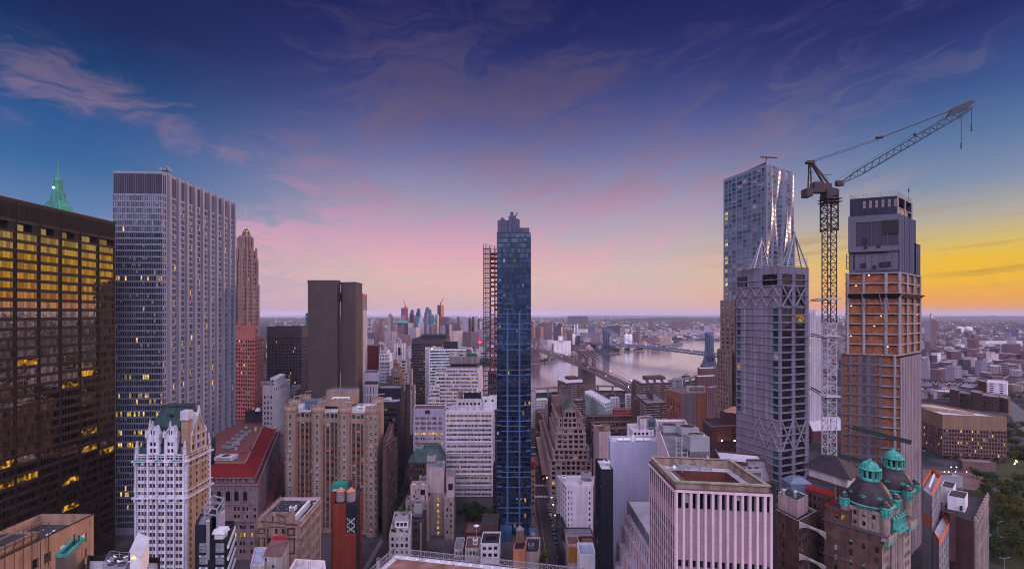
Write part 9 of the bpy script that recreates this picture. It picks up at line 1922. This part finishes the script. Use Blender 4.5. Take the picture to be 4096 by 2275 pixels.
 hp=[c2(3226,232),c2(3395,214),c2(3430,226),c2(3290,248)];r=Bld('hipped_roof_block','old block with wide dark hipped roof and white boards behind the domes','building',(hp[1].x,hp[1].y,0));block(r,hp,0,74,W_PLUM,(dict(n=6,p=4,h=2.2,fill=.5),),ROOF_DARK,.2);e=inset(hp,-1.5);r.mb('hip_roof',wall_mat('dark slate',(.045,.036,.048),.2,.7)).loft(e,78.5,[e[0].lerp(e[2],.42),e[1].lerp(e[3],.42),e[1].lerp(e[3],.5),e[0].lerp(e[2],.5)],84,0);r.mb('white_boarding',wall_mat('patchy white boards',(.42,.41,.46),.4)).prism(inset(hp,.8),74,78.5);r.done()
domed()
L,C,R_=c2(3690,214),c2(3728,205),c2(3764,226);z1=pz(1985,205);b=Bld('slim_concrete_block','slim concrete block with orange edge netting on two levels','building',(C.x,C.y,0));P=para(L,C,R_);OR=wall_mat('bright orange netting',(.60,.15,.05),.3,.9,.1,.6);block(b,P,0,z1,wall_mat('bare grey concrete',(.26,.25,.28)),(None,dict(n=7,p=4.2,h=3.6,fill=.6,top=.6,style=(1,1,.1),mats=(FRAME_L,G_OFFICE,BLIND,LIT))),ROOF_LAV,.1)
q=b.mb('edge_net',OR)
for a,c_ in((P[1],P[2]),(P[2],P[3]),(P[3],P[0])):q.quad((*a,z1),(*c_,z1),(*c_,z1+2.4),(*a,z1+2.4))
b.mb('insulation_stack',WHITE).prism(inset(P,2),z1,z1+1.8);b.mb('void_bay',OR).quad((*(L.lerp(C,.1)+Vector((-.05,-.1))),z1-14),(*(L.lerp(C,.9)+Vector((-.05,-.1))),z1-14),(*(L.lerp(C,.9)+Vector((-.05,-.1))),z1-10),(*(L.lerp(C,.1)+Vector((-.05,-.1))),z1-10))
L2,C2_,R2=c2(3730,204),c2(3757,193),c2(3797,210);P2=para(L2,C2_,R2);z2=pz(2182,193);block(b,P2,0,z2,wall_mat('bare grey concrete',None),(None,dict(n=5,p=4.2,h=3.6,fill=.7,top=.8,style=(1,1,.12),mats=(FRAME_L,G_OFFICE,BLIND,LIT))),ROOF_GREY,.1,part='lower_wall');b.mb('maroon_panel',W_MAROON).quad((*(L2+Vector((-.05,-.1))),0),(*(C2_+Vector((-.05,-.1))),0),(*(C2_+Vector((-.05,-.1))),z2-5),(*(L2+Vector((-.05,-.1))),z2-5));q=b.mb('lower_edge_net',OR)
for a,c_ in((P2[0],P2[1]),(P2[1],P2[2]),(P2[2],P2[3])):q.quad((*a,z2),(*c_,z2),(*c_,z2+2.2),(*a,z2+2.2))
b.done()
L,C,R_=c2(3764,222),c2(3897,210),c2(3946,238);P=para(L,C,R_);z1=pz(2086,210);b=Bld('ornate_dark_block','dark brick block with ornate statue lined street facade at the park','building',(C.x,C.y,0));block(b,P,0,z1,W_PLUM,(None,dict(n=7,p=4.2,h=2.8,fill=.5,top=3,style=(2,2,.1))),ROOF_DARK,.8);v=(R_-C).normalized();mm=Vector((v.y,-v.x));WB=(R_-C).length;q=b.mb('grey_pilaster',W_LIME)
for i in range(9):p=C+v*(WB*i/8)+mm*.35;q.beam((*p,0),(*p,z1),.8);q.lathe(p,[(.5,z1),(.9,z1+.8),(.4,z1+1.5),(.6,z1+2.1),(.02,z1+2.8)],8)
for z in(z1-.4,z1-5,z1-14):b.mb('grey_cornice',W_LIME).beam((*(C+mm*.5),z),(*(R_+mm*.5),z),1.0,.6)
b.mb('chimney_pier',W_PLUM).box(px(3823,214)-1.5,px(3823,214)+1.5,215.3,217,z1-20,z1+1.6);b.done()
for i,(x0,x1,Y,h,m)in enumerate(((3764,3812,232,6.5,W_WHITE),(3790,3860,222,5.5,W_WHITE))):A=para(c2(x0,Y+4),c2(x1,Y),c2(x1+12,Y+8));h_=Bld('roof_hut',('rear' if i==0 else 'front')+' white hut on the ornate dark block roof','hut',(A[1].x,A[1].y,z1));h_.mb('wall',m).prism(A,z1-.8,z1+h,cap=False);h_.roof(A,z1+h-.2,z1+h,ROOF_DARK,m,.2);h_.mb('door',STEEL_D).box(A[1].x-2.2,A[1].x-1.2,A[1].y-.1,A[1].y+.3,z1,z1+2.2);h_.done()
cooling_tower(px(3800,262),264,55,12,6,9,'blue grey cooling unit on the low roof behind the white huts');simple('low_plaza_roof','low roof with silver pipes between the white huts and the plaza',3745,268,3770,256,3880,262,2010,W_CONC,None,None,ROOF_GREY)
A,B_,D=c2(3690,534),c2(3770,500),c2(4027,489);P=[A,B_,D,Vector((D.x-10,560)),Vector((A.x,575))];z1=pz(1658,500);b=Bld('brown_grid_block','wide brown block with square grid of small windows beside the park','building',(B_.x,B_.y,0));WG=wall_mat('tan brown precast',(.17,.105,.10),.1,.85,.12,.06);WG2=wall_mat('tan parapet band',(.25,.165,.12),.1,.85,.15,.06);zg=z1-14.5;sp=dict(p=4.0,h=2.6,fill=.62,top=.6,style=(1,1,.12),lit=.07,blind=.12,d=.6,m0=.5)
for k,n in((0,8),(1,22)):side(b,P,k,5,zg,WG,n=n,**sp);side(b,P,k,zg,z1,WG2,part='parapet_band')
for k in(2,3,4):side(b,P,k,0,z1,WG,part='rear')
b.roof(P,z1-1.5,z1,ROOF_LAV,WG2,1.5);b.mb('tan_roof_deck',wall_mat('tan roof deck',(.40,.27,.20))).prism([P[0].lerp(P[1],.3)+Vector((4,8)),P[1].lerp(P[2],.65)+Vector((0,10)),P[2].lerp(P[3],.8)+Vector((-30,0)),P[4]+Vector((4,-4))],z1-1.2,z1+1.5)
for i in range(7):p=P[1].lerp(P[2],i/6.5)+Vector((0,4));b.mb('haunch#%d'%i,WG2).loft([(p.x,p.y),(p.x+2,p.y),(p.x+2,p.y+10),(p.x,p.y+10)],0,[(p.x-1,p.y-3.5),(p.x+4,p.y-3.5),(p.x+4,p.y+10),(p.x-1,p.y+10)],5,0)
b.mb('undercroft',W_PLUM).prism(inset(P,5),0,5.1);b.done();simple('plaza_podium','low brown podium with small tents in front of the brown grid block',3830,478,3850,468,3985,462,1843,WG,None,None,ROOF_GREY)
for i,x in enumerate((3778,3795,3822,3866)):lamp_spot(px(x,455),455,2.5,.45,L_YEL,'yellow lamp in the row under the plaza edge below the brown grid block','plaza edge lamps','lamp','plaza_lamp')
for i,(x,y)in enumerate(((4063,1865),(4068,1870),(4060,1875),(4058,1880),(3805,1892),(3826,1892))):g_=gnd(x,y);lamp_spot(g_.x,g_.y,6,.5,L_YEL,'bright park lamp right of the brown grid block' if i<4 else 'yellow lamp by the plaza flagpoles','park lamps beside the brown grid block' if i<4 else 'plaza lamps by the flagpoles')
for a in[(3799,3836,3840,1563,760,W_PLUM,0,'narrow brown tower block behind the brown grid block'),(3836,3884,3888,1578,765,W_DKBR,9,'striped brown block behind the brown grid block'),(3882,3928,3932,1574,750,W_PLUM,0,'blank plum brick slab behind the brown grid block'),(3927,3996,4000,1589,740,W_DKBR,12,'wide balconied brown slab behind the brown grid block'),(3995,4034,4040,1596,735,W_PLUM,0,'plum brick end slab behind the brown grid block'),(3912,3946,3950,1528,830,W_MAROON,0,'maroon brick slab beside the lavender blank wall'),(3945,4027,4032,1534,815,W_LAV,2,'blank lavender wall block at the right edge of the city'),(4003,4077,4083,1460,1010,W_CONC,3,'grey slab with dark striped windows near the right edge'),(3957,3998,4003,1466,1040,W_PINKB,0,'cream stepped wall beside the grey striped slab'),(3795,3860,3866,1440,1250,W_CREAM,7,'cream row house with arched windows in the hazy right edge')]:
 rb=W_BLACKB if a[6]==3 else None;simple('city_block',a[7],a[0],a[4]+20,a[1],a[4],a[2],a[4]+30,a[3],a[5],dict(n=a[6],p=3.6,h=1.7,fill=.85 if a[6]in(9,12,3)else .4,style=(1,1,0),blind=.2)if a[6]else None,None,ROOF_LAV if a[5]in(W_LAV,W_PINKB)else ROOF_GREY)
for i,(x0,x1,y)in enumerate(((3688,3740,1367),(3740,3776,1389),(3776,3870,1400),(3869,3918,1397),(3899,3948,1415),(3947,3990,1417),(3988,4031,1415),(4030,4084,1419),(4082,4130,1404),(4006,4082,1376),(3820,3880,1432))):Yd=1500-i*22+(300 if y<1390 else 0);far_tower(x0,(x0+x1)/2+8,x1,y,Yd,F_BRICK,F_BRICK,'dark brick housing slab, '+('leftmost at the hazy right edge','second from the left at the hazy right edge','long low one at the hazy right edge','behind the low cream houses','with stepped front near the trees','left of the stepped pair','middle of the stepped row','right of the stepped row','at the very right border','tallest one behind the stepped row','low one before the stepped row')[i],kind='housing_slab')
for a in[(3697,3722,3747,1279,2400,F_LIL,F_BRICK,'half clad tower dotted with lights right of the unfinished tower',()),(4034,4060,4074,1318,2600,F_BLUE,F_DARK,'dark glass block on the far right',()),(3940,4050,4090,1363,2050,F_WHITE,F_WHITE,'long white institution on the far right',()),(3949,3975,3985,1262.5,14000,F_DARK,F_DARK,'flat topped block on the right horizon',()),(3862,3880,3888,1326,2800,F_BRICK,F_BRICK,'brick block among the far right houses',())]:far_tower(*a)
p=at(3722,1279,2405);q=MB();q.beam(p,p+Vector((0,0,32)),3);q.beam(p+Vector((0,0,12)),p+Vector((3,0,30)),2);tag(q.build('far_crane',plain('crane rust',None),None,p),'tiny red crane on the half clad tower','crane')
for i,x in enumerate((3841,3874)):p=c2(x,3900);zb=12;t=empty('storage_tank',(p.x,p.y,0),('left' if i==0 else 'right')+' of two round white storage tanks far right','storage tank');q=MB();q.cyl(p,25,25,0,40,20);q.build('drum',WHITE,t,t.location);q=MB();q.lathe(p,[(25,40),(18,46),(.5,49)],20);q.build('lid',WHITE,t,t.location)
t=empty('rail_viaduct',(px(3720,900),900,0),'dark steel viaduct with white triangular trusses beyond the brown grid block','viaduct');q=MB();tr=MB();a,c_=at(3380,1535,960),at(3925,1548,880);a.z=c_.z=20;d=c_-a;N=26;nrm=Vector((d.y,-d.x,0)).normalized()*-9
q.beam(a+Vector((0,0,6)),c_+Vector((0,0,6)),18,1.5);q.beam(a,c_,18,1.2);q.build('deck',STEEL_D,t,t.location)
for i in range(N):
 p0,p1=a+d*(i/N)-Vector((0,9.2,0)),a+d*((i+1)/N)-Vector((0,9.2,0));m_=p0.lerp(p1,.5)+Vector((0,0,6));tr.beam(p0,m_,.8);tr.beam(m_,p1,.8)
tr.build('truss',plain('pale truss',(.5,.5,.56)),t,t.location);q=MB()
for i in range(0,N,4):p=a+d*(i/N);q.box(p.x-2,p.x+2,p.y-5,p.y+5,0,20)
q.build('pier',W_CONC,t,t.location)
W_SBB=wall_mat('banded brown brick',(.115,.072,.07),.12,.9,.1,.1)
def banded(label,L,C,R_,yt,n1,n2,solar=False,lift=True):
 b=Bld('banded_tower',label,'tower',(C.x,C.y,0));P=para(L,C,R_);zt=pz(yt,C.y);sp=dict(p=2.75,h=1.6,fill=.62,top=1.6,style=(2,1,.1),blind=.25,lit=.012,d=.9);block(b,P,0,zt,W_SBB,(dict(n=n1,**sp),dict(n=n2,**sp)),ROOF_GREY,.6);z=zt-3.6;k=0
 while z>14 and k<24:
  for a,c_ in((L,C),(C,R_)):
   u=(c_-a).normalized();nn=Vector((u.y,-u.x));m_=a.lerp(c_,.5)
   for p0,p1,o in((a,a.lerp(c_,.36),.25),(a.lerp(c_,.36),a.lerp(c_,.72),.9),(a.lerp(c_,.72),c_,.25)):b.mb('white_band',W_CREAM).beam((*(p0+nn*o),z),(*(p1+nn*o),z),.9,.4)
  z-=2.75;k+=1
 for a,c_ in((L,C),(C,R_)):u=(c_-a).normalized();nn=Vector((u.y,-u.x));b.mb('projecting_bay',W_SBB).beam((*(a.lerp(c_,.54)+nn*.2),0),(*(a.lerp(c_,.54)+nn*.2),zt),(c_-a).length*.34,.9)
 if lift:Q=inset(P,(C-L).length*.22);b.mb('lift_house',W_SBB).prism([Q[0].lerp(Q[2],.1),Q[1].lerp(Q[3],.1),Q[2],Q[3]],zt-.6,zt+6.5)
 b.done()
 if solar:
  t=empty('solar_rack',(C.x,C.y,zt),'tilted white solar panels on the '+label.split(' ')[0]+' banded brown tower','solar panels')
  for i in range(8):
   p=P[i%2].lerp(P[i%2+1],.12+.11*(i//2)*2)+(P[3]-P[0])*(.12 if i%2==0 else .0)+Vector((0,2.5));q=MB();q.add([(p.x-3,p.y-2,zt),(p.x+3,p.y-2,zt),(p.x+3,p.y+2,zt+3.4),(p.x-3,p.y+2,zt+3.4),(p.x-3,p.y+2.3,zt+3.4),(p.x+3,p.y+2.3,zt+3.4)],[(0,1,2,3),(3,2,5,4)]);q.build('panel',plain('solar panel glass',(.42,.38,.44),.25),t,t.location)
banded('left banded brown tower with white balcony lines before the bridge tower',c2(2230,680),c2(2262,650),c2(2339,662),1532,6,10,True);banded('lower banded brown tower just right of the stepped stone building',c2(2286,575),c2(2300,560),c2(2342,566),1602,4,6,lift=False)
banded('rear banded brown tower with solar roof beside the bridge approach',c2(2530,690),c2(2560,650),c2(2694,660),1532,6,14,True);banded('front banded brown tower with flat roof nearest the orange brick block',c2(2540,580),c2(2585,520),c2(2668,528),1613,10,11)
W_ORB=wall_mat('orange brick',(.27,.12,.085),.1,.88,.12,.15);L,C,R_=c2(2665,455),c2(2726,430),c2(2822,433);P=para(L,C,R_);z1=pz(1574,430);b=Bld('orange_brick_block','orange brick block with blue window strips and plain grey party wall','building',(C.x,C.y,0));WA=(C-L).length;side(b,P,0,0,z1,W_ORB,n=5,p=3.55,h=2.7,fill=.55,top=7,m0=1.2,style=(2,2,.1),mats=(FRAME_B,G_BLUE,BLIND,LIT),blind=.15,lit=.02);side(b,P,1,0,z1,wall_mat('mauve party wall',(.20,.16,.18),.1,.85,.2,.15),part='party_wall');b.mb('orange_edge',W_ORB).box(px(2788,431),R_.x+.1,R_.y-3,R_.y+.1,0,z1+.1)
for k in(2,3):side(b,P,k,0,z1,W_ORB,part='rear')
b.roof(P,z1-.8,z1,ROOF_GREY,W_ORB);Q=para(c2(2676,452),c2(2702,440),c2(2755,444));block(b,Q,z1-1,pz(1552,440),W_PINKP,(),ROOF_GREY,.4,part='bulkhead');b.done();zq=pz(1552,440);water_tank(px(2702,447),448,zq-.5,3.2,6.2,'left of two grey tanks on the orange brick block',TANKGREY,STEEL,.6,.45);water_tank(px(2718,449),449,zq-.5,3.2,6.2,'right of two grey tanks on the orange brick block',TANKGREY,STEEL,.6,.45);roof_unit(px(2785,440),442,z1-.8,16,5,6,'long cream unit on the orange brick block roof',W_CREAM)
for a in[(2760,2830,2870,1474,820,'rear'),(2750,2820,2868,1507,760,'middle'),(2815,2825,2870,1552,660,'nearest')]:simple('plum_housing_tower',a[5]+' plum brick housing tower with white roof left of the rippled tower',a[0]+30,a[4]+20,a[1]-28,a[4],a[2],a[4]+14,a[3],wall_mat('plum housing brick',(.17,.10,.115)),dict(n=4,p=2.9,h=1.3,fill=.4,style=(1,1,0)),dict(n=9,p=2.9,h=1.3,fill=.4,style=(1,1,0)),ROOF_LAV)
GS=glass('school glass',(.10,.22,.26),.3,.05,.3,.6,(.8,.95,1));b=simple('teal_school','long teal glass school with slanting white roof trusses',2338,740,2419,640,2451,655,1612,wall_mat('pale teal panel',(.40,.46,.46)),dict(n=26,p=3.4,h=2.0,fill=.92,top=6,style=(1,1,.1),mats=(FRAME_L,GS,BLIND,LIT)),dict(n=5,p=5,h=2.4,fill=.4),ROOF_LAV,done=False);P=b.P
for i in range(12):p0,p1=P[0].lerp(P[1],i/12),P[0].lerp(P[1],(i+.5)/12);p2=P[0].lerp(P[1],(i+1)/12);q=b.mb('roof_truss',WHITE);q.beam((p0.x-.4,p0.y-.4,b.z1-5),(p1.x-.4,p1.y-.4,b.z1+.5),.7);q.beam((p1.x-.4,p1.y-.4,b.z1+.5),(p2.x-.4,p2.y-.4,b.z1-5),.7)
b.done();simple('red_school_wing','red brick block with rows of windows right of the teal school',2450,640,2456,630,2532,634,1637,wall_mat('red school brick',(.28,.06,.055)),dict(n=2,p=4,h=2),dict(n=10,p=4.4,h=2.2,fill=.45,style=(2,2,.1)),ROOF_GREY)
for i,(x0,x1,Y,y,w)in enumerate(((2341,2537,600,1665,W_SBB),(2360,2545,560,1690,W_SBB),(2420,2530,500,1716,W_DKBR))):simple('low_deck_block',('rear','middle','front')[i]+' long low brown block with strip windows below the red school wing',x0-2,Y+12,x0+4,Y,x1,Y+4,y,w,None,dict(n=24,p=3.2,h=1.4,fill=.9,style=(1,1,.08),top=1.4),ROOF_BROWN)
for a in[(2374,372,2396,350,2442,352,1727,W_PINKB,'tan block with blank pink front below the low brown blocks',0),(2410,362,2418,356,2440,358,1703,W_TAN,'square tan stack on the blank pink fronted block',0),(2507,352,2530,330,2616,332,1722,W_LAV,'white stepped block with dark strip window before the banded towers',5),(2548,344,2560,334,2614,337,1675,wall_mat('stained white paint',(.48,.43,.46),.35,.85,.4,.3),'stained white bulkhead on the white stepped block',0),(2368,420,2376,380,2384,384,1800,W_PLUM,'narrow dark block beside the dark glass slab',4),(2144,705,2150,690,2192,696,1600,W_WHITE,'white rounded house by the river road right of the blue tower',7),(2142,640,2150,620,2194,624,1650,W_SBB,'red brown low block below the white rounded house',5),(2130,500,2142,480,2178,484,1850,W_PINKB,'low pale roofed block at the street corner behind the red scaffold',0),(2500,720,2506,705,2528,708,1580,W_WHITE,'small white house near the looping ramp',4),(2440,700,2446,690,2478,694,1592,W_LAV,'small pale house left of the looping ramp',4)]:simple('low_block',a[8],a[0],a[1],a[2],a[3],a[4],a[5],a[6],a[7],None,dict(n=a[9],p=3.4,h=1.6,fill=.6,style=(1,1,.1))if a[9]else None,ROOF_LAV if a[7]in(W_WHITE,W_LAV)else ROOF_BROWN)
roof_unit(px(2609,336),337,pz(1722,330),7,4,7,'blue grey round topped unit before the stained white bulkhead',plain('blue grey casing',None));p=c2(2426,348);simple('white_roof_hall','low plum hall with wide white roof between the braced and unfinished towers',3225,640,3250,560,3400,566,1724,W_PLUM,None,None,ROOF_LAV)
t=empty('river_viaduct',(0,900,0),'elevated river road running along the near bank','viaduct');q=MB();pr=MB();pts=[gnd(*p_)-Vector((0,16))for p_ in near[:-1]]
for a,c_ in zip(pts[:-1],pts[1:]):
 q.beam((*a,11),(*c_,11),15,1.4);nk=int((c_-a).length/25)
 for i in range(nk):p=a.lerp(c_,i/nk);pr.box(p.x-.8,p.x+.8,p.y-5,p.y+5,0,10.3)
q.build('deck',DECK_B,t,t.location);pr.build('pier',W_CONC,t,t.location)
t=empty('looping_ramp',(px(2465,800),800,0),'round looping ramp on white piers beside the stone bridge','ramp');q=MB();pr=MB();c0=c2(2468,800)
for i in range(22):
 a0,a1=pi*.45+i*.2,pi*.45+(i+1)*.2;z0,z1=15-i*.3,15-(i+1)*.3;q.add([(c0.x+r*cos(a),c0.y+r*1.3*sin(a),z)for r,a,z in((22,a0,z0),(30,a0,z0),(30,a1,z1),(22,a1,z1))]+[(c0.x+r*cos(a),c0.y+r*1.3*sin(a),z-1.6)for r,a,z in((22,a0,z0),(30,a0,z0),(30,a1,z1),(22,a1,z1))],[(0,1,2,3),(5,4,7,6),(1,5,6,2),(4,0,3,7)]);x,y=c0.x+26*cos(a0),c0.y+34*sin(a0);pr.box(x-.7,x+.7,y-.7,y+.7,0,z0-1.5)
q.build('deck',DECK_B,t,t.location);pr.build('pier',W_CREAM,t,t.location)
for zone,n,sz,kd,lab,grp in((((3905,4110),(1935,2262)),46,(9,14),('dark','dark','autumn'),'leafy tree in the dark park at the lower right','park trees at the lower right'),(((4022,4120),(1720,1850)),14,(10,14),('dark','autumn'),'tree beside the avenue right of the brown grid block','trees right of the brown grid block'),(((3880,3990),(1905,1935)),10,(7,10),('dark',),'small dark tree at the edge of the brick plaza','trees at the edge of the brick plaza'),(((2130,2198),(1672,1775)),14,(9,13),('dark','autumn'),'street tree between the blue tower and the stepped stone building','street trees right of the blue tower'),(((2345,2420),(1735,1775)),9,(9,12),('dark',),'tree in the court beside the low brown blocks','court trees by the low brown blocks'),(((2832,2874),(1690,1740)),7,(10,13),('dark',),'tree at the foot of the rippled tower','trees at the foot of the rippled tower'),(((2300,2480),(1395,1412)),16,(14,20),('dark',),'tree on the far river bank under the bridges','trees on the far river bank'),(((2160,2270),(1425,1438)),8,(12,16),('dark',),'tree on the far bank beside the stone bridge tower','trees beside the stone bridge tower'),(((1820,1925),(1346,1362)),14,(26,38),('dark',),'big tree in the far wood below the cream block','trees in the far wood'),(((3930,4060),(1480,1500)),8,(14,18),('dark',),'tree before the brick housing slabs at the right edge','trees before the right housing slabs')):
 for i in range(n):
  x,y=rd.uniform(*zone[0]),rd.uniform(*zone[1]);
  if zone[0][0]==3905 and x<3955-(y-1935)*-.02 and y>2010:x=rd.uniform(3960,4110)
  p=gnd(x,y);tree(p.x,p.y,0,rd.uniform(*sz),lab,rd.choice(kd),grp)
for i,(x,y)in enumerate(((3992,2145),(4018,2300),(4058,1842))):
 p=gnd(x,y);t=empty('street_lamp',(p.x,p.y,0),('slim lamp post on the park lawn','twin armed lamp post at the bottom right corner','lamp post by the avenue near the park')[i],'street lamp');q=MB();q.cyl(p,.16,.09,0,10,6);q.build('pole',STEEL,t,t.location)
 for s in((-1,1)if i==1 else(1,)):q=MB();q.tube((p.x,p.y,9.8),(p.x+s*2.6,p.y,10.5),.08,5);q.build('arm',STEEL,t,t.location);q=MB();q.box(p.x+s*2.5-.5,p.x+s*2.5+.5,p.y-.2,p.y+.2,10.35,10.55);q.build('lamp_head',STEEL,t,t.location)
for i,x in enumerate((3784,3805,3827)):p=gnd(x,1905);q=MB();q.cyl(p,.14,.08,0,13,6);tag(q.build('flagpole',STEEL,None,(p.x,p.y,0)),('left','middle','right')[i]+' flagpole on the plaza before the brown grid block','flagpole')
finish_windows()
def haze():
 m=bpy.data.materials.new('thin haze');m.use_nodes=True;t=m.node_tree;t.nodes.clear()
 v=t.nodes.new('ShaderNodeVolumePrincipled');v.inputs['Color'].default_value=(.76,.78,1,1);v.inputs['Density'].default_value=3.0e-5;v.inputs['Anisotropy'].default_value=.0
 o=t.nodes.new('ShaderNodeOutputMaterial');t.links.new(v.outputs[0],o.inputs['Volume'])
 q=MB();q.box(-75000,75000,-2000,62000,-1,305);ob=q.build('haze',m,solid=False);tag(ob,kind='stuff');ob['label']='thin violet haze over the whole city';ob['category']='haze'
haze()
for o in list(S.objects):
 if o.type=='MESH' and o.parent is None and 'kind' not in o and 'label' not in o:print('UNLABELLED',o.name)
